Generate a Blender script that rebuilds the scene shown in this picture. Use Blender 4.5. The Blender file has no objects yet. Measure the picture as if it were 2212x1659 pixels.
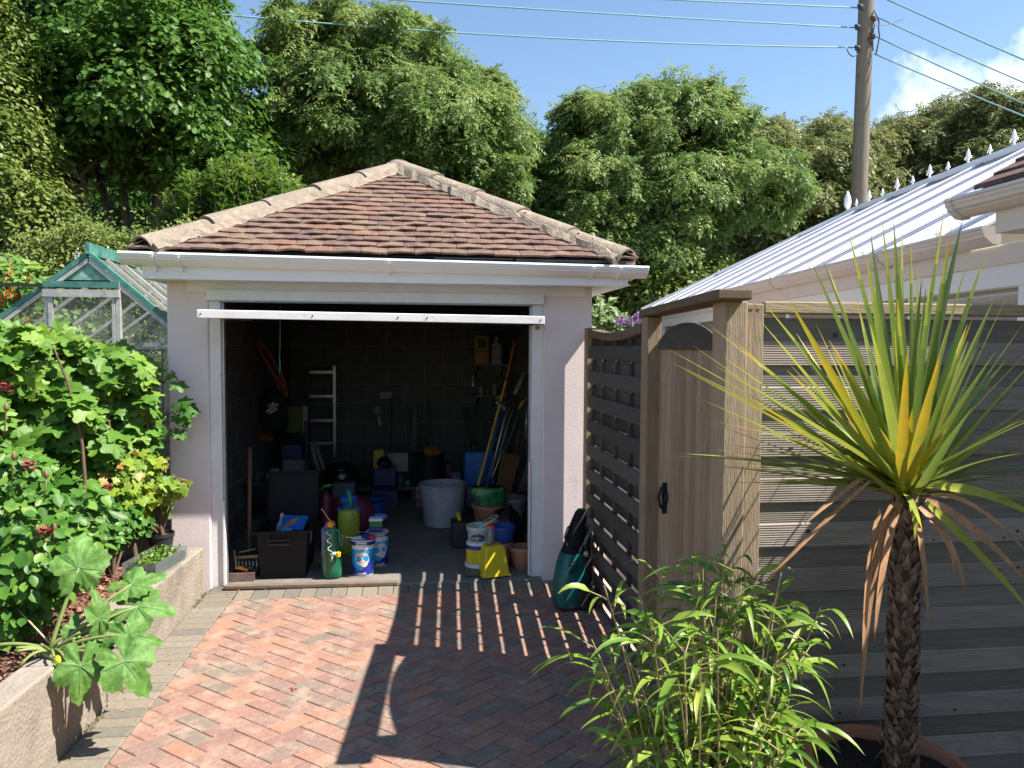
import bpy, bmesh, math, random
import numpy as np
from math import sin, cos, pi, radians, sqrt, atan2
from mathutils import Vector, Matrix
random.seed(7); RNG = np.random.default_rng(7)
S = bpy.context.scene

# ---------------------------------------------------------------- camera
F, CX, CY, EYE = 1640.0, 1106.0, 829.5, 1.65
cam = bpy.data.cameras.new("camera"); cam.sensor_width = 36.0; cam.lens = F/2212*36
cam.clip_start = 0.05; cam.clip_end = 3000
camo = bpy.data.objects.new("camera", cam); S.collection.objects.link(camo)
CR = Matrix.Rotation(-radians(7.1), 4, 'Z') @ Matrix.Rotation(pi/2-radians(2.85), 4, 'X') @ Matrix.Rotation(radians(0.34), 4, 'Z')
camo.matrix_world = Matrix.Translation((0, 0, EYE)) @ CR
S.camera = camo
def at(u, v, Y):
    """world point at depth Y that was measured at u,v on the plan sheet"""
    d = CR.to_3x3() @ Vector(((u-CX)/F, -(v-CY)/F, -1.0)); t = Y/d.y
    return Vector((0, 0, EYE)) + d*t
def onz(u, v, z):
    d = CR.to_3x3() @ Vector(((u-CX)/F, -(v-CY)/F, -1.0)); t = (z-EYE)/d.z
    return Vector((0, 0, EYE)) + d*t

# ---------------------------------------------------------------- light
SUN = Vector((1.0, -0.32, 1.36)).normalized()
SEL = math.asin(SUN.z); SAZ = atan2(SUN.x, SUN.y)
w = bpy.data.worlds.new("World"); S.world = w; w.use_nodes = True
nt = w.node_tree; N = nt.nodes; L = nt.links; N.clear()
sky = N.new('ShaderNodeTexSky'); sky.sky_type = 'NISHITA'; sky.sun_disc = False
sky.sun_elevation = SEL; sky.sun_rotation = SAZ; sky.air_density = 1.15; sky.dust_density = 0.3; sky.ozone_density = 3.2
tc = N.new('ShaderNodeTexCoord'); nz = N.new('ShaderNodeTexNoise'); nz.inputs['Scale'].default_value = 9.0
nz.inputs['Detail'].default_value = 9; nz.inputs['Roughness'].default_value = 0.62
L.new(tc.outputs['Generated'], nz.inputs['Vector'])
def cloudmask(u, v, rad):
    d = (at(u, v, 10.0)-Vector((0, 0, EYE))).normalized()
    vs = N.new('ShaderNodeVectorMath'); vs.operation = 'DISTANCE'; vs.inputs[1].default_value = d
    L.new(tc.outputs['Generated'], vs.inputs[0])
    mr = N.new('ShaderNodeMapRange'); mr.inputs[1].default_value = 0; mr.inputs[2].default_value = rad
    mr.inputs[3].default_value = 0.44; mr.inputs[4].default_value = 0.0
    L.new(vs.outputs['Value'], mr.inputs[0]); return mr.outputs[0]
mx = None
for (u, v, r) in ((2090, 215, .095), (2190, 235, .10), (2010, 255, .075), (2300, 160, .10), (2150, 170, .05)):
    o = cloudmask(u, v, r)
    if mx is None: mx = o
    else:
        m = N.new('ShaderNodeMath'); m.operation = 'MAXIMUM'; L.new(mx, m.inputs[0]); L.new(o, m.inputs[1]); mx = m.outputs[0]
ad = N.new('ShaderNodeMath'); ad.operation = 'ADD'; L.new(mx, ad.inputs[0]); L.new(nz.outputs['Fac'], ad.inputs[1])
cr = N.new('ShaderNodeMapRange'); cr.inputs[1].default_value = 0.66; cr.inputs[2].default_value = 0.92; L.new(ad.outputs[0], cr.inputs[0])
mixc = N.new('ShaderNodeMix'); mixc.data_type = 'RGBA'; L.new(cr.outputs[0], mixc.inputs[0])
L.new(sky.outputs[0], mixc.inputs[6]); mixc.inputs[7].default_value = (8.5, 8.9, 9.8, 1)
bg = N.new('ShaderNodeBackground'); bg.inputs[1].default_value = 0.085; L.new(mixc.outputs[2], bg.inputs[0])
wo = N.new('ShaderNodeOutputWorld'); L.new(bg.outputs[0], wo.inputs[0])
sl = bpy.data.lights.new("sun", 'SUN'); sl.energy = 5.0; sl.angle = radians(0.5); sl.color = (1, 0.95, 0.86)
so = bpy.data.objects.new("sun", sl); S.collection.objects.link(so)
so.rotation_euler = SUN.to_track_quat('Z', 'Y').to_euler(); so.location = SUN*30
S.view_settings.view_transform = 'Standard'; S.view_settings.look = 'None'
S.view_settings.exposure = 1.28; S.view_settings.gamma = 1.0
S.cycles.max_bounces = 6; S.cycles.transparent_max_bounces = 12; S.cycles.sample_clamp_indirect = 4.0
S.cycles.caustics_reflective = False; S.cycles.caustics_refractive = False

# ---------------------------------------------------------------- materials
MATS = {}
def mat(name, col, rough=0.6, col2=None, scale=8.0, detail=6, bump=0.0, bscale=None, metal=0.0, transl=0.0, spec=None,
        stretch=None, attr=None, ramp=None, alpha=None, coat=0.0, stain=None, contrast=(0.35, 0.65), trans=0.0, ridges=None):
    """procedural principled material: two colours mixed by noise, optional per-piece attribute, bump, translucency"""
    if name in MATS: return MATS[name]
    m = bpy.data.materials.new(name); m.use_nodes = True; t = m.node_tree; n = t.nodes; l = t.links
    b = n['Principled BSDF']; out = n['Material Output']
    b.inputs['Roughness'].default_value = rough; b.inputs['Metallic'].default_value = metal
    if spec is not None: b.inputs['Specular IOR Level'].default_value = spec
    if coat: b.inputs['Coat Weight'].default_value = coat
    if trans: b.inputs['Transmission Weight'].default_value = trans
    c4 = lambda c: (c[0], c[1], c[2], 1)
    g = n.new('ShaderNodeTexCoord'); vec = g.outputs['Object']
    if stretch:
        mp = n.new('ShaderNodeMapping'); mp.inputs['Scale'].default_value = stretch; l.new(vec, mp.inputs[0]); vec = mp.outputs[0]
    nz = n.new('ShaderNodeTexNoise'); nz.inputs['Scale'].default_value = scale; nz.inputs['Detail'].default_value = detail
    nz.inputs['Roughness'].default_value = 0.65; l.new(vec, nz.inputs['Vector'])
    mr = n.new('ShaderNodeMapRange'); mr.inputs[1].default_value = contrast[0]; mr.inputs[2].default_value = contrast[1]
    l.new(nz.outputs['Fac'], mr.inputs[0])
    mx = n.new('ShaderNodeMix'); mx.data_type = 'RGBA'; l.new(mr.outputs[0], mx.inputs[0])
    if col2 is None: col2 = tuple(c*0.8 for c in col)
    mx.inputs[6].default_value = c4(col); mx.inputs[7].default_value = c4(col2)
    if ramp:
        at_ = n.new('ShaderNodeAttribute'); at_.attribute_name = attr or 'r'
        r = n.new('ShaderNodeValToRGB'); e = r.color_ramp.elements
        while len(e) < len(ramp): e.new(0.5)
        for i, (p, c) in enumerate(ramp): e[i].position = p; e[i].color = c4(c)
        l.new(at_.outputs['Fac'], r.inputs[0])
        ml = n.new('ShaderNodeMix'); ml.data_type = 'RGBA'; ml.blend_type = 'MULTIPLY'; ml.inputs[0].default_value = 1
        l.new(r.outputs[0], ml.inputs[6])
        mx.inputs[6].default_value = (1, 1, 1, 1); mx.inputs[7].default_value = c4(col2)
        l.new(mx.outputs[2], ml.inputs[7]); cout = ml.outputs[2]
    else: cout = mx.outputs[2]
    if stain:
        sc_, s_col, lo, hi = stain
        n2 = n.new('ShaderNodeTexNoise'); n2.inputs['Scale'].default_value = sc_; n2.inputs['Detail'].default_value = 8; n2.inputs['Roughness'].default_value = .7
        l.new(g.outputs['Object'], n2.inputs['Vector'])
        m2 = n.new('ShaderNodeMapRange'); m2.inputs[1].default_value = lo; m2.inputs[2].default_value = hi; l.new(n2.outputs['Fac'], m2.inputs[0])
        x2 = n.new('ShaderNodeMix'); x2.data_type = 'RGBA'; l.new(m2.outputs[0], x2.inputs[0]); l.new(cout, x2.inputs[6]); x2.inputs[7].default_value = c4(s_col)
        cout = x2.outputs[2]
    l.new(cout, b.inputs['Base Color'])
    hsrc = None
    if bump:
        n3 = n.new('ShaderNodeTexNoise'); n3.inputs['Scale'].default_value = bscale or scale*3; n3.inputs['Detail'].default_value = 7
        l.new(vec, n3.inputs['Vector']); hsrc = n3.outputs['Fac']
    if ridges:   # fine machined grooves: (axis, per metre)
        sx = n.new('ShaderNodeSeparateXYZ'); l.new(g.outputs['Object'], sx.inputs[0])
        k = n.new('ShaderNodeMath'); k.operation = 'MULTIPLY'; k.inputs[1].default_value = ridges[1]*2*pi; l.new(sx.outputs[ridges[0]], k.inputs[0])
        s_ = n.new('ShaderNodeMath'); s_.operation = 'SINE'; l.new(k.outputs[0], s_.inputs[0])
        if hsrc is not None:
            a_ = n.new('ShaderNodeMath'); a_.operation = 'ADD'; l.new(hsrc, a_.inputs[0]); l.new(s_.outputs[0], a_.inputs[1]); hsrc = a_.outputs[0]
        else: hsrc = s_.outputs[0]
    if hsrc is not None:
        bp = n.new('ShaderNodeBump'); bp.inputs['Strength'].default_value = min(bump or .5, 1.0); bp.inputs['Distance'].default_value = 0.01
        l.new(hsrc, bp.inputs['Height']); l.new(bp.outputs[0], b.inputs['Normal'])
    if transl:
        tr = n.new('ShaderNodeBsdfTranslucent'); l.new(cout, tr.inputs[0])
        ms = n.new('ShaderNodeMixShader'); ms.inputs[0].default_value = transl
        l.new(b.outputs[0], ms.inputs[1]); l.new(tr.outputs[0], ms.inputs[2]); l.new(ms.outputs[0], out.inputs[0])
    if alpha is not None:   # clear sheet: part transparent, part reflective
        tp = n.new('ShaderNodeBsdfTransparent'); tp.inputs[0].default_value = (0.93, 0.96, 0.94, 1)
        ms = n.new('ShaderNodeMixShader'); ms.inputs[0].default_value = alpha
        l.new(tp.outputs[0], ms.inputs[1]); l.new(b.outputs[0], ms.inputs[2]); l.new(ms.outputs[0], out.inputs[0])
    MATS[name] = m; return m

# ---------------------------------------------------------------- mesh builder
ORG = {}
class MB:
    def __init__(s): s.v = []; s.f = []; s.r = []; s.m = []
    def add(s, vs, fs, r=0.5, mi=0):
        o = len(s.v); s.v += [tuple(p) for p in vs]
        for f in fs: s.f.append(tuple(i+o for i in f)); s.r.append(r); s.m.append(mi)
        return s
    def box(s, x0, x1, y0, y1, z0, z1, r=0.5, mi=0, M=None):
        vs = [Vector((x, y, z)) for z in (z0, z1) for y in (y0, y1) for x in (x0, x1)]
        if M: vs = [M @ p for p in vs]
        return s.add(vs, [(0, 2, 3, 1), (4, 5, 7, 6), (0, 1, 5, 4), (2, 6, 7, 3), (0, 4, 6, 2), (1, 3, 7, 5)], r, mi)
    def beam(s, a, b, w, h, r=0.5, mi=0, up=(0, 0, 1), roll=0):
        a = Vector(a); b = Vector(b); d = (b-a); ln = d.length; d.normalize(); u = Vector(up)
        if abs(d.dot(u)) > 0.99: u = Vector((0, 1, 0))
        x = d.cross(u).normalized(); z = x.cross(d)
        if roll: x, z = x*cos(roll)+z*sin(roll), z*cos(roll)-x*sin(roll)
        vs = []
        for t in (a, b):
            for (p, q) in ((-1, -1), (1, -1), (1, 1), (-1, 1)): vs.append(t+x*p*w/2+z*q*h/2)
        return s.add(vs, [(0, 3, 2, 1), (4, 5, 6, 7), (0, 1, 5, 4), (1, 2, 6, 5), (2, 3, 7, 6), (3, 0, 4, 7)], r, mi)
    def tube(s, pts, rad, n=8, r=0.5, mi=0, cap=True, flat=1.0):
        pts = [Vector(p) for p in pts]; k = len(pts)
        if not hasattr(rad, '__len__'): rad = [rad]*k
        o = len(s.v); px = None
        for i, p in enumerate(pts):
            d = (pts[min(i+1, k-1)]-pts[max(i-1, 0)])
            d = d.normalized() if d.length > 1e-9 else Vector((0, 0, 1))
            if px is None: px = d.cross(Vector((0, 0, 1)) if abs(d.z) < .9 else Vector((0, 1, 0))).normalized()
            else:
                px = px-d*px.dot(d)
                px = px.normalized() if px.length > 1e-6 else d.orthogonal().normalized()
            py = d.cross(px)
            for j in range(n):
                a = 2*pi*j/n; s.v.append(tuple(p+px*cos(a)*rad[i]+py*sin(a)*rad[i]*flat))
        for i in range(k-1):
            for j in range(n):
                a = o+i*n+j; b = o+i*n+(j+1) % n
                s.f.append((a, b, b+n, a+n)); s.r.append(r); s.m.append(mi)
        if cap:
            s.f.append(tuple(o+j for j in range(n))[::-1]); s.r.append(r); s.m.append(mi)
            s.f.append(tuple(o+(k-1)*n+j for j in range(n))); s.r.append(r); s.m.append(mi)
        return s
    def lathe(s, c, prof, n=24, r=0.5, mi=0, sx=1, sy=1, M=None, jit=0):
        """prof: list of (radius, z); closed at ends if radius is 0"""
        o = len(s.v); c = Vector(c)
        for (q, z) in prof:
            for j in range(n):
                a = 2*pi*j/n; p = Vector((cos(a)*q*sx, sin(a)*q*sy, z))
                if M: p = M @ p
                s.v.append(tuple(c+p))
        for i in range(len(prof)-1):
            for j in range(n):
                a = o+i*n+j; b = o+i*n+(j+1) % n
                s.f.append((a, b, b+n, a+n)); s.r.append(r); s.m.append(mi)
        if prof[0][0] > 1e-5: s.f.append(tuple(o+j for j in range(n))[::-1]); s.r.append(r); s.m.append(mi)
        if prof[-1][0] > 1e-5: s.f.append(tuple(o+(len(prof)-1)*n+j for j in range(n))); s.r.append(r); s.m.append(mi)
        return s
    def prism(s, poly, fn, a, b, r=0.5, mi=0):
        """poly in 2-D swept from a to b; fn(p, q, t) -> world point"""
        n = len(poly); vs = [fn(p, q, a) for p, q in poly]+[fn(p, q, b) for p, q in poly]
        fs = [(i, (i+1) % n, n+(i+1) % n, n+i) for i in range(n)]+[tuple(range(n))[::-1], tuple(range(n, 2*n))]
        return s.add(vs, fs, r, mi)
    def build(s, name, m, parent=None, loc=None, smooth=False, bevel=0, seg=2, auto=None):
        """link as ONE mesh object; vertices are given in world space"""
        me = bpy.data.meshes.new(name)
        po = ORG.get(parent.name, Vector((0, 0, 0))) if parent else Vector((0, 0, 0))
        loc = Vector(loc) if loc is not None else (po.copy() if parent else Vector((0, 0, 0)))
        me.from_pydata([(v[0]-loc.x, v[1]-loc.y, v[2]-loc.z) for v in s.v], [], s.f)
        ms = m if isinstance(m, (list, tuple)) else [m]
        for x in ms: me.materials.append(x)
        if len(ms) > 1: me.polygons.foreach_set('material_index', s.m)
        a = me.attributes.new('r', 'FLOAT', 'FACE'); a.data.foreach_set('value', s.r)
        if smooth: me.polygons.foreach_set('use_smooth', [True]*len(s.f))
        me.update()
        bm = bmesh.new(); bm.from_mesh(me); bmesh.ops.recalc_face_normals(bm, faces=bm.faces); bm.to_mesh(me); bm.free()
        o = bpy.data.objects.new(name, me); S.collection.objects.link(o)
        o.location = loc-po; ORG[o.name] = loc
        if parent: o.parent = parent
        if bevel:
            b = o.modifiers.new('bevel', 'BEVEL'); b.width = bevel; b.segments = seg; b.limit_method = 'ANGLE'; b.angle_limit = radians(40)
        if auto:
            try: me.set_sharp_from_angle(angle=radians(auto))
            except Exception: pass
        return o
def tag(o, label=None, cat=None, group=None, kind=None):
    if label: o['label'] = label
    if cat: o['category'] = cat
    if group: o['group'] = group
    if kind: o['kind'] = kind
    return o
def thing(name, label, cat, loc=(0, 0, 0), group=None):
    o = bpy.data.objects.new(name, None); S.collection.objects.link(o); o.empty_display_size = .1
    o.location = loc; ORG[o.name] = Vector(loc); return tag(o, label, cat, group)
def rod(name, m, parent, a, b, r, n=10, loc=None): return MB().tube([a, b], r, n).build(name, m, parent, loc=loc, smooth=True, auto=50)
def bez(p0, p1, p2, n=8):
    p0, p1, p2 = Vector(p0), Vector(p1), Vector(p2)
    return [p0*(1-t)**2+p1*2*t*(1-t)+p2*t*t for t in [i/(n-1) for i in range(n)]]
def text_mesh(txt, size, m, name, parent, fn, extrude=0.0, font_bold=0.0, space=1.0):
    """lettering turned into a mesh and laid on a surface by fn(x, y) -> world point"""
    cu = bpy.data.curves.new(name, 'FONT'); cu.body = txt; cu.size = size; cu.align_x = 'CENTER'; cu.align_y = 'CENTER'
    cu.resolution_u = 3; cu.offset = font_bold; cu.space_character = space
    to = bpy.data.objects.new(name+'_tmp', cu); S.collection.objects.link(to)
    dg = bpy.context.evaluated_depsgraph_get(); dg.update()
    me = bpy.data.meshes.new_from_object(to.evaluated_get(dg)); S.collection.objects.unlink(to); bpy.data.objects.remove(to)
    po = ORG.get(parent.name, Vector((0, 0, 0)))
    for v in me.vertices: v.co = Vector(fn(v.co.x, v.co.y))-po
    me.materials.clear(); me.materials.append(m)
    o = bpy.data.objects.new(name, me); S.collection.objects.link(o); o.parent = parent; ORG[o.name] = po; return o

# numpy leaf cloud --------------------------------------------------
def leafcloud(name, m, parent, P, Nn, T, size, shape, rv, loc=None, mi=None):
    """P positions, Nn normals, T tip directions, size scalars, shape (k,3) fan outline in (across, along, lift)"""
    P = np.asarray(P, float); Nn = np.asarray(Nn, float); T = np.asarray(T, float); size = np.asarray(size, float)
    Nn /= np.linalg.norm(Nn, axis=1, keepdims=True)+1e-9
    T = T-(T*Nn).sum(1, keepdims=True)*Nn; T /= np.linalg.norm(T, axis=1, keepdims=True)+1e-9
    X = np.cross(T, Nn)
    sv, sf = shape; sv = np.asarray(sv, float); k = len(sv); n = len(P)
    V = (P[:, None, :]+size[:, None, None]*(X[:, None, :]*sv[None, :, 0:1]+T[:, None, :]*sv[None, :, 1:2]+Nn[:, None, :]*sv[None, :, 2:3])).reshape(-1, 3)
    po = ORG.get(parent.name, Vector((0, 0, 0))) if parent else Vector((0, 0, 0))
    loc = Vector(loc) if loc is not None else po
    V -= np.array(loc)
    me = bpy.data.meshes.new(name); nf = len(sf)
    ls = np.array([len(f) for f in sf]); idx = np.concatenate([np.array(f) for f in sf])
    tot = n*len(idx)
    me.vertices.add(n*k); me.vertices.foreach_set('co', V.ravel())
    me.loops.add(tot); me.loops.foreach_set('vertex_index', (idx[None, :]+(np.arange(n)*k)[:, None]).ravel().astype(np.int32))
    me.polygons.add(n*nf); st = np.concatenate([[0], np.cumsum(ls)[:-1]])
    me.polygons.foreach_set('loop_start', (st[None, :]+(np.arange(n)*len(idx))[:, None]).ravel().astype(np.int32))
    try: me.polygons.foreach_set('loop_total', np.tile(ls, n).astype(np.int32))
    except Exception: pass
    me.update(calc_edges=True)
    a = me.attributes.new('r', 'FLOAT', 'FACE'); a.data.foreach_set('value', np.repeat(np.asarray(rv, float), nf))
    me.materials.append(m); me.validate()
    o = bpy.data.objects.new(name, me); S.collection.objects.link(o); o.location = loc-po; ORG[o.name] = loc
    if parent: o.parent = parent
    return o
LEAF4 = ([(0, 0, 0), (.32, .45, .06), (0, 1, 0), (-.32, .45, .06)], [(0, 1, 2), (0, 2, 3)])
LEAFN = ([(0, 0, 0), (.13, .4, .03), (0, 1, -.1), (-.13, .4, .03)], [(0, 1, 2), (0, 2, 3)])
# pinnate spray: rachis with pairs of leaflets
def pinnate(k=5, w=.10, l=.36, droop=.25):
    V = []; Fc = []
    for i in range(k):
        t = .15+.8*i/(k-1); z = -droop*t*t
        for sgn in (-1, 1):
            o = len(V); tx = sgn*l*(1-.35*t); ty = t+.16
            V += [(0, t, z), (tx*.5-.0, t+.02+w*.55, z+.0), (tx, ty, z-.10), (tx*.5, t+.10-w*.9, z-.0)]
            Fc.append((o, o+1, o+2, o+3))
    o = len(V); V += [(0, .95, -droop*.9), (w*.7, 1.12, -droop*1.1), (0, 1.35, -droop*1.5), (-w*.7, 1.12, -droop*1.1)]; Fc.append((o, o+1, o+2, o+3))
    return V, Fc
# ---------------------------------------------------------------- ground, driveway, bed
def gz(Y): return 0.05+0.058*(Y-5.1) if Y < 5.1 else 0.05
M_PATIO = mat('patio', (.42, .36, .29), .9, (.30, .26, .21), 3, bump=.3)
M_GRASS = mat('garden_ground', (.07, .10, .03), .95, (.10, .08, .05), 4, bump=.8, bscale=60)
M_SAND = mat('joint_sand', (.075, .062, .05), .95, (.045, .04, .035), 30, bump=.4)
mb = MB(); ys = [-60, -6, 4.0, 5.05, 9.3, 20, 60, 400, 1500]; 
def gg(y): return gz(max(y, -4))-.035 if y < 5.05 else .012
for i in range(len(ys)-1):
    a, b = ys[i], ys[i+1]; mb.add([(-1500, a, gg(a)), (1500, a, gg(a)), (1500, b, gg(b)), (-1500, b, gg(b))], [(0, 1, 2, 3)])
tag(mb.build('ground', M_GRASS), kind='structure')
mb = MB(); mb.add([(1.16, -4, gz(-4)-.02), (9, -4, gz(-4)-.02), (9, 5.1, .03), (1.16, 5.1, .03)], [(0, 1, 2, 3)])
mb.add([(1.16, 5.1, .03), (9, 5.1, .03), (9, 13, .03), (1.16, 13, .03)], [(0, 1, 2, 3)])
tag(mb.build('patio', M_PATIO), kind='structure')

def clip(poly, a, b, c):     # keep a*x+b*y+c >= 0
    out = []
    for i in range(len(poly)):
        p, q = poly[i], poly[(i+1) % len(poly)]; dp = a*p[0]+b*p[1]+c; dq = a*q[0]+b*q[1]+c
        if dp >= 0: out.append(p)
        if (dp >= 0) != (dq >= 0): t = dp/(dp-dq); out.append((p[0]+(q[0]-p[0])*t, p[1]+(q[1]-p[1])*t))
    return out
def brick(mb, poly, r, mi, jit=.0):
    if len(poly) < 3: return
    A = sum(poly[i][0]*poly[(i+1) % len(poly)][1]-poly[(i+1) % len(poly)][0]*poly[i][1] for i in range(len(poly)))/2
    if abs(A) < 4e-4: return
    if A < 0: poly = poly[::-1]
    n = len(poly); cx = sum(p[0] for p in poly)/n; cy = sum(p[1] for p in poly)/n
    dz = random.uniform(-.001, .001)
    tx, ty = random.gauss(0, .0035), random.gauss(0, .0035)
    def z(p, o): return gz(p[1])+o+dz+tx*(p[0]-cx)+ty*(p[1]-cy)
    k = 1-.0045/max(.05, sqrt(abs(A))*.6)
    top = [(cx+(p[0]-cx)*k, cy+(p[1]-cy)*k) for p in poly]
    vs = [(p[0], p[1], z(p, .0)) for p in top]+[(p[0], p[1], z(p, -.003)) for p in poly]+[(p[0], p[1], z(p, -.03)) for p in poly]
    fs = [tuple(range(n))]
    for i in range(n):
        j = (i+1) % n; fs += [(i, n+i, n+j, j), (n+i, 2*n+i, 2*n+j, n+j)]
    mb.add(vs, fs, r, mi)
WX0, WY0, WX1, WY1 = -1.46, 3.2, -1.364, 5.08      # wall foot line
def wallx(y, off=0): return WX0+(WX1-WX0)*(y-WY0)/(WY1-WY0)+off
M_RED = mat('red_paver', (1, 1, 1), .86, (.72, .70, .68), 45, bump=.45, bscale=160, ramp=[(0, (.27, .155, .13)), (.25, (.31, .18, .14)), (.55, (.365, .20, .135)), (.80, (.30, .18, .145)), (.87, (.21, .17, .14)), (1, (.245, .195, .155))], contrast=(.3, .7), stain=(11, (.36, .25, .19), .48, .68), spec=.3)
M_GREY = mat('grey_paver', (1, 1, 1), .88, (.75, .74, .72), 45, bump=.45, bscale=160, ramp=[(0, (.20, .175, .135)), (.5, (.25, .215, .17)), (1, (.17, .155, .13))], contrast=(.3, .7), spec=.3)
rb = MB(); U = .1; c45 = cos(pi/4); g = .0019
def herr(i, j, kind):
    x0, y0 = i*U, j*U
    if kind: q = [(x0+g, y0+g), (x0+2*U-g, y0+g), (x0+2*U-g, y0+U-g), (x0+g, y0+U-g)]
    else: q = [(x0+g, y0+g), (x0+U-g, y0+g), (x0+U-g, y0+2*U-g), (x0+g, y0+2*U-g)]
    out = [((x-y)*c45-.03, (x+y)*c45*.765+1.4) for x, y in q]
    return out
ANG = (WX1-WX0)/(WY1-WY0)
for a in range(-110, 110):
    for b in range(-60, 60):
        i0, j0 = a+2*b, a-2*b
        for kind, (di, dj) in ((1, (0, 0)), (0, (0, 1))):
            p = herr(i0+di, j0+dj, kind); cx = sum(q[0] for q in p)/4; cy = sum(q[1] for q in p)/4
            if cx < -1.7 or cx > 1.35 or cy < -1.6 or cy > 5.1: continue
            p = clip(p, 1, -ANG, -(wallx(0)+.2)-.004)      # right of the border strip
            p = clip(p, -1, 0, 1.15); p = clip(p, 0, -1, 4.906)
            rr = random.random()
            brick(rb, p, rr, 0)
rp = rb.build('driveway_bricks', M_RED)
tag(rp, kind='structure')
gb = MB(); y = -1.6
while y < 5.06:
    p = [(wallx(y, .004), y+.002), (wallx(y, .2), y+.002), (wallx(y+.078, .2), y+.076), (wallx(y+.078, .004), y+.076)]
    brick(gb, clip(p, 0, -1, 5.06), random.random(), 0); y += .078
x = -1.16
while x < 1.12:
    brick(gb, [(x+.002, 4.910), (x+.098, 4.910), (x+.098, 5.06), (x+.002, 5.06)], random.random(), 0); x += .1
tag(gb.build('driveway_border', M_GREY), kind='structure')
mb = MB(); mb.add([(-1.7, -4, gz(-4)-.005), (1.15, -4, gz(-4)-.005), (1.15, 5.07, gz(5.07)-.005), (-1.36, 5.07, gz(5.07)-.005)], [(0, 1, 2, 3)])
tag(mb.build('driveway_joint_sand', M_SAND), kind='structure')
# red petals and dry leaves fallen on the bricks
pt = MB()
for k in range(70):
    x = random.choice([random.uniform(-1.2, 1.0), wallx(4.5, random.uniform(.0, .12))]); y = random.uniform(3.0, 5.05)
    if k > 30: x = random.uniform(-1.37, -.95); y = random.gauss(5.04, .05)
    s_ = random.uniform(.004, .012); a = random.uniform(0, 6.3); z = gz(y)+.004
    pt.add([(x, y, z), (x+s_*cos(a), y+s_*sin(a), z+.002), (x+s_*1.6*cos(a+.5), y+s_*1.6*sin(a+.5), z+.001), (x+s_*.7*cos(a+1.1), y+s_*.7*sin(a+1.1), z+.004)], [(0, 1, 2, 3)], random.random())
tag(pt.build('fallen_leaves', mat('dry_leaf', (1, 1, 1), .8, (.7, .7, .7), 30, ramp=[(0, (.35, .17, .06)), (.6, (.5, .32, .12)), (1, (.4, .09, .04))])),
    'scattered dry leaf crumbs lying on the paving and by the door sill', 'leaf litter', kind='stuff')
n = 900; g_ = np.random.default_rng(77); yy = g_.uniform(2.4, 5.05, n); xx = np.array([wallx(a) for a in yy])+.004+np.abs(g_.normal(0, .012, n)); hot = (np.sin(yy*5.3)+np.sin(yy*13.1)) > .2; xx, yy = xx[hot], yy[hot]; n = len(xx)
wdp = leafcloud('weeds', mat('weed_green', (1, 1, 1), .8, (.7, .7, .6), 9, ramp=[(0, (.10, .12, .03)), (.6, (.22, .20, .06)), (1, (.34, .26, .10))], transl=.2), None, np.stack([xx, yy, [gz(a)+.002 for a in yy]], 1), g_.normal(0, 1, (n, 3)), g_.normal(0, .5, (n, 3))+[.3, 0, 1], g_.uniform(.008, .028, n), LEAFN, g_.random(n))
tag(wdp, 'moss and tiny dry weeds growing along the foot of the low wall', 'weeds', kind='stuff')
pe = MB(); c = onz(634, 1477, .0); zz = gz(c.y)+.003
for k in range(3):
    a = k*2.1; pe.add([(c.x, c.y, zz), (c.x+.018*cos(a), c.y+.018*sin(a), zz+.004), (c.x+.022*cos(a+.6), c.y+.022*sin(a+.6), zz+.002), (c.x+.008*cos(a+1), c.y+.008*sin(a+1), zz)], [(0, 1, 2, 3)])
tag(pe.build('petal', mat('petal_red', (.5, .015, .01), .5), loc=(c.x, c.y, zz)), 'small bright red petal lying alone on sunlit paving', 'petal')

# low retaining wall of concrete blocks + soil bed
M_CONC = mat('old_concrete', (.31, .26, .21), .95, (.22, .185, .15), 7, bump=.9, bscale=60, stain=(2.6, (.17, .145, .115), .50, .72), contrast=(.3, .7))
M_MORT = mat('mortar', (.30, .24, .17), .95, (.20, .16, .12), 20, bump=.6)
wl = thing('retaining_wall', 'low weathered concrete block wall holding up the planted bed beside the driveway', 'wall', (wallx(4), 4, 0))
y = -1.2; blk = MB(); cp = MB()
while y < 5.02:
    y1 = min(y+.44, 5.05)
    M = None
    def fn(p, q, t): return (wallx(t)+p, t, q)
    for k, (z0, z1) in enumerate(((-.5, .345),)):
        d = random.uniform(-.004, .004)
        blk.prism([(-.14, z0), (d, z0), (d, z1-.008), (d-.01, z1), (-.13, z1), (-.14, z1-.01)], fn, y+.0015, y1-.0015, random.random())
    y += .443
b = blk.build('blocks', M_CONC, wl, bevel=.006)
mb = MB(); mb.prism([(-.13, -.5), (-.008, -.5), (-.008, .338), (-.13, .338)], lambda p, q, t: (wallx(t)+p, t, q), -1.2, 5.05); mb.build('mortar', M_MORT, wl)
M_SOIL = mat('soil', (.20, .095, .055), .95, (.085, .045, .03), 22, bump=1.0, bscale=40, contrast=(.35, .6))
sb = MB(); nx, ny = 60, 110
X = np.linspace(-14, 0, nx)
gv = []
for j in range(ny):
    yy = -1.2+j*(18.2/(ny-1))
    for i in range(nx):
        t = i/(nx-1); xr = min(wallx(min(yy, 5.02))-.12, 99) if yy < 5.03 else -1.62
        xx = -14+(xr+14)*(1-(1-t)**2.2)
        gv.append((xx, yy, .29+.025*sin(xx*9+yy*3)*sin(yy*7-xx*2)+random.uniform(-.012, .012)))
sb.add(gv, [(j*nx+i, j*nx+i+1, (j+1)*nx+i+1, (j+1)*nx+i) for j in range(ny-1) for i in range(nx-1)])
# front closing skirt
tag(sb.build('soil_bed', M_SOIL, smooth=True), kind='structure')
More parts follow.
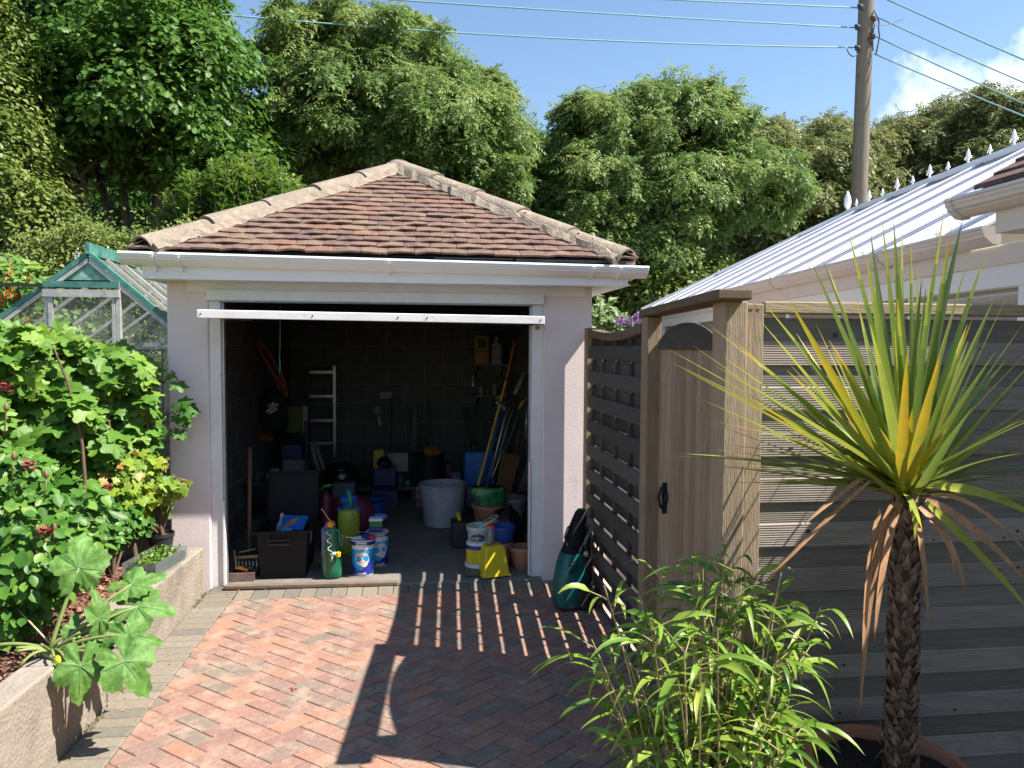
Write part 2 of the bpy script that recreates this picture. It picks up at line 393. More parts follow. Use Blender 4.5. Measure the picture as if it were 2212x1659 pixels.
# bark chips on the bed
n = 5200; yy = RNG.uniform(2.2, 5.0, n); xx = np.array([wallx(a) for a in yy])-.13-RNG.uniform(0, 1, n)**1.3*1.2
P = np.stack([xx, yy, .315+RNG.uniform(0, .02, n)], 1)
bc = leafcloud('bark_chips', mat('bark_chip', (1, 1, 1), .9, (.7, .65, .6), 40, ramp=[(0, (.10, .045, .03)), (.5, (.26, .12, .07)), (1, (.42, .23, .14))]), None, P, RNG.normal(0, .5, (n, 3))+[0, 0, 1], RNG.normal(0, 1, (n, 3)), RNG.uniform(.012, .034, n), ([(-.3, 0, 0), (.3, .05, 0), (.28, 1, .1), (-.25, .9, 0)], [(0, 1, 2, 3)]), RNG.random(n))
tag(bc, 'brown bark chips scattered over the planted bed', 'bark mulch', kind='stuff')

# ---------------------------------------------------------------- garage
GY = 5.10; BW = 9.1
M_REND = mat('pink_render', (.78, .665, .65), .9, (.73, .62, .61), 2.2, bump=.12, bscale=60, stain=(2.6, (.56, .46, .43), .56, .80))
M_REND_IN = mat('inside_plaster', (.16, .155, .15), .95, (.12, .115, .11), 3, bump=.3)
M_UPVC = mat('white_upvc', (.83, .83, .84), .35, (.79, .79, .80), 2, spec=.5, stain=(7, (.60, .57, .52), .66, .9))
M_WPAINT = mat('old_white_paint', (.80, .78, .77), .5, (.72, .68, .66), 6, bump=.12, bscale=40, stain=(11, (.45, .35, .28), .66, .74))
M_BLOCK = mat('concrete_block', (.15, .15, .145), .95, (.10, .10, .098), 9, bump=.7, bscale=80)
M_BLOCKM = mat('block_joint', (.26, .26, .25), .95, (.20, .20, .19), 20)
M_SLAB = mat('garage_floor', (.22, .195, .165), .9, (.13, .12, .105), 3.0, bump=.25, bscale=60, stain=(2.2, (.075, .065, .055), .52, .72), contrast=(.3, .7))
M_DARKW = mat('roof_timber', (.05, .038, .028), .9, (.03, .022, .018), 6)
GX0, GX1, OX0, OX1 = -1.59, 1.185, -1.335, .845       # outer walls, door-frame outer edges
ga = thing('garage', 'pale pink rendered garage with red tiled hipped roof, standing open and full of clutter', 'garage', (-.2, GY, .05))
wb = MB()
wb.box(GX0, OX0, GY, GY+.22, -.05, 2.1); wb.box(OX1, GX1, GY, GY+.22, -.05, 2.1); wb.box(OX0, OX1, GY+.03, GY+.2, 1.985, 2.1)
wb.build('front_wall', M_REND, ga, bevel=.012, seg=3)
wb = MB(); wb.box(OX1, GX1-.01, GY-.012, GY-.001, -.05, .305)
wb.build('plinth', M_REND, ga, bevel=.004)
wb = MB(); wb.box(GX0, GX0+.1, GY+.221, BW+.2, -.05, 2.1); wb.box(GX1-.1, GX1, GY+.221, BW+.2, -.05, 2.1); wb.box(GX0+.101, GX1-.101, BW+.12, BW+.2, -.05, 2.1)
wb.build('side_wall', M_REND, ga)
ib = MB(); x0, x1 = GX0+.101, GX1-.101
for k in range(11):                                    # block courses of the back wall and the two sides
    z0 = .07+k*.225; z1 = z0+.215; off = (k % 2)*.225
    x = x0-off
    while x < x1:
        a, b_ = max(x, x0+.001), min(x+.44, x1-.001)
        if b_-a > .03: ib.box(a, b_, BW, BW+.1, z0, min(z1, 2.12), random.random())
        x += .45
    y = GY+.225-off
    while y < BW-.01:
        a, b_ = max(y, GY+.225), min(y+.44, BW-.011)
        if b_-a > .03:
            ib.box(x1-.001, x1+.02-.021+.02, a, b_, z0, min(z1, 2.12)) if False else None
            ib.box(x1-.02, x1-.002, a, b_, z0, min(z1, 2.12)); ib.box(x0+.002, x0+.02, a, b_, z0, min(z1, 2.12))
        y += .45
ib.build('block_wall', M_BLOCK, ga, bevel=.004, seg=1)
mb = MB(); mb.box(x0+.021, x1-.021, BW+.006, BW+.11, .06, 2.1); mb.box(x0+.001, x0+.014, GY+.222, BW, .06, 2.1); mb.box(x1-.014, x1-.001, GY+.222, BW, .06, 2.1); mb.build('block_mortar', M_BLOCKM, ga)
mb = MB(); mb.prism([(GY-.03, -.06), (GY-.03, .045), (GY-.012, .062), (GY+.10, .07), (BW+.1, .07), (BW+.1, -.06)], lambda p, q, t: (t, p, q), OX0+.002, OX1-.002)
mb.box(GX0+.1, OX0, GY+.221, BW, -.05, .069); mb.box(OX1, GX1-.1, GY+.221, BW, -.05, .069)
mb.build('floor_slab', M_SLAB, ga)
mb = MB(); mb.beam((-1.25, GY-.012, .066), (-.13, GY-.03, .062), .05, .022); mb.build('sill_strip', mat('weathered_batten', (.20, .14, .10), .9, (.11, .08, .06), 12, stretch=(1, 8, 8), bump=.5), ga, bevel=.003)
# ceiling boards + trusses inside
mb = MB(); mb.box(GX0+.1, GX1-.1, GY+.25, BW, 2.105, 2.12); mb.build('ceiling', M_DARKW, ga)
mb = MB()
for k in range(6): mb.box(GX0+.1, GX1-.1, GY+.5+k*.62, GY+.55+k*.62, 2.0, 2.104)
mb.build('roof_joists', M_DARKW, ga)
# door frame
fr = MB()
fr.box(OX0, -1.262, GY+.012, GY+.09, .06, 1.985); fr.box(.772, OX1, GY+.012, GY+.09, .06, 1.985)
fr.box(-1.262, .772, GY+.012, GY+.09, 1.925, 1.985)
fr.build('door_frame', M_WPAINT, ga, bevel=.005)
fr = MB(); fr.box(-1.262, -1.247, GY+.03, GY+.075, .07, 1.92); fr.box(.757, .772, GY+.03, GY+.075, .07, 1.92)
fr.build('door_runner', mat('galv', (.45, .46, .47), .45, (.36, .36, .37), 10, metal=.6), ga)
fr = MB(); fr.box(-1.262, -1.250, GY+.0, GY+.03, .07, .63); fr.box(.755, .767, GY-.0, GY+.03, .075, .86); fr.build('weather_strip', M_WPAINT, ga)
hb = MB(); hb.box(-1.338, .848, GY-.03, GY+.011, 1.932, 2.0); hb.build('header_board', M_WPAINT, ga, bevel=.004)
hb = MB(); hb.box(-1.468, 1.135, GY-.012, GY-.001, 1.985, 2.06); hb.build('lintel_board', M_WPAINT, ga, bevel=.004)
# fascia, soffit
fb = MB(); fb.box(-1.63, 1.345, 4.86, 4.882, 2.045, 2.16); fb.box(-1.652, -1.63, 4.86, BW+.4, 2.045, 2.16); fb.box(1.345, 1.367, 4.86, BW+.4, 2.045, 2.16)
fb.build('fascia', M_UPVC, ga, bevel=.003)
fb = MB(); fb.box(-1.629, 1.344, 4.8825, GY-.013, 2.052, 2.062); fb.box(-1.629, GX0-.001, GY-.012, BW+.4, 2.052, 2.062); fb.box(GX1+.001, 1.344, GY-.012, BW+.4, 2.052, 2.062)
fb.build('soffit', M_UPVC, ga)
# ogee gutter
def ogee(mb, fn, a, b, s=1.0, d=0):
    out = [(0, 0), (-.092, 0), (-.096, -.012), (-.088, -.016), (-.088, -.026), (-.080, -.034), (-.078, -.044), (-.066, -.052), (-.060, -.058), (-.040, -.072), (-.012, -.076), (0, -.074)]
    ins = [(-.006, -.006), (-.006, -.066), (-.036, -.064), (-.062, -.046), (-.078, -.026), (-.082, -.008)]
    poly = [(p*s-d*(1 if p < -.03 else 0), q*s-d) for p, q in out]
    mb.prism([(0, 0)]+[(-.004, -.0)]+[(x*s, y*s) for x, y in ins[:]]+[(x*s-d, y*s-(d if y < -.03 else -d)) for x, y in out[1:]], fn, a, b) if False else mb.prism(poly, fn, a, b)
gt = MB()
gf = lambda p, q, t: (t, 4.859+p, 2.200-.009*(t+1.76)+q)
ogee(gt, gf, -1.76, 1.48)
gu = gt.build('gutter', M_UPVC, ga, smooth=False)
for bx in (-1.57, -1.42, -.18, 1.11, 1.285):
    bm_ = MB(); ogee(bm_, gf, bx-.010, bx+.010, 1.07, .004); bm_.box(bx-.008, bx+.008, 4.835, 4.858, 2.09, 2.125); bm_.build('gutter_bracket', M_UPVC, gu)
# side gutters
gs = MB(); ogee(gs, lambda p, q, t: (-1.653+p, t, 2.19+q), 4.87, BW+.4); ogee(gs, lambda p, q, t: (1.368-p, t, 2.165+q), 4.87, BW+.4); gs.build('side_gutter', M_UPVC, ga)
# roof: hipped
M_TILE = mat('clay_tile', (1, 1, 1), .9, (.62, .55, .50), 30, bump=.9, bscale=110, ramp=[(0, (.16, .105, .095)), (.3, (.205, .135, .115)), (.6, (.235, .155, .12)), (.85, (.21, .14, .125)), (1, (.25, .14, .11))], stain=(9, (.24, .18, .11), .50, .70), contrast=(.3, .7), spec=.2)
M_RIDGE = mat('ridge_tile', (.30, .235, .18), .95, (.19, .155, .125), 9, bump=1.0, bscale=90, stain=(16, (.40, .34, .21), .54, .68), contrast=(.3, .7))
M_LICH = mat('ridge_mortar', (.30, .24, .18), .95, (.19, .155, .12), 20, bump=1.0, bscale=60)
EX0, EX1, EY0, EZ = -1.70, 1.40, 4.80, 2.215
CXr = (EX0+EX1)/2; hw = (EX1-EX0)/2; SL = .575; EYb = BW+.45
AP = Vector((CXr, EY0+hw, EZ+hw*SL)); APb = Vector((CXr, EYb-hw, EZ+hw*SL))
A, B, Cc, D = Vector((EX0, EY0, EZ)), Vector((EX1, EY0, EZ)), Vector((EX1, EYb, EZ)), Vector((EX0, EYb, EZ))
mb = MB(); dz = Vector((0, 0, -.012))
mb.add([A+dz, B+dz, Cc+dz, D+dz, AP+dz, APb+dz], [(0, 1, 4), (1, 2, 5, 4), (2, 3, 5), (3, 0, 4, 5), (0, 3, 2, 1)])
mb.build('roof_felt', mat('felt', (.02, .02, .02), .8), ga)
mb = MB(); mb.box(.62, 1.34, 4.80, 4.86, 2.188, 2.203); mb.box(.1, .6, 4.796, 4.86, 2.196, 2.202)
mb.build('eaves_felt', mat('felt_flap', (.05, .05, .055), .5, (.02, .02, .02), 9), ga)
tl = MB(); gauge, tw = .092, .166
def tiles(O, ux, up, width, nrm, taper, tmax, full=True):
    """courses of plain tiles; O eave corner, ux along eave, up along slope, taper inset per slope metre"""
    k = 0
    while True:
        s0 = k*gauge
        if s0 > tmax-.05: break
        lo, hi = taper*s0-.01, width-taper*s0+.01
        x = -.3-(k % 2)*tw/2+random.uniform(-.012, .012)
        while x < hi:
            if x+tw < lo: x += tw; continue
            a, b_ = max(x+.0015, lo), min(x+tw-.0015, hi)
            if b_-a > .02:
                j = random.gauss(0, .0045); th = .012; lift = abs(random.gauss(0, .003)); sg = random.gauss(0, .0025)
                pts = []
                for s_, hgt in ((s0-.012+j, .017+lift), (s0+gauge+.02, .004)):
                    for xx, c_ in ((a, 0), ((a+b_)/2, .0045), (b_, 0)):
                        p = O+ux*xx+up*(s_)+nrm*(hgt+c_+(sg if xx == a else -sg)*(1 if s_ < s0+.05 else 0)); pts.append(p)
                bot = [p-nrm*th for p in pts[:3]]
                # wear the corners
                for q in (0, 2): pts[q] += up*random.uniform(0, .004)
                rr = random.random()**1.2*.84 if random.random() > .05 else 1.0
                tl.add(pts+bot, [(0, 1, 4, 3), (1, 2, 5, 4), (6, 7, 1, 0), (7, 8, 2, 1), (6, 0, 3), (8, 5, 2)], rr)
            x += tw
        k += 1
sl_ = sqrt(1+SL*SL)
tiles(A, Vector((1, 0, 0)), Vector((0, 1, SL)).normalized(), EX1-EX0, Vector((0, -SL, 1)).normalized(), 1/sl_, hw*sl_)
tiles(D, Vector((0, -1, 0)), Vector((1, 0, SL)).normalized(), EYb-EY0, Vector((-SL, 0, 1)).normalized(), 1/sl_, hw*sl_)
tiles(B, Vector((0, 1, 0)), Vector((-1, 0, SL)).normalized(), EYb-EY0, Vector((SL, 0, 1)).normalized(), 1/sl_, hw*sl_)
rf = tl.build('roof_tiles', M_TILE, ga)
def ridgerun(a, b, n, side):
    rt = MB(); mo = MB(); d = (b-a).normalized(); up = Vector((0, 0, 1)); up = (up-d*up.dot(d)).normalized(); sd = d.cross(up)
    Lr = (b-a).length; seg = Lr/n
    for i in range(n):
        p0 = a+d*(i*seg-.012); p1 = a+d*((i+1)*seg+.012)
        r0, r1 = .112, .094; off = random.gauss(0, .004)
        vs = []; m_ = 12
        for (p, r_) in ((p0, r0), (p1, r1)):
            for rr in (r_, r_-.016):
                for k in range(m_+1):
                    t = pi*(k/m_); vs.append(p+sd*cos(t)*rr*1.0+up*(sin(t)*rr*.82-.035+off))
        q = m_+1; fs = []
        for k in range(m_):
            fs += [(k, k+1, 2*q+k+1, 2*q+k), (q+k, 3*q+k, 3*q+k+1, q+k+1), (k, q+k, q+k+1, k+1), (2*q+k, 2*q+k+1, 3*q+k+1, 3*q+k)]
        rt.add(vs, fs, random.random())
    # bedding mortar, lumpy
    K = int(Lr/.05); vs = []
    for k in range(K+1):
        p = a+d*(Lr*k/K)
        for (sx_, h) in ((-.150, -.045), (-.118, .0), (.118, .0), (.150, -.045), (.10, -.09), (-.10, -.09)):
            vs.append(p+sd*(sx_+random.gauss(0, .006))+up*(h+random.gauss(0, .005)))
    mo.add(vs, [(k*6+i, k*6+(i+1) % 6, (k+1)*6+(i+1) % 6, (k+1)*6+i) for k in range(K) for i in range(6)]+[(0, 1, 2, 3, 4, 5), tuple(K*6+i for i in range(6))])
    o = rt.build('ridge_tiles', M_RIDGE, ga, smooth=True, auto=40); mo.build('ridge_mortar', M_LICH, o)
ridgerun(A+Vector((.06, .05, .035)), AP+Vector((0, 0, .01)), 5, 1)
ridgerun(B+Vector((-.05, .04, .03)), AP+Vector((0, 0, .012)), 5, 1)
ridgerun(AP+Vector((0, -.02, .008)), APb, 5, 1)
# up-and-over door, open
M_DOOR = mat('door_panel', (.62, .60, .58), .6, (.5, .48, .46), 3)
gd = MB(); a0, a1 = Vector((-1.268, 4.80, 1.81)), Vector((.773, 4.80, 1.795))
def dp(x, y): return Vector((x, y, 1.816+(y-4.8)*.055-.0085*(x+1.32)))
gd.add([dp(-1.29, 4.82), dp(.78, 4.82), dp(.78, 6.75), dp(-1.29, 6.75), dp(-1.29, 4.82)+Vector((0, 0, .012)), dp(.78, 4.82)+Vector((0, 0, .012)), dp(.78, 6.75)+Vector((0, 0, .012)), dp(-1.29, 6.75)+Vector((0, 0, .012))],
       [(0, 3, 2, 1), (4, 5, 6, 7), (0, 1, 5, 4), (1, 2, 6, 5), (2, 3, 7, 6), (3, 0, 4, 7)])
door = gd.build('garage_door', M_DOOR, ga)
lp = MB(); lp.add([dp(-1.323, 4.8)+Vector((0, dy, z)) for dy, z in ((0, -.006), (0, .042), (.03, .046), (.03, -.006))]+[dp(.807, 4.8)+Vector((0, dy, z)) for dy, z in ((0, -.006), (0, .042), (.03, .046), (.03, -.006))],
       [(0, 1, 5, 4), (1, 2, 6, 5), (2, 3, 7, 6), (3, 0, 4, 7), (0, 3, 2, 1), (4, 5, 6, 7)])
lp.build('door_lip', M_WPAINT, door, bevel=.003)
st = MB()
for k in range(260):
    x = -1.15+k*1.93/260; p = dp(x, 4.806); hh = random.uniform(.004, .010)*(1 if x > -.3 else .45)
    st.box(x-.004, x+.0045, p.y, p.y+.02, p.z-.006-hh, p.z-.0055)
st.build('rubber_seal', mat('black_rubber', (.012, .012, .012), .8), door)
sc = MB()
for x in (-1.30, -.64, -.12, .06, .78): p = dp(x, 4.798); sc.lathe(p+Vector((0, 0, .02)), [(.0, .003), (.005, .001), (.005, -.002)], 8, M=Matrix.Rotation(pi/2, 3, 'X'))
sc.build('screw', mat('rust', (.12, .06, .03), .7), door)
nest = MB(); nest2 = MB()
for k in range(40):
    x = .765+random.gauss(0, .012); p = dp(x, 4.805); nest.beam(p+Vector((0, 0, -.006)), p+Vector((random.gauss(0, .012), random.uniform(-.006, .01), -.012-random.random()*.035)), .004, .003)
for k in range(40):
    x = -1.19+random.uniform(0, .18); p = dp(x, 4.81); nest2.beam(p+Vector((0, 0, -.006)), p+Vector((random.gauss(0, .015), 0, -.008-random.random()*.012)), .004, .003)
nest.build('moss_debris', mat('debris', (.16, .10, .05), .9), door); nest2.build('moss_debris', mat('debris', (.16, .10, .05), .9), door)
# light switch cord, socket, shelves
mb = MB(); c = at(834, 854, BW-.005); mb.box(c.x-.07, c.x+.07, BW-.03, BW-.001, c.z-.04, c.z+.04)
sk = mb.build('socket', mat('socket_plastic', (.35, .35, .34), .5), ga, bevel=.006)
mb = MB()
for dx in (-.035, .035):
    for (ax, az) in ((0, .012), (-.01, -.008), (.01, -.008)): mb.box(c.x+dx+ax-.003, c.x+dx+ax+.003, BW-.0315, BW-.0302, c.z+az-.005, c.z+az+.005)
mb.build('socket_holes', M_DARKW, sk)
# ---------------------------------------------------------------- fences and gate
M_FDARK = mat('grey_weathered_wood', (1, 1, 1), .9, (.62, .60, .58), 5, stretch=(14, 1.2, 14), bump=.5, bscale=26, ramp=[(0, (.06, .053, .048)), (.5, (.09, .08, .072)), (1, (.125, .11, .098))], contrast=(.3, .7))
M_FTIM = mat('pale_timber', (1, 1, 1), .85, (.66, .62, .54), 6, stretch=(12, 12, .9), bump=.35, bscale=20, ramp=[(0, (.28, .20, .135)), (.5, (.35, .26, .18)), (1, (.43, .33, .235))], contrast=(.3, .7), stain=(3.5, (.15, .115, .08), .56, .78))
M_FTIMX = mat('pale_timber_rail', (1, 1, 1), .85, (.70, .66, .58), 6, stretch=(.9, 12, 12), bump=.35, bscale=20, ramp=[(0, (.36, .28, .18)), (1, (.46, .37, .24))], contrast=(.3, .7))
M_FTIMY = mat('brown_timber_cap', (1, 1, 1), .9, (.6, .55, .5), 6, stretch=(12, .9, 12), bump=.4, bscale=20, ramp=[(0, (.15, .10, .065)), (1, (.20, .14, .09))], contrast=(.3, .7))
M_DECKF = mat('grooved_board', (1, 1, 1), .85, (.70, .66, .64), 5, stretch=(1.0, 10, 10), bump=.28, bscale=14, ramp=[(0, (.32, .275, .235)), (.5, (.38, .33, .285)), (1, (.44, .38, .33))], contrast=(.3, .7), ridges=(2, 110), stain=(5, (.19, .165, .135), .56, .8))
M_DECKB = mat('grooved_board_dark', (1, 1, 1), .9, (.66, .66, .64), 5, stretch=(1.0, 10, 10), bump=.3, bscale=14, ramp=[(0, (.215, .19, .16)), (1, (.28, .25, .215))], contrast=(.3, .7), ridges=(2, 125), stain=(3, (.10, .11, .05), .58, .8))
FX = 1.13
# left fence: woven slats at right angles to the garage
fp = thing('slatted_fence', 'dark weathered slat fence panel with a dipped top, between garage and gate', 'fence', (FX, 4.4, 0))
def topz(y):   # dipped top rail
    t = (y-3.76)/(4.94-3.76); return 1.765-.035*sin(pi*t)
k = 0
z = 1.655
while z > -.1:
    b = MB(); b.box(FX, FX+.014, 3.76, 4.945, z-.084, z, random.random()); b.build('slat', M_FDARK, fp, bevel=.002, seg=1)
    if z > -.05:
        b = MB(); zt = z-.086+.003; b.box(FX+.038, FX+.052, 3.76, 4.945, z-.171, z-.067, random.random()); b.build('slat', M_FDARK, fp, bevel=.002, seg=1)
    z -= .1625
b = MB(); n = 14; vs = []
for i in range(n+1):
    y = 3.76+(4.945-3.76)*i/n
    for x, dz in ((FX+.038, 0), (FX+.052, 0), (FX+.052, 1), (FX+.038, 1)): vs.append((x, y, 1.645 if dz == 0 else topz(y)-.045))
b.add(vs, [(i*4+j, i*4+(j+1) % 4, i*4+4+(j+1) % 4, i*4+4+j) for i in range(n) for j in range(4)]+[(0, 1, 2, 3), (n*4, n*4+1, n*4+2, n*4+3)], .2); b.build('slat', M_FDARK, fp)
for y in (3.77, 4.02, 4.33, 4.65, 4.925):
    b = MB(); b.box(FX+.0145, FX+.0375, y-.014, y+.014, -.05, topz(y)-.047, random.random()); b.build('batten', M_FDARK, fp)
b = MB(); vs = []
for i in range(n+1):
    y = 3.755+(4.955-3.755)*i/n; zz = topz(y)
    for x, dz in ((FX-.008, -.045), (FX+.06, -.045), (FX+.06, .004), (FX-.008, .004)): vs.append((x, y, zz+dz))
b.add(vs, [(i*4+j, i*4+(j+1) % 4, i*4+4+(j+1) % 4, i*4+4+j) for i in range(n) for j in range(4)]+[(0, 1, 2, 3), (n*4, n*4+1, n*4+2, n*4+3)], .5); b.build('top_rail', M_FTIMY, fp, bevel=.003)
b = MB(); b.box(FX-.012, FX+.06, 4.955, 5.04, -.1, 1.775, .4); b.build('post', M_FTIM, fp, bevel=.004)
# gate with its frame
gf_ = thing('garden_gate', 'tall brown boarded timber gate with arched top in a posted frame with a capping lintel', 'gate', (1.18, 3.2, 0))
b = MB(); b.box(1.125, 1.20, 3.645, 3.745, -.15, 1.80, .3); b.build('gate_post', M_FTIM, gf_, bevel=.005)
b = MB(); b.box(1.139, 1.227, 2.72, 2.845, -.2, 1.823, .8); b.build('gate_post', M_FTIM, gf_, bevel=.005)
b = MB(); pts = [(1.075, 2.64), (1.208, 2.64), (1.225, 3.76), (1.115, 3.76)]
b.add([(x, y, 1.824 if y < 3 else 1.801) for x, y in pts]+[(x, y, 1.862 if y < 3 else 1.838) for x, y in pts], [(3, 2, 1, 0), (4, 5, 6, 7), (0, 1, 5, 4), (1, 2, 6, 5), (2, 3, 7, 6), (3, 0, 4, 7)], .2)
b.build('lintel', M_FTIMY, gf_, bevel=.006)
y = 2.875
def archz(y): t = (y-3.285)/.335; return 1.675+.085*(1-abs(t)**2.2)
gb_ = MB()
while y < 3.635:
    y1 = min(y+.066, 3.643); gb_.box(1.190, 1.206, y+.0015, y1-.0015, -.02, 1.66, random.random()); y += .066
gbo = gb_.build('boards', M_FTIM, gf_, bevel=.003, seg=1)
ab = MB(); poly = [(2.875, 1.638)]+[(2.875+.768*i/16, archz(2.95+.67*i/16)) for i in range(17)]+[(3.643, 1.638)]
ab.prism(poly, lambda p, q, t: (t, p, q), 1.179, 1.1895, .3); ab.build('arch_board', M_FDARK, gf_, bevel=.003)
b = MB(); b.box(1.2065, 1.235, 2.9, 3.61, .2, .29); b.box(1.2065, 1.235, 2.9, 3.61, 1.3, 1.39); b.build('ledge', M_FTIMY, gf_)
b = MB(); p0 = Vector((1.175, 3.50, .93))
b.lathe(p0, [(0, -.006), (.028, -.004), (.03, .004), (0, .006)], 16, M=Matrix.Rotation(pi/2, 3, 'Y')); b.tube([p0+Vector((0, 0, .05)), p0+Vector((-.015, 0, .045)), p0+Vector((-.026, 0, .0)), p0+Vector((-.018, 0, -.045)), p0+Vector((0, 0, -.06))], .008, 8)
b.beam(p0+Vector((.006, 0, .07)), p0+Vector((.006, 0, -.08)), .03, .006)
b.build('ring_latch', mat('black_iron', (.018, .018, .018), .5, metal=.3), gf_, smooth=True, auto=40)
# front fence: horizontal grooved boards, alternately front and back
ff = thing('board_fence', 'tall fence panel of horizontal grooved boards with a pale top rail, behind the spiky palm', 'fence', (2.2, 2.87, 0))
FY = 2.785
b = MB(); b.box(1.232, 1.308, 2.755, 2.85, -.2, 1.817, .9); pst = b.build('post', M_FTIM, ff, bevel=.004)
x1 = 2.948
z = 1.677; i = 0
while z > -.2:
    b = MB(); b.box(1.314, x1, FY, FY+.0098, z-.0955, z, random.random()); b.build('front_board', M_DECKF, ff, bevel=.003, seg=1)
    b = MB(); b.box(1.314, x1, FY+.010, FY+.022, z-.0955-.087, z-.0915, random.random()); b.build('back_board', M_DECKB, ff, bevel=.003, seg=1)
    z -= .1785
b = MB(); b.box(1.314, x1, FY+.010, FY+.022, 1.672, 1.765, .3); b.build('back_board', M_DECKB, ff, bevel=.003, seg=1)
for x in (1.33, 1.865, 2.335, 2.82):
    b = MB(); b.box(x-.018, x+.018, FY+.0225, FY+.045, -.1, 1.762, .4); b.build('batten', M_DECKB, ff)
b = MB(); b.box(1.309, x1, FY-.03, FY+.085, 1.782, 1.826, .6); b.build('top_rail', M_FTIMX, ff, bevel=.004)
M_KNOT = mat('wood_knot', (.075, .055, .04), .9, (.04, .03, .022), 60)
kb = MB(); rk_ = random.Random(31)
for k in range(34):
    row = rk_.randrange(9); x = rk_.uniform(1.38, 2.9); zc = 1.677-.1785*row-rk_.uniform(.02, .08); r_ = rk_.uniform(.0035, .008)
    kb.add([(x+cos(2*pi*j/10)*r_*1.4, FY-.0012, zc+sin(2*pi*j/10)*r_) for j in range(10)], [tuple(range(10))])
for (x, zc) in ((1.86, 1.71), (1.62, 1.70), (2.45, 1.72)): kb.add([(x+cos(2*pi*j/12)*.012, FY+.0085, zc+sin(2*pi*j/12)*.010) for j in range(12)], [tuple(range(12))])
kb.build('knots', M_KNOT, ff)['kind'] = 'stuff'
b = MB()
for dx in (.022, .05): b.box(1.232+dx-.006, 1.232+dx+.006, 2.7535, 2.7548, 1.79, 1.798)
b.build('nail_head', mat('rust', (.12, .06, .03), .7), pst)

# ---------------------------------------------------------------- house on the right (eave, gutter, tiled roof, wall)
M_RENDH = mat('house_render', (.62, .47, .45), .9, (.58, .44, .42), 4, bump=.25, bscale=70)
M_UPVC2 = mat('cream_upvc', (.72, .66, .61), .4, (.67, .61, .56), 3, spec=.5, stain=(6, (.42, .33, .27), .62, .85))
ho = thing('bungalow', 'pink rendered bungalow corner with white gutter and brown roof at the right edge', 'house', (3.3, 2.0, 0))
HX, HZ, HY = 2.68, 2.39, 3.87
b = MB(); b.box(2.95, 9, -7, 3.24, -.6, 2.27); b.build('wall', M_RENDH, ho)
b = MB(); b.box(2.683, 2.703, -7, 3.28, 2.19, 2.345); b.box(2.704, 9, 3.26, 3.28, 2.19, 2.345); b.build('fascia', M_UPVC2, ho, bevel=.003)
b = MB(); b.box(2.704, 2.949, -7, 3.259, 2.19, 2.2); b.box(2.95, 9, 3.241, 3.259, 2.19, 2.2); b.build('soffit', M_UPVC2, ho)
b = MB(); hgf = lambda p, q, t: (2.682+p*1.15, t, 2.385+q*1.25); ogee(b, hgf, -7, 3.48); hg = b.build('gutter', M_UPVC2, ho)
for y in (2.98, 2.2, 3.46):
    b = MB(); ogee(b, hgf, y-.02, y+.02, 1.05, .003); b.build('gutter_bracket', M_UPVC2, hg)
M_BTILE = mat('brown_tile', (1, 1, 1), .9, (.6, .55, .52), 20, bump=.9, bscale=80, ramp=[(0, (.10, .06, .05)), (1, (.18, .11, .09))])
b = MB(); sl2 = .62
for k in range(40):
    x = 2.608+k*.105; 
    y = -7-(k % 2)*.13
    while y < 3.32:
        ya, yb = max(y, -7), min(y+.262, 3.34)
        if yb-ya > .03:
            za = 2.40+(x-2.608)*sl2; dzj = random.uniform(0, .005)
            b.add([(x, ya, za+.018+dzj), (x, yb, za+.018+dzj), (x+.13, yb, za+.13*sl2+.004), (x+.13, ya, za+.13*sl2+.004), (x, ya, za-.002), (x, yb, za-.002)],
                  [(0, 3, 2, 1), (4, 0, 1, 5), (1, 2, 5), (0, 4, 3)], random.random())
        y += .265
b.build('roof_tiles', M_BTILE, ho)
b = MB(); b.add([(2.608, -7, 2.385), (2.608, 3.32, 2.385), (6.808, 3.32, 2.385+4.2*sl2), (6.808, -7, 2.385+4.2*sl2), (6.808, -7, 2.3), (6.808, 3.32, 2.3)], [(0, 1, 2, 3), (1, 5, 2), (0, 3, 4), (0, 4, 5, 1), (3, 2, 5, 4)]); b.build('roof_deck', M_DARKW, ho)
# ---------------------------------------------------------------- conservatory
co = thing('conservatory', 'long conservatory with white barred polycarbonate roof and fleur de lis cresting on its ridge', 'conservatory', (4, 8, 0))
C0, C1 = Vector((3.07, 3.95, 2.30)), Vector((4.04, 13.4, 2.30)); dC = (C1-C0); LC = dC.length; dC.normalize(); nC = Vector((dC.y, -dC.x, 0))
RH = 1.35; RW = 2.62; HIPL = 2.35
R0 = C0+nC*RW+Vector((0, 0, RH)); R1 = C0+dC*(LC-HIPL)+nC*RW+Vector((0, 0, RH))
M_POLY = mat('polycarbonate', (.83, .84, .88), .22, (.79, .81, .86), 2, spec=.6)
M_WHITE = mat('white_plastic', (.84, .84, .85), .35, (.80, .80, .81), 3, spec=.5)
M_GAP = mat('bar_gasket', (.22, .22, .34), .6)
b = MB(); o_ = Vector((0, 0, .0)); b.add([C0, C1, R1, R0, C0-Vector((0, 0, .016)), C1-Vector((0, 0, .016)), R1-Vector((0, 0, .016)), R0-Vector((0, 0, .016))], [(0, 1, 2, 3), (7, 6, 5, 4), (0, 4, 5, 1), (1, 5, 6, 2), (2, 6, 7, 3), (3, 7, 4, 0)])
C2 = C1+nC*RW*2; C3 = C0+nC*RW*2; b.add([C1, C2, R1], [(0, 1, 2)]); b.add([R0, R1, C2, C3], [(0, 1, 2, 3)])
b.build('roof_sheet', M_POLY, co)
nb = 10
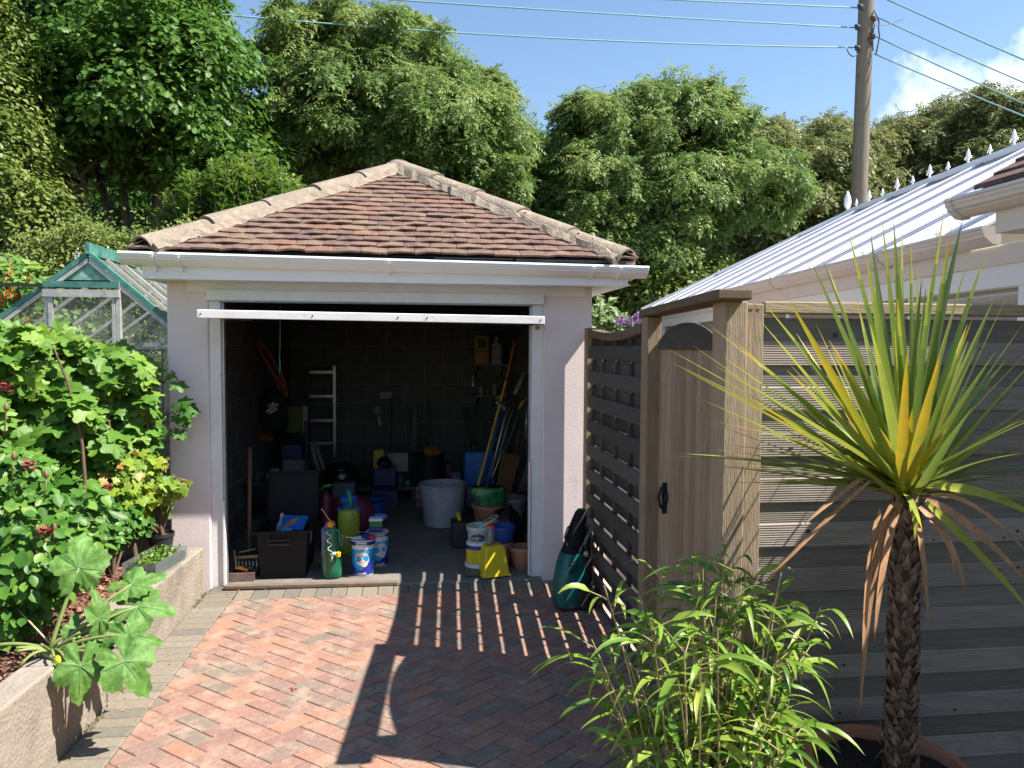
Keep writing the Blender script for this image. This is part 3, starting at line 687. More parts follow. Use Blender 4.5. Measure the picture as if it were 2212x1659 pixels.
for i in range(nb+1):
    t = .25+i*(LC-.3)/nb; a = C0+dC*t+Vector((0, 0, .02)); tt = min(t, (R1-R0).dot(dC)) if t > LC-HIPL else t
    if t <= LC-HIPL: e = C0+dC*t+nC*RW+Vector((0, 0, RH+.02))
    else:
        fr_ = (LC-t)/HIPL; e = a+nC*RW*fr_+Vector((0, 0, RH*fr_))
    if (e-a).length < .2: continue
    b = MB(); b.beam(a-nC*.03, e, .055, .035); ro = b.build('glazing_bar', M_WHITE, co, bevel=.006)
    b = MB(); b.beam(a+dC*(-.034)-nC*.0, e-dC*.034, .010, .012); b.beam(a+dC*(.034), e+dC*.034, .010, .012); b.build('gasket', M_GAP, ro)
b = MB(); b.beam(C1+Vector((0, 0, .03)), R1+Vector((0, 0, .03)), .09, .05); b.build('hip_bar', M_WHITE, co, bevel=.008)
b = MB(); b.beam(R0+Vector((0, 0, .02)), R1+Vector((0, 0, .02)), .15, .06); b.beam(R0+Vector((0, 0, .06)), R1+Vector((0, 0, .06)), .07, .03); rg = b.build('ridge_cap', M_WHITE, co, bevel=.015)
# gutter + fascia + frames under the eave
b = MB(); cgf = lambda p, q, t: tuple(C0+dC*t+nC*(p*1.15+.02)+Vector((0, 0, .0+q*1.3))); ogee(b, cgf, -.25, LC+.1); cg = b.build('gutter', M_UPVC2, co)
for t in (.9, 2.9, 4.9, 6.9):
    b = MB(); ogee(b, cgf, t-.03, t+.03, 1.05, .003); b.build('gutter_bracket', M_UPVC2, cg)
def cpan(x0, x1, z0, z1, d0, d1): 
    b = MB(); vs = []
    for z in (z0, z1):
        for q in (d0, d1):
            for t in (x0, x1): vs.append(C0+dC*t+nC*q+Vector((0, 0, z-2.30)))
    b.add(vs, [(0, 2, 3, 1), (4, 5, 7, 6), (0, 1, 5, 4), (2, 6, 7, 3), (0, 4, 6, 2), (1, 3, 7, 5)]); return b
cpan(-.5, LC, 2.10, 2.205, .03, .06).build('eaves_beam', M_UPVC2, co, bevel=.004)
cpan(-.5, LC, 1.98, 2.099, .05, .10).build('frame_head', M_WHITE, co, bevel=.004)
cpan(-.5, LC, -.2, .6, .05, .25).build('dwarf_wall', M_RENDH, co)
M_GLSS = mat('window_glass', (.30, .27, .22), .05, (.26, .24, .20), 1, spec=.8)
for i in range(9):
    t0 = -.35+i*1.05
    cpan(t0-.06, t0+.0, .6, 1.979, .05, .10).build('mullion', M_WHITE, co, bevel=.004)
    cpan(t0+.001, t0+.989, .605, 1.975, .07, .08).build('window_pane', M_GLSS, co)
# finials
def fleur(c, s, big=False):
    b = MB()
    if big: b.lathe(c, [(0.035*s, -.02*s), (.055*s, .0), (.035*s, .04*s), (.025*s, .06*s), (.07*s, .12*s), (.085*s, .22*s), (.07*s, .34*s), (.035*s, .44*s), (0, .50*s)], 14)
    else:
        b.lathe(c, [(.05*s, -.02*s), (.03*s, .02*s), (.018*s, .06*s), (.03*s, .075*s), (.016*s, .09*s), (.035*s, .13*s), (.042*s, .19*s), (.025*s, .26*s), (0, .31*s)], 10)
        for sg in (-1, 1):
            b.tube([c+Vector((0, 0, .07*s)), c+dC*sg*.04*s+Vector((0, 0, .10*s)), c+dC*sg*.085*s+Vector((0, 0, .135*s)), c+dC*sg*.105*s+Vector((0, 0, .115*s)), c+dC*sg*.10*s+Vector((0, 0, .09*s))], [.014*s, .018*s, .02*s, .018*s, .008*s], 7)
    return b
ridL = (R1-R0).length; nF = 19
for i in range(nF):
    c = R0+dC*(ridL*(i+.3)/nF)+Vector((0, 0, .07)); fleur(c, .55 if i % 2 else .38).build('cresting_finial', M_WHITE, rg, smooth=True)
fleur(R1+dC*.02+Vector((0, 0, .05)), .62, True).build('end_finial', M_WHITE, rg, smooth=True)

# ---------------------------------------------------------------- utility pole and cables
M_POLE = mat('pole_wood', (.22, .18, .14), .9, (.135, .11, .085), 4, stretch=(9, 9, .5), bump=.6, bscale=9, stain=(2.5, (.09, .07, .05), .60, .75), contrast=(.3, .7))
M_CAB = mat('cable', (.20, .34, .38), .6, (.17, .3, .33), 2)
M_CABD = mat('dark_cable', (.035, .05, .08), .6)
up_ = thing('utility_pole', 'tall weathered wooden utility pole rising behind the conservatory ridge', 'utility pole', (at(1855, 440, 15).x, 15, 0))
pb = at(1855, 440, 15); ptp = at(1874, -60, 15)
dirp = (ptp-pb).normalized(); base = pb-dirp*((pb.z+.2)/dirp.z)
b = MB(); npt = 30; b.tube([base+dirp*(i*(ptp-base).length/npt) for i in range(npt+1)], [.172-.022*i/npt for i in range(npt+1)], 20); b.build('shaft', M_POLE, up_, smooth=True)
for (u, v, s_) in ((1852, 60, 1), (1852, 105, 1), (1858, 16, 1), (1884, 78, -1), (1880, 90, -1), (1886, 40, -1)):
    c = at(u, v, 14.86); b = MB(); b.tube([c+Vector((-.05, 0, .05)), c+Vector((.0, -.04, .0)), c+Vector((.05, 0, -.05))], [.03, .045, .02], 8); b.lathe(c, [(0, -.05), (.045, -.03), (.045, .03), (0, .05)], 10)
    b.build('insulator' if s_ > 0 else 'step_bracket', M_CABD if s_ > 0 else mat('rust', (.12, .06, .03), .7), up_, smooth=True)
def cable(pts, rad, label, m=M_CAB, sag=0, grp='overhead cables fanning out from the pole'):
    b = MB(); b.tube(pts, rad, 6); o = b.build('overhead_cable', m, loc=pts[0], smooth=True); tag(o, label, 'cable', grp); return o
def uvline(l, Y0, Y1): return [at(u, v, Y0+(Y1-Y0)*i/(len(l)-1)) for i, (u, v) in enumerate(l)]
def crv(u0, v0, u1, v1, s, n=14): return [(u0+(u1-u0)*i/n, v0+(v1-v0)*i/n+s*4*(i/n)*(1-i/n)) for i in range(n+1)]
cable(uvline(crv(1853, 103, -500, -86, 40, 24), 15, 12), .013, 'lowest pale cable running left from the pole across the sky')
cable(uvline(crv(1852, 60, -500, -110, 12, 20), 15, 12.5), .013, 'middle pale cable running left from the pole, under the short top one')
cable(uvline(crv(1855, 17, -500, -98, 4, 20), 15, 12.5), .013, 'topmost cable on the left of the pole, leaving through the top edge')
cable(uvline(crv(1892, -12, 2900, 405, 10, 20), 15, 8), .016, 'highest cable descending right from the pole')
cable(uvline(crv(1897, 38, 2900, 453, 12, 20), 15, 8), .014, 'second cable from the top descending right from the pole')
cable(uvline(crv(1890, 78, 2900, 503, 12, 20), 15, 8), .014, 'third cable from the top descending right from the pole')
cable(uvline(crv(1888, 116, 2900, 505, 12, 20), 15, 9), .014, 'lowest cable descending right from the pole towards the trees')
for l in ([(1830, 106), (1834, 116), (1842, 122), (1852, 118)], [(1888, 22), (1894, 34), (1899, 48), (1898, 62), (1900, 78), (1896, 100), (1892, 117)], [(1886, 30), (1889, 55), (1884, 80), (1886, 110)]):
    b = MB(); b.tube(uvline(l, 14.85, 14.8), .014, 6); b.build('drop_wire', M_CABD, up_, smooth=True)
b = MB(); b.tube(uvline([(1892, 56), (1915, 54), (1950, 42), (1968, 26)], 14.8, 14.4), .008, 6); b.build('drop_wire', mat('pale_wire', (.55, .6, .6), .5), up_, smooth=True)
# ---------------------------------------------------------------- trees and hedges
def leafmat(name, c0, c1, c2, transl=.35, rough=.5, spec=.35): return mat(name, (1, 1, 1), rough, (.80, .82, .78), 3, ramp=[(0, c0), (.5, c1), (1, c2)], transl=transl, spec=spec, contrast=(.3, .7))
M_BARK = mat('bark', (.17, .145, .11), .95, (.09, .075, .055), 8, stretch=(4, 4, 1), bump=.8, bscale=30)
M_BARKP = mat('pale_bark', (.28, .24, .18), .95, (.16, .14, .10), 8, stretch=(4, 4, 1), bump=.8, bscale=30)
def limbs(mb, p, d, ln, r, depth, spread, ends, rng, up=.25):
    n = 5; pts = [p]; q = Vector(p); dd = Vector(d).normalized()
    for i in range(n):
        dd = (dd+Vector((rng.gauss(0, .16), rng.gauss(0, .16), rng.gauss(0, .10)+up*.2))).normalized(); q = q+dd*ln/n; pts.append(q.copy())
    mb.tube(pts, [r*(1-.55*i/n) for i in range(n+1)], 7 if r > .04 else 5, cap=False)
    if depth == 0: ends.append(q); return
    for k in range(rng.choice((2, 3, 3))):
        a = rng.uniform(0, 6.28); s_ = Vector((cos(a), sin(a), rng.uniform(-.1, .5)))*spread
        i = rng.choice((3, 4, 5)); limbs(mb, pts[i], (dd+s_).normalized(), ln*rng.uniform(.55, .8), r*.5, depth-1, spread, ends, rng, up)
def tree(name, label, cat, base, blobs, leafm, shape, lsize, nleaf, seed, trunk_r=.16, trunk_h=2.2, bark=M_BARK, droop=.3, group=None, part='crown', tilt=(0, 0), inner=.35, limb_ln=1.6, depth=3, minz=None, clump=.28, dens=None):
    """base; blobs = list of (x,y,z,rx,ry,rz) masses forming the crown"""
    rng = random.Random(seed); g = np.random.default_rng(seed)
    t = thing(name, label, cat, base, group); base = Vector(base)
    mb = MB(); ends = []
    top = base+Vector((tilt[0], tilt[1], trunk_h))
    if trunk_r > 0:
        mb.tube([base+Vector((0, 0, -.3)), base+(top-base)*.5+Vector((rng.gauss(0, .08), 0, 0)), top], [trunk_r*1.25, trunk_r, trunk_r*.8], 10)
        for bl in blobs:
            c = Vector(bl[:3]); s_ = (c-top); mid = top+s_*.5+Vector((rng.gauss(0, .2), rng.gauss(0, .2), -.1*s_.length))
            lp = bez(top-Vector((0, 0, rng.uniform(0, trunk_h*.4))), mid, c, 7); rr = trunk_r*.5
            mb.tube(lp, [rr*(1-.6*i/6) for i in range(7)], 6, cap=False)
            for k in range(3): limbs(mb, lp[rng.choice((3, 4, 5))], Vector((rng.gauss(0, 1), rng.gauss(0, 1), rng.uniform(-.1, 1))), min(bl[3:])*rng.uniform(.5, .8), rr*.4, 1, .7, ends, rng)
        for bl in blobs:       # outer limbs reaching the edge of each mass
            for k in range(4):
                dd = Vector((rng.gauss(0, 1), -abs(rng.gauss(0, .8)), rng.uniform(-.2, 1))).normalized(); c = Vector(bl[:3]); e_ = c+Vector((dd.x*bl[3], dd.y*bl[4], dd.z*bl[5]))*rng.uniform(.85, 1.05)
                mb.tube(bez(c-Vector((0, 0, bl[5]*.5)), c+(e_-c)*.4+Vector((0, 0, -.1)), e_, 7), [.035, .03, .026, .02, .015, .011, .006], 5, cap=False)
        mb.build('trunk', bark, t, smooth=True)
    vol = np.array([b[3]*b[4]*b[5] for b in blobs])**.67; pr = vol/vol.sum()
    # clumps sit over the shell of each mass, leaves over each clump
    ncl = max(30, nleaf//42); which = g.choice(len(blobs), ncl, p=pr); B_ = np.array(blobs)[which]
    d = g.normal(size=(ncl, 3)); d /= np.linalg.norm(d, axis=1, keepdims=True); d[:, 2] = np.where(d[:, 2] < -.55, -d[:, 2], d[:, 2])
    rad = np.where(g.random(ncl) < inner, g.uniform(.35, .8, ncl), g.uniform(.74, 1.08, ncl))
    ph = seed*1.7; hole = np.sin(d[:, 0]*4.7+ph+which)*np.sin(d[:, 1]*4.1+2*ph)+np.sin(d[:, 2]*5.3+ph*3+which*2)*.6
    tuft = g.random(ncl) < .17; rad = np.where(tuft & (d[:, 2] > -.1), g.uniform(1.05, 1.28, ncl), rad)
    cc = B_[:, :3]+d*B_[:, 3:]*rad[:, None]; pc_ = np.where(hole < -.38, .10, 1.0)*g.uniform(.4, 1.6, ncl); pc_ /= pc_.sum()
    cs = g.uniform(.6, 1.4, ncl)*clump*np.where(tuft, .55, 1)*np.cbrt(B_[:, 3]*B_[:, 4]*B_[:, 5])**.5
    ci = g.choice(ncl, nleaf, p=pc_); e = g.normal(size=(nleaf, 3)); e /= np.linalg.norm(e, axis=1, keepdims=True); rr = g.random(nleaf)**.4
    P = cc[ci]+e*(rr*cs[ci])[:, None]*np.array([1.15, 1.15, .75])
    out = d[ci]*.6+e*.9; Nn = out*.7+np.array([0, 0, .75])+g.normal(0, .45, (nleaf, 3))
    T = out+g.normal(0, .55, (nleaf, 3))-np.array([0, 0, droop])
    if minz is not None: k = P[:, 2] > minz; P, Nn, T, ci = P[k], Nn[k], T[k], ci[k]; nleaf = len(P)
    clr = g.random(ncl)
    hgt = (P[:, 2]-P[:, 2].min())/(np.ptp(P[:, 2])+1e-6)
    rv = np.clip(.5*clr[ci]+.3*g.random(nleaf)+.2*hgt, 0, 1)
    leafcloud(part, leafm, t, P, Nn, T, lsize*g.uniform(.65, 1.35, nleaf), shape, rv)
    return t
PIN = pinnate(4, .15, .38, .22); PIN4 = pinnate(4, .15, .42, .2)
OAK = ([(0, 0, 0), (.18, .18, .03), (.12, .34, 0), (.34, .5, .06), (.2, .62, 0), (.26, .85, .02), (0, 1, -.05), (-.26, .85, .02), (-.2, .62, 0), (-.34, .5, .06), (-.12, .34, 0), (-.18, .18, .03)], [(0, 1, 2, 3, 4, 5, 6), (0, 6, 7, 8, 9, 10, 11)])
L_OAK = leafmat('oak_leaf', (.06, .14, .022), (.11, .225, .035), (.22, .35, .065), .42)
L_ASH = leafmat('ash_leaf', (.10, .18, .05), (.20, .30, .08), (.38, .43, .15), .45)
L_ASH2 = leafmat('ash_leaf_olive', (.13, .17, .055), (.21, .24, .08), (.32, .32, .13), .42)
L_HAW = leafmat('hawthorn_leaf', (.10, .15, .03), (.17, .23, .04), (.27, .31, .07), .35)
L_LAU = leafmat('laurel_leaf', (.10, .20, .03), (.15, .28, .04), (.30, .38, .07), .3, .35, .5)
L_PRI = leafmat('privet_leaf', (.14, .19, .04), (.20, .26, .055), (.30, .33, .09), .35)
def m3(u, v, Y): p = at(u, v, Y); return (p.x, p.y, p.z)
def blob(u, v, Y, w, h, dep): # size in sheet units at that depth
    k = Y/1640.; p = at(u, v, Y); return (p.x, p.y, p.z, w*k/2, dep, h*k/2)
# big oak, left
b = at(280, 470, 13.5)
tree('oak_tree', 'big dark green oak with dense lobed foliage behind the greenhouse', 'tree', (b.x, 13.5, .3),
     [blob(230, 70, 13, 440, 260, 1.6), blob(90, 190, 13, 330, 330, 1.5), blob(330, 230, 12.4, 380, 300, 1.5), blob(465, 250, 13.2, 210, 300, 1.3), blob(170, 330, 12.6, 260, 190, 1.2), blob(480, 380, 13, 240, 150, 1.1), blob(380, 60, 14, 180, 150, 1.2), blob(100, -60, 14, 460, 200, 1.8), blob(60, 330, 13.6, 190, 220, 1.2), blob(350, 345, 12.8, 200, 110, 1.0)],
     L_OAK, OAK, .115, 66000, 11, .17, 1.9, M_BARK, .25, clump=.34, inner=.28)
# middle tree
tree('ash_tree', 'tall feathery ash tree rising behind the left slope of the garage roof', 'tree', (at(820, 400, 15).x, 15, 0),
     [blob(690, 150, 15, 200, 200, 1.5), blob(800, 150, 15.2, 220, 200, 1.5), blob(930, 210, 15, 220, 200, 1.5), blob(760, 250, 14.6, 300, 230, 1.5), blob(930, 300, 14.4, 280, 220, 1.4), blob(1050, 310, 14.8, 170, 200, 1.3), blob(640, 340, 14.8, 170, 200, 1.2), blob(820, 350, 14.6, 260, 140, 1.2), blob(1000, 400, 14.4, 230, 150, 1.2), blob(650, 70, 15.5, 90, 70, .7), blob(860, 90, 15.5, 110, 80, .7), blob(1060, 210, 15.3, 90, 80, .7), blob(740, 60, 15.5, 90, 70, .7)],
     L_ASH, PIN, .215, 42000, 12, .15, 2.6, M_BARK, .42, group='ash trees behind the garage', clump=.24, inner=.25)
# right middle tree
tree('ash_tree', 'rounded ash tree standing alone against the sky right of the garage roof', 'tree', (at(1350, 520, 15.5).x, 15.5, 0),
     [blob(1300, 320, 15.5, 190, 190, 1.4), blob(1430, 300, 15.4, 230, 210, 1.5), blob(1550, 310, 15.6, 150, 150, 1.2), blob(1290, 430, 15, 260, 190, 1.4), blob(1450, 440, 15, 300, 210, 1.4), blob(1590, 420, 15.2, 230, 200, 1.3), blob(1370, 235, 15.6, 130, 70, .9), blob(1460, 205, 15.6, 100, 60, .7), blob(1560, 235, 15.6, 90, 60, .6), blob(1250, 250, 15.6, 80, 60, .6), blob(1370, 540, 14.8, 300, 150, 1.2), blob(1240, 520, 14.8, 170, 160, 1.0)],
     L_ASH, PIN, .215, 38000, 13, .14, 2.4, M_BARK, .42, group='ash trees behind the garage', clump=.24, inner=.25)
# dark gap trees between and behind
tree('ash_tree', 'lower shaded ash filling the dip behind the right slope of the garage roof', 'tree', (at(1140, 520, 17).x, 17, 0),
     [blob(1140, 400, 17, 200, 150, 1.4), blob(1180, 470, 16.5, 240, 180, 1.4), blob(1080, 480, 16.4, 240, 200, 1.3), blob(1210, 345, 17.2, 90, 70, .8), blob(1110, 350, 17, 100, 100, .9)],
     L_ASH, PIN, .23, 17000, 14, .12, 2.2, M_BARK, .42, group='ash trees behind the garage', clump=.4)
specs = [(1690, 380, 20, 230, 170, 'olive green ash just left of the wooden pole, lower than its neighbours'), (1800, 370, 21, 200, 180, 'bushy ash directly behind the wooden pole'), (1990, 350, 21, 240, 170, 'olive ash with two raised tufts right of the wooden pole'), (2150, 320, 20, 220, 220, 'taller olive ash at the right edge above the bungalow roof')]
for i, (u, v, Y, w_, h_, lab) in enumerate(specs):
    tree('ash_tree', lab, 'tree', (at(u, 520, Y).x, Y, 0), [blob(u-50, v, Y, w_*.8, h_, 1.8), blob(u+60, v+10, Y-.5, w_*.8, h_*.9, 1.8), blob(u, v+110, Y-1, w_*1.2, h_*1.2, 1.8), blob(u-70, v+200, Y-.8, w_*.9, h_*1.0, 1.5), blob(u+60, v+200, Y-.8, w_*.9, h_*1.0, 1.5), blob(u+random.uniform(-40, 40), v-h_*.45, Y, 90, 60, .8)],
         L_ASH2, PIN4, .28, 15000, 30+i, .12, 3, M_BARK, .42, group='ash trees in the row behind the conservatory', clump=.36)
# yellow-green hawthorn on the far left, bush right of the garage
tree('hawthorn_tree', 'yellow green hawthorn tree cut by the left edge', 'tree', (at(-60, 500, 11).x, 11, .3),
     [blob(-30, 230, 11, 150, 230, .9), blob(-20, 400, 10.8, 200, 230, .9), blob(50, 470, 10.6, 150, 160, .8), blob(-40, 90, 11.4, 130, 200, .8), blob(30, 330, 10.8, 90, 120, .6)],
     L_HAW, LEAF4, .07, 26000, 15, .09, 1.6, M_BARKP, .2, clump=.36, inner=.2)
tree('hawthorn_bush', 'yellowish green bush beside the garage gutter end, right of the roof', 'bush', (at(1480, 640, 14.6).x, 14.6, 0),
     [blob(1480, 600, 14.6, 200, 120, .8), blob(1420, 650, 14.4, 210, 130, .8), blob(1550, 640, 14.5, 160, 150, .8), blob(1480, 700, 14.3, 300, 120, .8), blob(1380, 640, 14.6, 110, 110, .6)],
     L_HAW, LEAF4, .085, 20000, 16, .06, .8, M_BARKP, .2, clump=.34, inner=.2)
# laurel
def shrub_spikes(name, label, cat, base, cx, cy, rx, ry, zt, nst, m, ls, seed, zf):
    g = np.random.default_rng(seed); rng = random.Random(seed); t = thing(name, label, cat, base); P, Nn, T, SZ, R_ = [], [], [], [], []; st = MB()
    for i in range(nst):
        a = rng.uniform(0, 6.28); q = sqrt(rng.random()); x = cx+cos(a)*rx*q; y = cy+sin(a)*ry*q; top = zf(x, q)+rng.uniform(-.15, .22); h = rng.uniform(.7, 1.3)
        lean = Vector((rng.gauss(0, .14), rng.gauss(0, .14), 1)).normalized(); p0 = Vector((x, y, top))-lean*h; rr = rng.random()
        st.tube([p0, p0+lean*h], [.008, .003], 4, cap=False)
        for k in range(34):
            t_ = rng.random()**.7; p = p0+lean*h*t_; b_ = rng.uniform(0, 6.28); o = Vector((cos(b_), sin(b_), rng.uniform(.5, 1.3)))
            P.append(p); T.append(o); Nn.append(Vector((cos(b_)*-.5, sin(b_)*-.5, 1))+Vector((rng.gauss(0, .3), rng.gauss(0, .3), 0))); SZ.append(ls*rng.uniform(.7, 1.25)*(1 if t_ < .9 else .7)); R_.append(min(1, .5*rr+.3*rng.random()+(.25 if t_ > .8 else 0)))
    st.build('stems', M_BARKP, t); leafcloud('leaves', m, t, P, Nn, T, SZ, ([(0, 0, 0), (.17, .35, .04), (.15, .7, .03), (0, 1, -.05), (-.15, .7, .03), (-.17, .35, .04)], [(0, 1, 2, 3), (0, 3, 4, 5)]), R_); return t
c = at(560, 430, 10.2)
shrub_spikes('laurel_shrub', 'bright green laurel shrub with upright shoots behind the left slope of the garage roof', 'shrub', (c.x, 10.2, .3), c.x, 10.2, 1.15, .6, 3, 330, L_LAU, .12, 21, lambda x, q: c.z+.35+.12*cos((x-c.x)*2)-.5*max(0, (x-c.x))**1.2*.8-.3*q)
# privet hedge behind greenhouse
g = np.random.default_rng(5); nh = 95000
hx = g.uniform(-8.6, -1.0, nh); 
c1 = at(300, 520, 9.5)
def htop(x): return 2.75+.16*np.sin(x*1.7+1)+.10*np.sin(x*4.3)+.05*np.sin(x*11)
hedge = thing('privet_hedge', 'yellow green clipped privet hedge with a rough top behind the greenhouse', 'hedge', (-4.5, 9.7, .3))
face = g.random(nh); hz_ = np.where(face < .62, g.uniform(.4, 1, nh)**.8, 1.0)*htop(hx)+g.normal(0, .06, nh)
hy = np.where(face < .62, 9.35+g.normal(0, .09, nh)+.08*np.sin(hx*5)*np.sin(hz_*6), g.uniform(9.3, 10.3, nh))
sel = g.random(nh) < .12; hz_ = np.where(sel, hz_+g.uniform(0, .22, nh), hz_)
P = np.stack([hx, hy, hz_], 1); Nn = g.normal(0, .6, (nh, 3))+np.array([.1, -.7, .8]); T = g.normal(0, .6, (nh, 3))+np.array([0, -.2, .6])
leafcloud('leaves', L_PRI, hedge, P, Nn, T, g.uniform(.03, .058, nh), LEAF4, np.clip(g.random(nh)*.5+.5*(.5+.5*np.sin(hx*3+hz_*5)), 0, 1))
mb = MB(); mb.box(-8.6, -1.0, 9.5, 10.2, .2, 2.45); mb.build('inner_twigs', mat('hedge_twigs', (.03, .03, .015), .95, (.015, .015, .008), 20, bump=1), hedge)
# dense wood behind everything, reads as one mass
g = np.random.default_rng(6); n = 42000; yy = g.uniform(21, 25, n); xx = g.uniform(-22, 34, n); zz = g.random(n)**.8*(4.6+2.6*(xx < -3)+.5*np.sin(xx*.9)+.4*np.sin(xx*2.3))+.1
wd = leafcloud('woodland', L_OAK, None, np.stack([xx, yy, zz], 1), g.normal(0, .6, (n, 3))+[0, -.4, .7], g.normal(0, .7, (n, 3))-[0, 0, .4], g.uniform(.35, .75, n), PIN4, g.random(n)*.5)
tag(wd, 'dark belt of woodland seen in the gaps behind the garden trees', 'woodland', kind='stuff')
# ---------------------------------------------------------------- greenhouse
gh = thing('greenhouse', 'small aluminium greenhouse with green painted ridge and glass gable behind the vine', 'greenhouse', (-2.4, 6.6, .3))
M_ALU = mat('aluminium', (.55, .54, .50), .5, (.38, .37, .34), 12, metal=.35, bump=.2)
M_GREENP = mat('green_paint', (.02, .14, .11), .5, (.10, .24, .20), 14, stain=(20, (.45, .50, .46), .60, .7))
M_TEAL = mat('painted_glass', (.03, .22, .17), .35, (.28, .42, .36), 9, stain=(5, (.01, .10, .085), .5, .7), contrast=(.42, .62))
M_GLASS = mat('greenhouse_glass', (.45, .48, .42), .12, (.5, .5, .42), 4, spec=.6, alpha=.22)
GYf, GYb, GA, GXl, GXr, GEz = 6.0, 8.5, Vector((-2.41, 0, 2.315)), -3.28, -1.645, 1.64
GXc = -2.41; slp = (2.315-GEz)/(GXc-GXl); slr = (2.315-GEz)/(GXr-GXc)
def rl(x): return 2.315-(GXc-x)*slp if x < GXc else 2.315-(x-GXc)*slr
def gbeam(a, b, w, h, m, nm='frame_bar', **k): o = MB(); o.beam(a, b, w, h); return o.build(nm, m, gh, **k)
gbeam((GXl, GYf, GEz), (GXc, GYf, 2.315), .05, .035, M_GREENP, 'gable_rafter'); gbeam((GXc, GYf, 2.315), (GXr, GYf, GEz), .05, .035, M_GREENP, 'gable_rafter')
gbeam((GXl, GYf-.01, GEz-.045), (GXc, GYf-.01, 2.27), .02, .03, M_ALU); gbeam((GXc, GYf-.01, 2.27), (GXr, GYf-.01, GEz-.045), .02, .03, M_ALU)
gbeam((GXc, GYf-.04, 2.35), (GXc, GYb, 2.35), .03, .085, M_GREENP, 'ridge_cap')
for x in (-2.70, -2.205): gbeam((x, GYf-.012, .3), (x, GYf-.012, rl(x)-.03), .03, .04, M_ALU, 'door_post')
gbeam((-2.67, GYf-.03, .35), (-2.67, GYf-.03, 2.04), .03, .02, M_ALU, 'door_stile'); gbeam((-2.235, GYf-.03, .35), (-2.235, GYf-.03, 2.0), .02, .02, M_ALU, 'door_stile')
gbeam((-2.72, GYf-.035, 2.085), (-2.19, GYf-.035, 2.085), .03, .045, M_GREENP, 'door_header'); gbeam((-2.72, GYf-.036, 2.02), (-2.19, GYf-.036, 2.02), .03, .055, M_ALU, 'door_header')
gbeam((-3.5, GYf-.05, 2.088), (-2.72, GYf-.05, 2.072), .02, .022, mat('black_steel', (.02, .02, .025), .4), 'door_track')
gbeam((GXl, GYf, .9), (-2.72, GYf, .9), .02, .03, M_ALU); gbeam((-2.19, GYf, 1.62), (GXr, GYf, 1.62), .015, .02, M_ALU)
for x in (GXl, GXr):
    gbeam((x, GYf, GEz), (x, GYb, GEz), .04, .05, M_ALU, 'eaves_bar')
    for y in (GYf, 6.6, 7.25, 7.9, GYb): gbeam((x, y, .3), (x, y, GEz), .03, .03, M_ALU)
for k, y in enumerate((6.6, 7.25, 7.9)):
    gbeam((GXc, y, 2.31), (GXr, y, GEz), .035, .03, M_ALU, 'roof_bar'); gbeam((GXl, y, GEz), (GXc, y, 2.31), .035, .03, M_ALU, 'roof_bar')
gbeam((GXc, 6.30, 2.31), (GXr, 6.30, GEz), .02, .02, M_ALU, 'roof_bar'); gbeam((GXc, 6.93, 2.31), (GXr, 6.93, GEz), .02, .02, M_ALU, 'roof_bar')
for y in (GYb,): gbeam((GXl, y, GEz), (GXc, y, 2.3), .04, .03, M_ALU); gbeam((GXc, y, 2.3), (GXr, y, GEz), .04, .03, M_ALU); gbeam((GXl, y, GEz), (GXr, y, GEz), .03, .04, M_ALU)
gbeam((-2.9, 7.9, .3), (-2.9, 7.9, 1.9), .025, .025, M_ALU); gbeam((-2.3, GYb, .3), (-2.3, GYb, 2.2), .03, .03, M_ALU); gbeam((-3.2, 6.3, 1.35), (-3.2, 8.3, 1.35), .2, .02, M_ALU, 'shelf')
mb = MB(); mb.add([(-2.70, GYf-.004, rl(-2.70)-.04), (-2.70, GYf-.004, 2.12), (-2.205, GYf-.004, 2.12), (-2.205, GYf-.004, rl(-2.205)-.04), (GXc, GYf-.004, 2.27)]+[(-2.70, GYf, rl(-2.70)-.04), (-2.70, GYf, 2.12), (-2.205, GYf, 2.12), (-2.205, GYf, rl(-2.205)-.04), (GXc, GYf, 2.27)],
     [(0, 1, 2, 3, 4), (9, 8, 7, 6, 5)]+[(i, (i+1) % 5, 5+(i+1) % 5, 5+i) for i in range(5)]); mb.build('gable_panel', M_TEAL, gh)
def pane(vs): o = MB(); o.add(vs, [tuple(range(len(vs)))]); o.build('glass_pane', M_GLASS, gh)
pane([(GXl, GYf, .3), (-2.715, GYf, .3), (-2.715, GYf, rl(-2.715)-.02), (GXl, GYf, GEz)]); pane([(-2.19, GYf, .3), (GXr, GYf, .3), (GXr, GYf, GEz), (-2.19, GYf, rl(-2.19)-.02)])
pane([(-2.69, GYf-.03, .35), (-2.22, GYf-.03, .35), (-2.22, GYf-.03, 2.0), (-2.69, GYf-.03, 2.0)])
for a, b_ in ((6.0, 6.6), (6.6, 7.25), (7.25, 7.9), (7.9, 8.5)):
    pane([(GXr, a+.02, GEz), (GXr, b_-.02, GEz), (GXc, b_-.02, 2.3), (GXc, a+.02, 2.3)]); pane([(GXl, a+.02, GEz), (GXl, b_-.02, GEz), (GXc, b_-.02, 2.3), (GXc, a+.02, 2.3)])
    pane([(GXr, a+.02, .3), (GXr, b_-.02, .3), (GXr, b_-.02, GEz), (GXr, a+.02, GEz)]); pane([(GXl, a+.02, .3), (GXl, b_-.02, .3), (GXl, b_-.02, GEz), (GXl, a+.02, GEz)])
pane([(GXl, GYb, .3), (GXr, GYb, .3), (GXr, GYb, GEz), (GXc, GYb, 2.3), (GXl, GYb, GEz)])

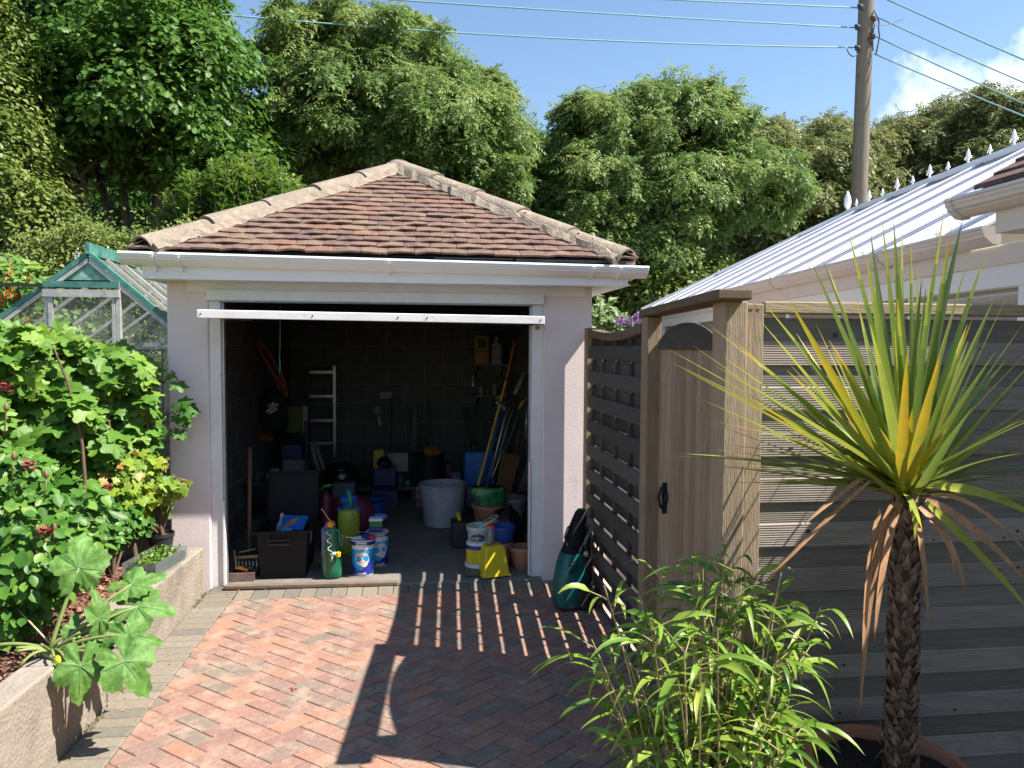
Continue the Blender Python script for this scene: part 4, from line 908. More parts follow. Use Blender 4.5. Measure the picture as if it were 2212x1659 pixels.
# ---------------------------------------------------------------- leaf shapes
def lobed(nl, depth, n=26, serr=.05, width=1.0, cup=.1):
    """palmate outline in (across, along, lift) with the stalk at the origin"""
    V = [(0, .0, 0)]; 
    for i in range(n+1):
        th = -pi*.90+1.80*pi*i/n; a = th
        lob = (.5+.5*cos(a*(5.6 if nl == 5 else 4.2)))**1.3
        r = (1-depth)+depth*lob; r *= (1-.33*abs(a)/pi); r += serr*(1 if i % 2 else -1)
        x = sin(a)*r*width*.62; y = .28+cos(a)*r*.60
        V.append((x, y, -cup*(x*x*2.4+(y-.3)**2)+.03*(1 if i % 2 else -1)))
    V[0] = (0, .22, .02)
    return V, [(0, i, i+1) for i in range(1, n+1)]
GRAPE = lobed(5, .36, 32, .05, 1.15, .22); OVAL = ([(0, 0, 0), (.2, .14, .03), (.36, .4, .05), (.3, .7, .0), (0, 1.02, -.10), (-.3, .7, .0), (-.36, .4, .05), (-.2, .14, .03)], [(0, 1, 2, 3, 4), (0, 4, 5, 6, 7)])
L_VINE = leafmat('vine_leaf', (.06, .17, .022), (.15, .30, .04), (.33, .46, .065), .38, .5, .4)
L_ROSE = leafmat('rose_leaf', (.05, .14, .02), (.09, .23, .03), (.20, .33, .05), .3, .42, .3)
L_SAP = leafmat('maple_leaf', (.17, .29, .03), (.30, .40, .04), (.50, .24, .06), .4, .45, .4)
L_BUD = leafmat('buddleia_leaf', (.12, .20, .07), (.18, .28, .09), (.28, .36, .14), .3)
M_STEM = mat('green_stem', (.20, .25, .07), .6, (.14, .18, .05), 9)
M_BSTEM = mat('brown_stem', (.13, .08, .05), .8, (.09, .05, .03), 9)
# grape vine, trained as a thick screen in front of the greenhouse
vn = thing('grape_vine', 'dense bright green grape vine trained as a leafy screen in front of the greenhouse', 'vine', (-1.9, 4.5, .3))
g = np.random.default_rng(8)
VA, VB = np.array([-2.75, 4.02]), np.array([-1.60, 4.90])
def vtop(s): return np.interp(s, [0, .35, .55, .72, .9, 1.0, 1.12], [1.80, 1.80, 1.76, 1.70, 1.60, 1.55, 1.35])
n = 5200; s_ = g.uniform(0, 1.0, n); dpt = g.random(n)**1.4*.75; tp = vtop(s_)
zz = tp-(tp-.55)*g.random(n)**1.05+g.normal(0, .02, n)-dpt*.05; 
bump_ = .10*np.sin(s_*19+1)*np.sin(zz*11)+.06*np.sin(s_*41+zz*17)
dv = (VB-VA)/np.linalg.norm(VB-VA); nv = np.array([dv[1], -dv[0]])      # towards the camera
low = np.clip((1.1-zz)*.35, 0, .3)*(s_ < .6)
pxy = VA[None]+(VB-VA)[None]*s_[:, None]+nv[None]*(bump_+low-dpt)[:, None]
ok = (pxy[:, 0] < -1.61)
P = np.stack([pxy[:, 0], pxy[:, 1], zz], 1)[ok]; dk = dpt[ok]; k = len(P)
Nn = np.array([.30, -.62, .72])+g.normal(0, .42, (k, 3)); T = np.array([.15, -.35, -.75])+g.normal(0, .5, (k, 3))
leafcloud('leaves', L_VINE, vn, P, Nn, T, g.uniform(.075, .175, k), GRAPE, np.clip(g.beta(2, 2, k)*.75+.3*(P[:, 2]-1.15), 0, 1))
# shoots reaching round the garage corner
sp_ = [at(u, v, 4.93) for u, v in ((372, 800), (385, 818), (392, 862), (400, 905), (404, 880), (392, 925), (378, 940), (415, 878), (398, 892), (375, 870), (380, 900), (368, 930), (410, 868))]
k = len(sp_); P = np.array([tuple(p) for p in sp_])+g.normal(0, .01, (k, 3)); 
leafcloud('leaves', L_VINE, vn, P, np.array([.1, -.8, .5])+g.normal(0, .35, (k, 3)), np.array([.3, -.2, -.7])+g.normal(0, .4, (k, 3)), g.uniform(.07, .12, k), GRAPE, g.random(k)*.2)
mb = MB()
for i in range(9):
    s0 = i/8; p = VA+(VB-VA)*s0; mb.tube(bez((p[0]+.1, p[1]-.1, .28), (p[0]+random.uniform(-.3, .3), p[1], 1.0), (p[0]+random.uniform(-.3, .3), p[1]-.05, float(vtop(s0))-.1), 8), [.016-.0015*j for j in range(8)], 6, cap=False)
mb.tube([at(352, 905, 4.98), at(372, 890, 4.95), at(392, 905, 4.93), at(400, 925, 4.92)], .004, 5); mb.tube([at(352, 830, 5), at(372, 800, 4.95), at(388, 830, 4.93)], .004, 5)
mb.build('stems', M_BSTEM, vn, smooth=True)
mb = MB(); mb.box(-2.9, -1.66, 5.35, 5.38, .3, 1.35); 
# ---------------------------------------------------------------- bushes on the bed
def bush(name, label, cat, base, pts, n, lm, shp, sz, nb, tb, rvf, seed, stems=10, stemm=None, jit=.05, group=None):
    """leaves around a set of (point, radius) clusters joined to the base by stems"""
    g = np.random.default_rng(seed); t = thing(name, label, cat, base, group); C_ = np.array([tuple(p[0]) for p in pts]); R_ = np.array([p[1] for p in pts])
    i = g.choice(len(pts), n, p=R_**2/(R_**2).sum()); e = g.normal(size=(n, 3)); e /= np.linalg.norm(e, axis=1, keepdims=True)
    P = C_[i]+e*(R_[i]*g.random(n)**.45)[:, None]
    Nn = np.array(nb)+e*.35+g.normal(0, .38, (n, 3)); T = np.array(tb)+e*.6+g.normal(0, .45, (n, 3))
    leafcloud('leaves', lm, t, P, Nn, T, g.uniform(sz[0], sz[1], n), shp, np.clip(rvf(P, g), 0, 1))
    mb = MB()
    for j in range(len(pts)):
        q = Vector(C_[j]); b = Vector(base); mid = b+(q-b)*.5+Vector((0, 0, .12)); mb.tube(bez(b, mid, q, 7), [.009, .008, .007, .006, .005, .004, .003], 5, cap=False)
        for kk in range(3): mb.tube([q-(q-b)*.15*kk, q-(q-b)*.15*kk+Vector(tuple(g.normal(0, 1, 3)))*R_[j]*.6], [.004, .002], 4, cap=False)
    mb.build('stems', stemm or M_BSTEM, t, smooth=True); return t
rb_ = [(at(u, v, Y), r) for u, v, Y, r in ((30, 1020, 3.75, .12), (70, 1090, 3.7, .14), (150, 1120, 3.75, .13), (20, 1150, 3.6, .15), (90, 1180, 3.55, .15), (170, 1200, 3.7, .12), (40, 1240, 3.5, .14), (110, 1260, 3.6, .12), (20, 1320, 3.5, .12), (-60, 1250, 3.6, .2), (-50, 1100, 3.7, .2), (70, 1310, 3.65, .08), (200, 1090, 3.9, .1))]
ro = bush('rose_bush', 'glossy leaved rose bush with dark red buds growing low at the left edge', 'bush', (-1.75, 3.75, .3), rb_, 1500, L_ROSE, OVAL, (.038, .078), (.3, -.55, .75), (.2, -.4, -.3), lambda P, g: g.random(len(P))*.9, 41, stemm=mat('red_stem', (.25, .10, .05), .5, (.15, .16, .05), 6))
M_ROSER = mat('rose_red', (.28, .01, .03), .5, (.16, .005, .02), 30); M_BUD = mat('rose_bud', (.16, .15, .04), .5, (.14, .05, .03), 30)
def rose(u, v, Y, s, bud=False):
    c = at(u, v, Y); mb = MB()
    if bud: mb.lathe(c, [(.0, -.03*s), (.016*s, -.02*s), (.019*s, 0), (.010*s, .022*s), (0, .036*s)], 8); mb.tube([c-Vector((0, 0, .03*s)), c-Vector((.012, 0, .12))], .003, 5)
    else:
        for k in range(14):
            a = k*2.4; r_ = .006+.022*s*k/14; q = c+Vector((cos(a)*r_, sin(a)*r_, -.003*k)); o = Vector((cos(a), sin(a), .9-k*.05)).normalized(); sd = o.cross(Vector((0, 0, 1))).normalized()
            mb.add([q-sd*.010*s, q+sd*.010*s, q+sd*.017*s+o*.022*s, q+o*.03*s, q-sd*.017*s+o*.022*s], [(0, 1, 2, 3, 4)])
    return mb.build('bud' if bud else 'blossom', M_BUD if bud else M_ROSER, ro, smooth=True)
rose(12, 832, 3.9, .8); rose(62, 1000, 3.6, .8)
for u, v in ((80, 1142), (98, 1148), (118, 1140), (100, 1025), (14, 880), (30, 985)): rose(u, v, 3.5, .62, True)
rose(99, 1143, 3.48, .8); rose(232, 1048, 4.1, .6)
# maple sapling in a black pot
pc = Vector((-1.565, 4.84, .345))
po = thing('plant_pot', 'small black plastic plant pot on the bed against the garage wall', 'plant pot', pc)
mb = MB(); mb.lathe(pc, [(.060, 0), (.078, .125), (.084, .128), (.084, .15), (.080, .15), (.076, .128)], 24, sx=.95, sy=.95); mb.build('pot_body', mat('black_plastic', (.018, .018, .02), .45, (.03, .03, .03), 9), po, smooth=True, auto=35)
mb = MB(); mb.lathe(pc+Vector((0, 0, .125)), [(.07, 0), (.04, .006), (0, .008)], 16); mb.build('potting_soil', M_SOIL, po)
sp = [(at(u, v, Y), r) for u, v, Y, r in ((320, 1010, 4.8, .09), (270, 1040, 4.7, .12), (230, 1075, 4.65, .11), (300, 1080, 4.7, .09), (350, 1060, 4.8, .08), (385, 1045, 4.8, .055), (310, 980, 4.85, .06), (265, 1000, 4.7, .08), (215, 1110, 4.6, .08), (345, 1000, 4.85, .05), (408, 1038, 4.85, .03))]
SM = lobed(3, .36, 18, .04, 1.0, .1)
bush('maple_sapling', 'young maple sapling with yellow green and rusty leaves growing from the black pot', 'sapling', (pc.x, pc.y, pc.z+.13), sp, 430, L_SAP, SM, (.04, .085), (.25, -.6, .6), (.1, -.3, -.6), lambda P, g: np.where(g.random(len(P)) < .12, g.uniform(.8, 1, len(P)), g.random(len(P))*.62), 42, stemm=M_BSTEM)
sp = [(at(u, v, Y), r) for u, v, Y, r in ((225, 1140, 4.4, .12), (265, 1115, 4.6, .10), (300, 1130, 4.75, .08), (190, 1120, 4.2, .1), (240, 1165, 4.3, .07))]
bush('euonymus_shrub', 'low dark round leaved shrub under the yellow sapling behind the courgette', 'shrub', (-1.72, 4.5, .3), sp, 620, L_ROSE, OVAL, (.03, .06), (.3, -.5, .7), (.1, -.3, .1), lambda P, g: g.random(len(P))*.5, 43)
# broken block and brick leaning at the wall foot
bl = thing('broken_block', 'broken grey concrete block beside the black plant pot', 'block', (-1.72, 4.98, .3))
mb = MB(); mb.box(-1.86, -1.66, 4.9, 4.98, .31, .47); mb.build('block', M_CONC, bl, bevel=.01)
br = thing('brick', 'orange red brick lying on top of the broken block', 'brick', (-1.74, 4.94, .472)); mb = MB(); mb.box(-1.85, -1.64, 4.88, 4.975, .473, .525, M=None); mb.build('brick_body', mat('orange_brick', (.42, .20, .10), .9, (.30, .14, .08), 20, bump=.5), br, bevel=.006)
# seed tray with clear lid on the wall top
tray = thing('seed_tray', 'clear plastic seed tray with black cells and small green seedlings on the wall top', 'seed tray', (-1.5, 4.62, .35))
M_CLEAR = mat('clear_plastic', (.35, .38, .38), .12, (.3, .33, .33), 12, alpha=.20, spec=.7)
TM = Matrix.Translation((-1.515, 4.60, .352)) @ Matrix.Rotation(radians(-8), 4, 'Z')
mb = MB()
for i in range(4):
    for j in range(7):
        x0, y0 = -.085+i*.043, -.19+j*.055; mb.box(x0+.003, x0+.040, y0+.003, y0+.051, 0, .045, M=TM)
mb.build('cells', mat('black_plastic', (.018, .018, .02), .45), tray, bevel=.002, seg=1)
def slab(mb, x0, x1, y0, y1, z0, z1): mb.box(x0, x1, y0, y1, z0, z1, M=TM)
mb = MB(); slab(mb, -.095, -.093, -.2, .2, 0, .075); slab(mb, .093, .095, -.2, .2, 0, .075); slab(mb, -.0929, .0929, -.2, -.198, 0, .07); slab(mb, -.0929, .0929, .198, .2, 0, .07)
for k in range(19):
    y = -.19+k*.0205; slab(mb, .0951, .098, y, y+.006, .005, .07)
mb.build('tray_wall', M_CLEAR, tray)
n = 420; g = np.random.default_rng(9); P = np.stack([g.uniform(-.08, .08, n), g.uniform(-.18, .18, n), g.uniform(.05, .085, n)], 1); P = np.array([tuple(TM @ Vector(p)) for p in P])
leafcloud('seedlings', L_VINE, tray, P, g.normal(0, .5, (n, 3))+[0, 0, 1], g.normal(0, 1, (n, 3)), g.uniform(.012, .026, n), LEAF4, g.random(n))
# ---------------------------------------------------------------- courgette
L_COUR = mat('courgette_leaf', (.065, .16, .02), .6, (.13, .245, .055), 22, transl=.14, bump=.5, bscale=50, contrast=(.42, .62), spec=.35)
L_COURV = mat('leaf_vein', (.13, .27, .09), .6, (.11, .22, .07), 20, transl=.2)
cg = thing('courgette_plant', 'courgette plant with large jagged leaves sprawling over the retaining wall', 'vegetable plant', (-1.52, 3.33, .33))
cb = at(112, 1408, 3.33)
def bigleaf(p, tip, nrm, size, seed, wid=1.0, nl=5):
    rng = random.Random(seed); N_ = Vector(nrm).normalized(); T_ = Vector(tip); T_ = (T_-N_*T_.dot(N_)).normalized(); X_ = T_.cross(N_); V = []; Fc = []; n = 46; rings = (.35, .7, 1.0)
    ph = rng.uniform(0, 6); c0 = Vector((0, .14, 0))
    ser = [rng.uniform(.012, .052)*(1 if i % 2 else -1)-.0 for i in range(n+1)]
    for rg_ in rings:
        for i in range(n+1):
            a = -pi*.93+1.86*pi*i/n; lob = abs(cos(a*2.45))**.8; r = .62+.38*lob; r *= 1+.14*max(0, 1-abs(a)/.45); r *= (1-.28*(abs(a)/pi)**2)
            r = r*rg_+(ser[i]*1.3 if rg_ == 1 else 0); x = sin(a)*r*.62*wid; y = .14+cos(a)*r*.80
            z = .10*(abs(x)*1.2)-.34*(x*x+(y-.1)**2)+.06*rg_*rg_*sin(a*5+ph)+.025*rg_*sin(a*11+ph)
            V.append((x, y, z))
    V.append((0, .14, 0)); m_ = n+1; c_ = len(V)-1
    for i in range(n): Fc.append((c_, i, i+1))
    for k in range(2):
        for i in range(n): Fc.append((k*m_+i, (k+1)*m_+i, (k+1)*m_+i+1, k*m_+i+1))
    P0 = Vector(p); W = lambda v: P0+(X_*v[0]+T_*v[1]+N_*v[2])*size
    mb = MB(); mb.add([W(v) for v in V], Fc); o = mb.build('leaf', L_COUR, cg, smooth=True)
    vb = MB()
    for a in (-1.75, -.95, 0, .95, 1.75):
        pts = []
        for q in range(6):
            r = q/5*.80*(1-.25*abs(a)/pi); x = sin(a)*r*.62*wid; y = .14+cos(a)*r*.80; z = .10*(abs(x)*1.2)-.34*(x*x+(y-.1)**2)+.06*(q/5)**2*sin(a*5+ph)+.004; pts.append(W((x, y, z)))
        vb.tube(pts, [.0026*(1-.13*q) for q in range(6)], 4, cap=False)
    vb.build('vein', L_COURV, o, smooth=True); return W((0, .14, 0))
spec = [((170, 1240, 3.40), (-.03, 0, 1), (.15, -.85, .45), .215, 1.15), ((272, 1268, 3.5), (.55, .15, .35), (.0, -.6, .8), .20, .9), ((285, 1310, 3.45), (1, .1, -.15), (.1, -.65, .75), .21, 1.0),
        ((215, 1345, 3.35), (-.1, .1, 1), (.75, -.6, .1), .17, .7), ((262, 1372, 3.3), (.95, -.1, -.1), (.1, -.7, .65), .19, .8), ((175, 1425, 3.2), (.02, -.2, -1), (.35, -.85, .35), .20, 1.0),
        ((260, 1418, 3.22), (.6, -.1, -.85), (.35, -.75, .5), .225, 1.05), ((160, 1378, 3.35), (.1, .1, 1), (.5, -.8, .3), .12, .9), ((195, 1395, 3.3), (.6, -.2, .3), (.0, -.6, .8), .10, 1.0), ((130, 1430, 3.25), (.1, -.4, -.6), (.2, -.7, .6), .08, 1.0), ((235, 1350, 3.4), (.6, .3, .5), (.1, -.7, .7), .13, .8)]
for i, ((u, v, Y), tip, nrm, sz, wd) in enumerate(spec):
    p = at(u, v, Y); e = bigleaf(p, tip, nrm, sz*.84, 50+i, wd)
    st = MB(); st.tube(bez(cb+Vector((random.uniform(-.03, .03), random.uniform(-.03, .03), 0)), (cb+e)*.5+Vector((0, 0, .04 if sz > .1 else 0)), e, 8), [.010, .0095, .009, .0085, .008, .0075, .006, .005], 7); st.build('leaf_stalk', M_STEM, cg, smooth=True)
st = MB()
for k in range(14):
    a = random.uniform(0, 6.28); st.tube(bez(cb, cb+Vector((cos(a)*.06, sin(a)*.06-.02, .05)), cb+Vector((cos(a)*.12, sin(a)*.1-.03, random.uniform(-.03, .09)))), .006, 6)
st.tube(bez(cb, cb+Vector((-.1, 0, .06)), cb+Vector((-.27, 0, .03)), 8), .008, 6); st.build('old_stalk', M_STEM, cg, smooth=True)
mb = MB(); c = cb+Vector((.05, -.06, -.02)); mb.lathe(c, [(.0, -.02), (.018, -.01), (.028, .015), (.02, .03)], 8, M=Matrix.Rotation(1.0, 3, 'Y')); mb.build('flower', mat('yellow_flower', (.65, .55, .03), .5), cg, smooth=True)
cn = MB(); cn.tube([at(28, 1305, 3.5), at(108, 1390, 3.35)], .004, 6); tag(cn.build('garden_cane', mat('cane', (.5, .36, .2), .6), loc=at(108, 1390, 3.35), smooth=True), 'thin tan cane slanting into the bed beside the courgette', 'cane')
# ---------------------------------------------------------------- runner beans, white roses, buddleia
bp = [(at(u, v, Y), r) for u, v, Y, r in ((10, 590, 8.2, .22), (50, 610, 8.0, .22), (90, 640, 8.2, .2), (20, 660, 8, .25), (60, 690, 8, .22), (-60, 620, 8.2, .4), (100, 700, 8, .2), (170, 700, 7.9, .15), (150, 740, 7.9, .2))]
bt = bush('runner_bean_plant', 'climbing runner beans dotted with orange red flowers left of the greenhouse', 'climbing plant', (-3.9, 8.2, .3), bp, 1300, L_VINE, LEAF4, (.06, .11), (.2, -.6, .6), (.1, -.2, -.6), lambda P, g: g.random(len(P))*.8, 44)
n = 26; g = np.random.default_rng(12); i = g.integers(0, 7, n); P = np.array([tuple(bp[j][0]) for j in i])+g.normal(0, .13, (n, 3))+[0, -.22, 0]
P = np.repeat(P, 9, 0)+g.normal(0, .018, (n*9, 3))*[1, 1, 1.8]
leafcloud('blossom', mat('bean_red', (.75, .07, .02), .5, transl=.3), bt, P, g.normal(0, 1, (n*9, 3)), g.normal(0, 1, (n*9, 3)), g.uniform(.02, .035, n*9), LEAF4, g.random(n*9))
for i, (u, v, lab) in enumerate(((246, 545 and 546, 'white rose blooming highest on the hedge, left of the garage roof'), (138, 607, 'small white flower low on the hedge above the greenhouse'))): pass
wr = thing('white_rose', 'climbing white rose with a few scattered blooms poking out of the hedge', 'climbing plant', at(225, 500, 9.2))
mb = MB(); mb.tube([at(225, 500, 9.2), at(190, 490, 9.15), at(130, 610, 9.15)], .006, 5); mb.build('stem', M_STEM, wr)
for (u, v) in ((221, 545), (168, 548), (137, 607), (232, 470+72)):
    n = 14; c = at(u, v, 9.1); P = np.array(tuple(c))+g.normal(0, .022, (n, 3)); leafcloud('blossom', mat('white_petal', (.85, .84, .8), .5, transl=.2), wr, P, g.normal(0, 1, (n, 3))-[0, .5, 0], g.normal(0, 1, (n, 3)), g.uniform(.03, .05, n), LEAF4, g.random(n))
wf = thing('white_flower', 'white double flower at the right end of the vine against the greenhouse glass', 'flower', at(352, 742, 5.3)); n = 26; c = at(350, 741, 5.2); P = np.array(tuple(c))+g.normal(0, .028, (n, 3))
leafcloud('blossom', mat('white_petal', (.85, .84, .8), .5, transl=.2), wf, P, g.normal(0, 1, (n, 3))-[0, .5, 0], g.normal(0, 1, (n, 3)), g.uniform(.03, .05, n), LEAF4, g.random(n)); mb = MB(); mb.tube([c, c-Vector((0, 0, .5))], .004, 5); mb.build('stem', M_STEM, wf)
bd = [(at(u, v, Y), r) for u, v, Y, r in ((1290, 690, 6.3, .10), (1305, 665, 6.4, .08), (1300, 720, 6.3, .14), (1345, 715, 6.2, .13), (1330, 700, 6.3, .08), (1270, 640, 6.4, .05))]
bu = bush('buddleia', 'buddleia with grey green leaves and small purple flower spikes over the fence top', 'shrub', (1.9, 6.4, .03), bd, 420, L_BUD, LEAFN, (.08, .15), (.1, -.6, .6), (.1, -.2, .5), lambda P, g: g.random(len(P)), 45)
for (u0, v0, u1, v1) in ((1345, 690, 1400, 692), (1375, 680, 1402, 684), (1355, 700, 1392, 690), (1330, 699, 1350, 694)):
    n = 120; a, b_ = np.array(tuple(at(u0, v0, 6.1))), np.array(tuple(at(u1, v1, 6.1))); t_ = g.random(n)[:, None]; P = a+(b_-a)*t_+g.normal(0, .018, (n, 3))*(1.1-t_)
    leafcloud('flower_spike', mat('purple_flower', (.30, .12, .42), .6, (.4, .22, .5), 40, transl=.2), bu, P, g.normal(0, 1, (n, 3)), g.normal(0, 1, (n, 3)), g.uniform(.012, .024, n), LEAF4, g.random(n))
# ---------------------------------------------------------------- bamboo
L_BAM = leafmat('bamboo_leaf', (.09, .22, .03), (.21, .36, .04), (.44, .50, .08), .42, .4, .5)
M_CANE = mat('bamboo_cane', (1, 1, 1), .5, (.8, .75, .65), 8, ramp=[(0, (.20, .22, .06)), (.5, (.42, .34, .16)), (1, (.50, .40, .24))])
bb = thing('bamboo_plant', 'bushy bamboo with arching yellow green leaves and thin canes in front of the gate', 'bamboo', (.95, 2.22, -.1))
rng = random.Random(5); cm = MB(); LP, LT, LN, LS, LR = [], [], [], [], []
def ribbon(mb, pts, wid, up, r, fold=.25, prof=None, rfn=None):
    k = len(pts); vs = []; px = None
    for i, p in enumerate(pts):
        d = (pts[min(i+1, k-1)]-pts[max(i-1, 0)]).normalized(); s_ = d.cross(up)
        s_ = s_.normalized() if s_.length > 1e-4 else Vector((1, 0, 0)); nrm = s_.cross(d); t = i/(k-1)
        w_ = wid*(prof(t) if prof else sin(pi*min(1, .06+t*.94))**.7)*.5
        vs += [p-s_*w_+nrm*w_*fold, p.copy(), p+s_*w_+nrm*w_*fold]
    mb.add(vs, [(i*3+j, i*3+j+1, i*3+4+j, i*3+3+j) for i in range(k-1) for j in (0, 1)], r)
    if rfn: mb.r[-2*(k-1):] = [rfn(r, i/(k-2)) for i in range(k-1) for j in (0, 1)]
leaf = MB(); NC = 95
for i in range(NC):
    a = rng.uniform(0, 6.28); q = rng.random()**.6; b0 = Vector((.91+cos(a)*.15*q, 2.22+sin(a)*.12*q, -.12)); ln = rng.uniform(.50, 1.10)
    lean = Vector((cos(a)*(.15 if cos(a) > 0 else .30)*q+rng.gauss(0, .05), sin(a)*.26*q+rng.gauss(0, .08), 1)).normalized()
    tipb = b0+lean*ln; pts = bez(b0, b0+Vector((lean.x*.3, lean.y*.3, 1))*ln*.5, tipb, 9); rr = rng.random()
    cm.tube(pts, [.0045-.0003*j for j in range(9)], 5, r=rr, cap=False)
    nlf = int(rng.uniform(7, 15))
    for k in range(nlf):
        t = rng.uniform(.30, 1.0) if k > 3 else rng.uniform(.85, 1.0); j = min(7, int(t*8)); p = pts[j]+(pts[j+1]-pts[j])*(t*8-j)
        b_ = rng.uniform(0, 6.28); tw = rng.uniform(.01, .07); o = Vector((cos(b_)+lean.x, sin(b_)+lean.y, 0)).normalized()
        p1 = p+o*tw+Vector((0, 0, tw*.5)); cm.tube([p, p1], .0018, 4, r=.3, cap=False)
        L_ = rng.uniform(.10, .205); upk = rng.uniform(-.1, .7)
        c_ = [p1, p1+o*L_*.5+Vector((0, 0, L_*.28*upk)), p1+o*L_*.85+Vector((rng.gauss(0, .01), rng.gauss(0, .01), L_*(.28*upk-.45*rng.random()))), ]
        lp_ = bez(c_[0], c_[1]+Vector((0, 0, .02)), c_[2], 7)
        up = (Vector((0, 0, 1))+Vector((rng.gauss(0, .4), rng.gauss(0, .4), 0))).normalized()
        ribbon(leaf, lp_, rng.uniform(.013, .025), up, min(1, max(0, rng.gauss(.5, .25))), .3, lambda t: min(1, t*7+.15)*(1-t**2.4))
cm.build('canes', M_CANE, bb, smooth=True); leaf.build('leaves', L_BAM, bb, smooth=True)
bpot = thing('planter', 'dark round planter holding the bamboo, low on the paving', 'planter', (.97, 2.22, gz(2.22)))
mb = MB(); mb.lathe((.97, 2.22, gz(2.22)+.002), [(.15, 0), (.19, .12), (.2, .12), (.2, .14), (.185, .14), (.18, .12), (0, .115)], 28); mb.build('pot_body', mat('black_plastic', (.018, .018, .02), .45), bpot, smooth=True, auto=35)
# ---------------------------------------------------------------- cordyline in terracotta pot
M_TERR = mat('terracotta', (.44, .19, .11), .85, (.34, .15, .09), 5, bump=.25, bscale=60, stain=(6, (.5, .34, .25), .6, .85))
PX, PY, PR = 1.625, 2.40, .262
tp = thing('terracotta_pot', 'large round terracotta pot of dark compost at the bottom right holding the spiky palm', 'plant pot', (PX, PY, gz(PY)))
mb = MB(); z0 = gz(PY)+.003; mb.lathe((PX, PY, z0), [(.17, 0), (.24, .24), (.262, .245), (.268, .30), (.262, .315), (.245, .315), (.238, .30), (.235, .24)], 48); mb.build('pot_body', M_TERR, tp, smooth=True, auto=50)
mb = MB(); vs = []; nr, na = 14, 40
for i in range(nr+1):
    for j in range(na): a = 2*pi*j/na; r = .238*i/nr; vs.append((PX+cos(a)*r, PY+sin(a)*r, z0+.262+random.uniform(0, .014)+.02*(1-i/nr)))
mb.add(vs, [(i*na+j, i*na+(j+1) % na, (i+1)*na+(j+1) % na, (i+1)*na+j) for i in range(nr) for j in range(na)]); mb.build('compost', mat('compost', (.035, .022, .016), .95, (.012, .008, .007), 60, bump=1, bscale=150), tp)
pm = thing('palm', 'spiky cordyline palm with fan of sword leaves and drooping dead leaves on a scaly trunk', 'palm', (PX, PY, z0+.27))
CR0 = at(1958, 1060, 2.34); tb_ = at(1944, 1640, 2.38); tb_.z = z0+.22; ax = CR0-tb_; H = ax.length
mb = MB(); mb.tube([tb_+ax*(i/12) for i in range(13)], [.047, .044, .044, .043, .042, .042, .043, .043, .043, .041, .038, .034, .03], 16)
mb.build('trunk', mat('palm_trunk', (.10, .055, .035), .95, (.04, .022, .018), 14, bump=1, bscale=50), pm, smooth=True)
mb = MB(); rng = random.Random(9); M_SC = mat('leaf_scale', (1, 1, 1), .85, (.6, .5, .45), 40, stretch=(1, 1, .4), bump=.7, ramp=[(0, (.12, .075, .055)), (.6, (.24, .15, .10)), (1, (.36, .25, .18))])
for k in range(430):
    t = .02+.95*k/430; a = k*2.39996; c = tb_+ax*t; R_ = .044-.010*max(0, t-.8)*4; a += rng.gauss(0, .25); t += rng.gauss(0, .008); c = tb_+ax*t; o = Vector((cos(a), sin(a), 0)); s_ = Vector((-sin(a), cos(a), 0)); rag = .5+(2.2 if t < .25 else (.35 if t > .5 else .9))*rng.random()
    hh = .046*rng.uniform(.6, 1.4); wd = .016*rng.uniform(.7, 1.3); p = c+o*(R_-.006); out_ = .008+.007*rag
    mb.add([p-s_*wd, p+s_*wd, p+s_*wd*.75+o*out_*.8+Vector((0, 0, hh*.55)), p+o*out_+Vector((0, 0, hh))+s_*rng.gauss(0, .004*rag), p-s_*wd*.75+o*out_*.8+Vector((0, 0, hh*.55)), p+o*(out_+.004)+Vector((0, 0, hh*.4))],
           [(0, 1, 5), (1, 2, 5), (2, 3, 5), (3, 4, 5), (4, 0, 5)], rng.random())
mb.build('trunk_scales', M_SC, pm)
fb_ = MB()
for k in range(260):
    t = rng.choice((rng.uniform(.0, .32), rng.uniform(.0, .32), rng.uniform(.6, .95))); a = rng.uniform(0, 6.28); c = tb_+ax*t+Vector((cos(a), sin(a), 0))*.043; d = Vector((cos(a)*.7+rng.gauss(0, .6), sin(a)*.7+rng.gauss(0, .6), rng.gauss(0, .5)))*rng.uniform(.012, .035); fb_.tube([c, c+d*.6, c+d+Vector((0, 0, -.006))], [.0022, .0016, .0008], 4, cap=False)
fb_.tube([tb_+Vector((0, 0, .01)), tb_+ax*.9], .02, 5); fb_.build('trunk_fibre', mat('fibre', (.17, .15, .14), .9, (.10, .08, .07), 30), pm)
L_CORD = mat('sword_leaf', (1, 1, 1), .32, (.82, .86, .72), 5, ramp=[(0, (.09, .16, .05)), (.3, (.22, .29, .06)), (.65, (.43, .46, .08)), (.88, (.55, .50, .08)), (1, (.68, .42, .03))], transl=.28, spec=.55, contrast=(.3, .7), stain=(38, (.60, .45, .05), .70, .74))
L_YEL = mat('yellowed_leaf', (.62, .36, .02), .45, (.26, .32, .04), 5, transl=.3, spec=.4)
L_DEAD = mat('dead_leaf', (.50, .27, .13), .7, (.30, .15, .07), 9, stretch=(3, 3, 1), transl=.15)
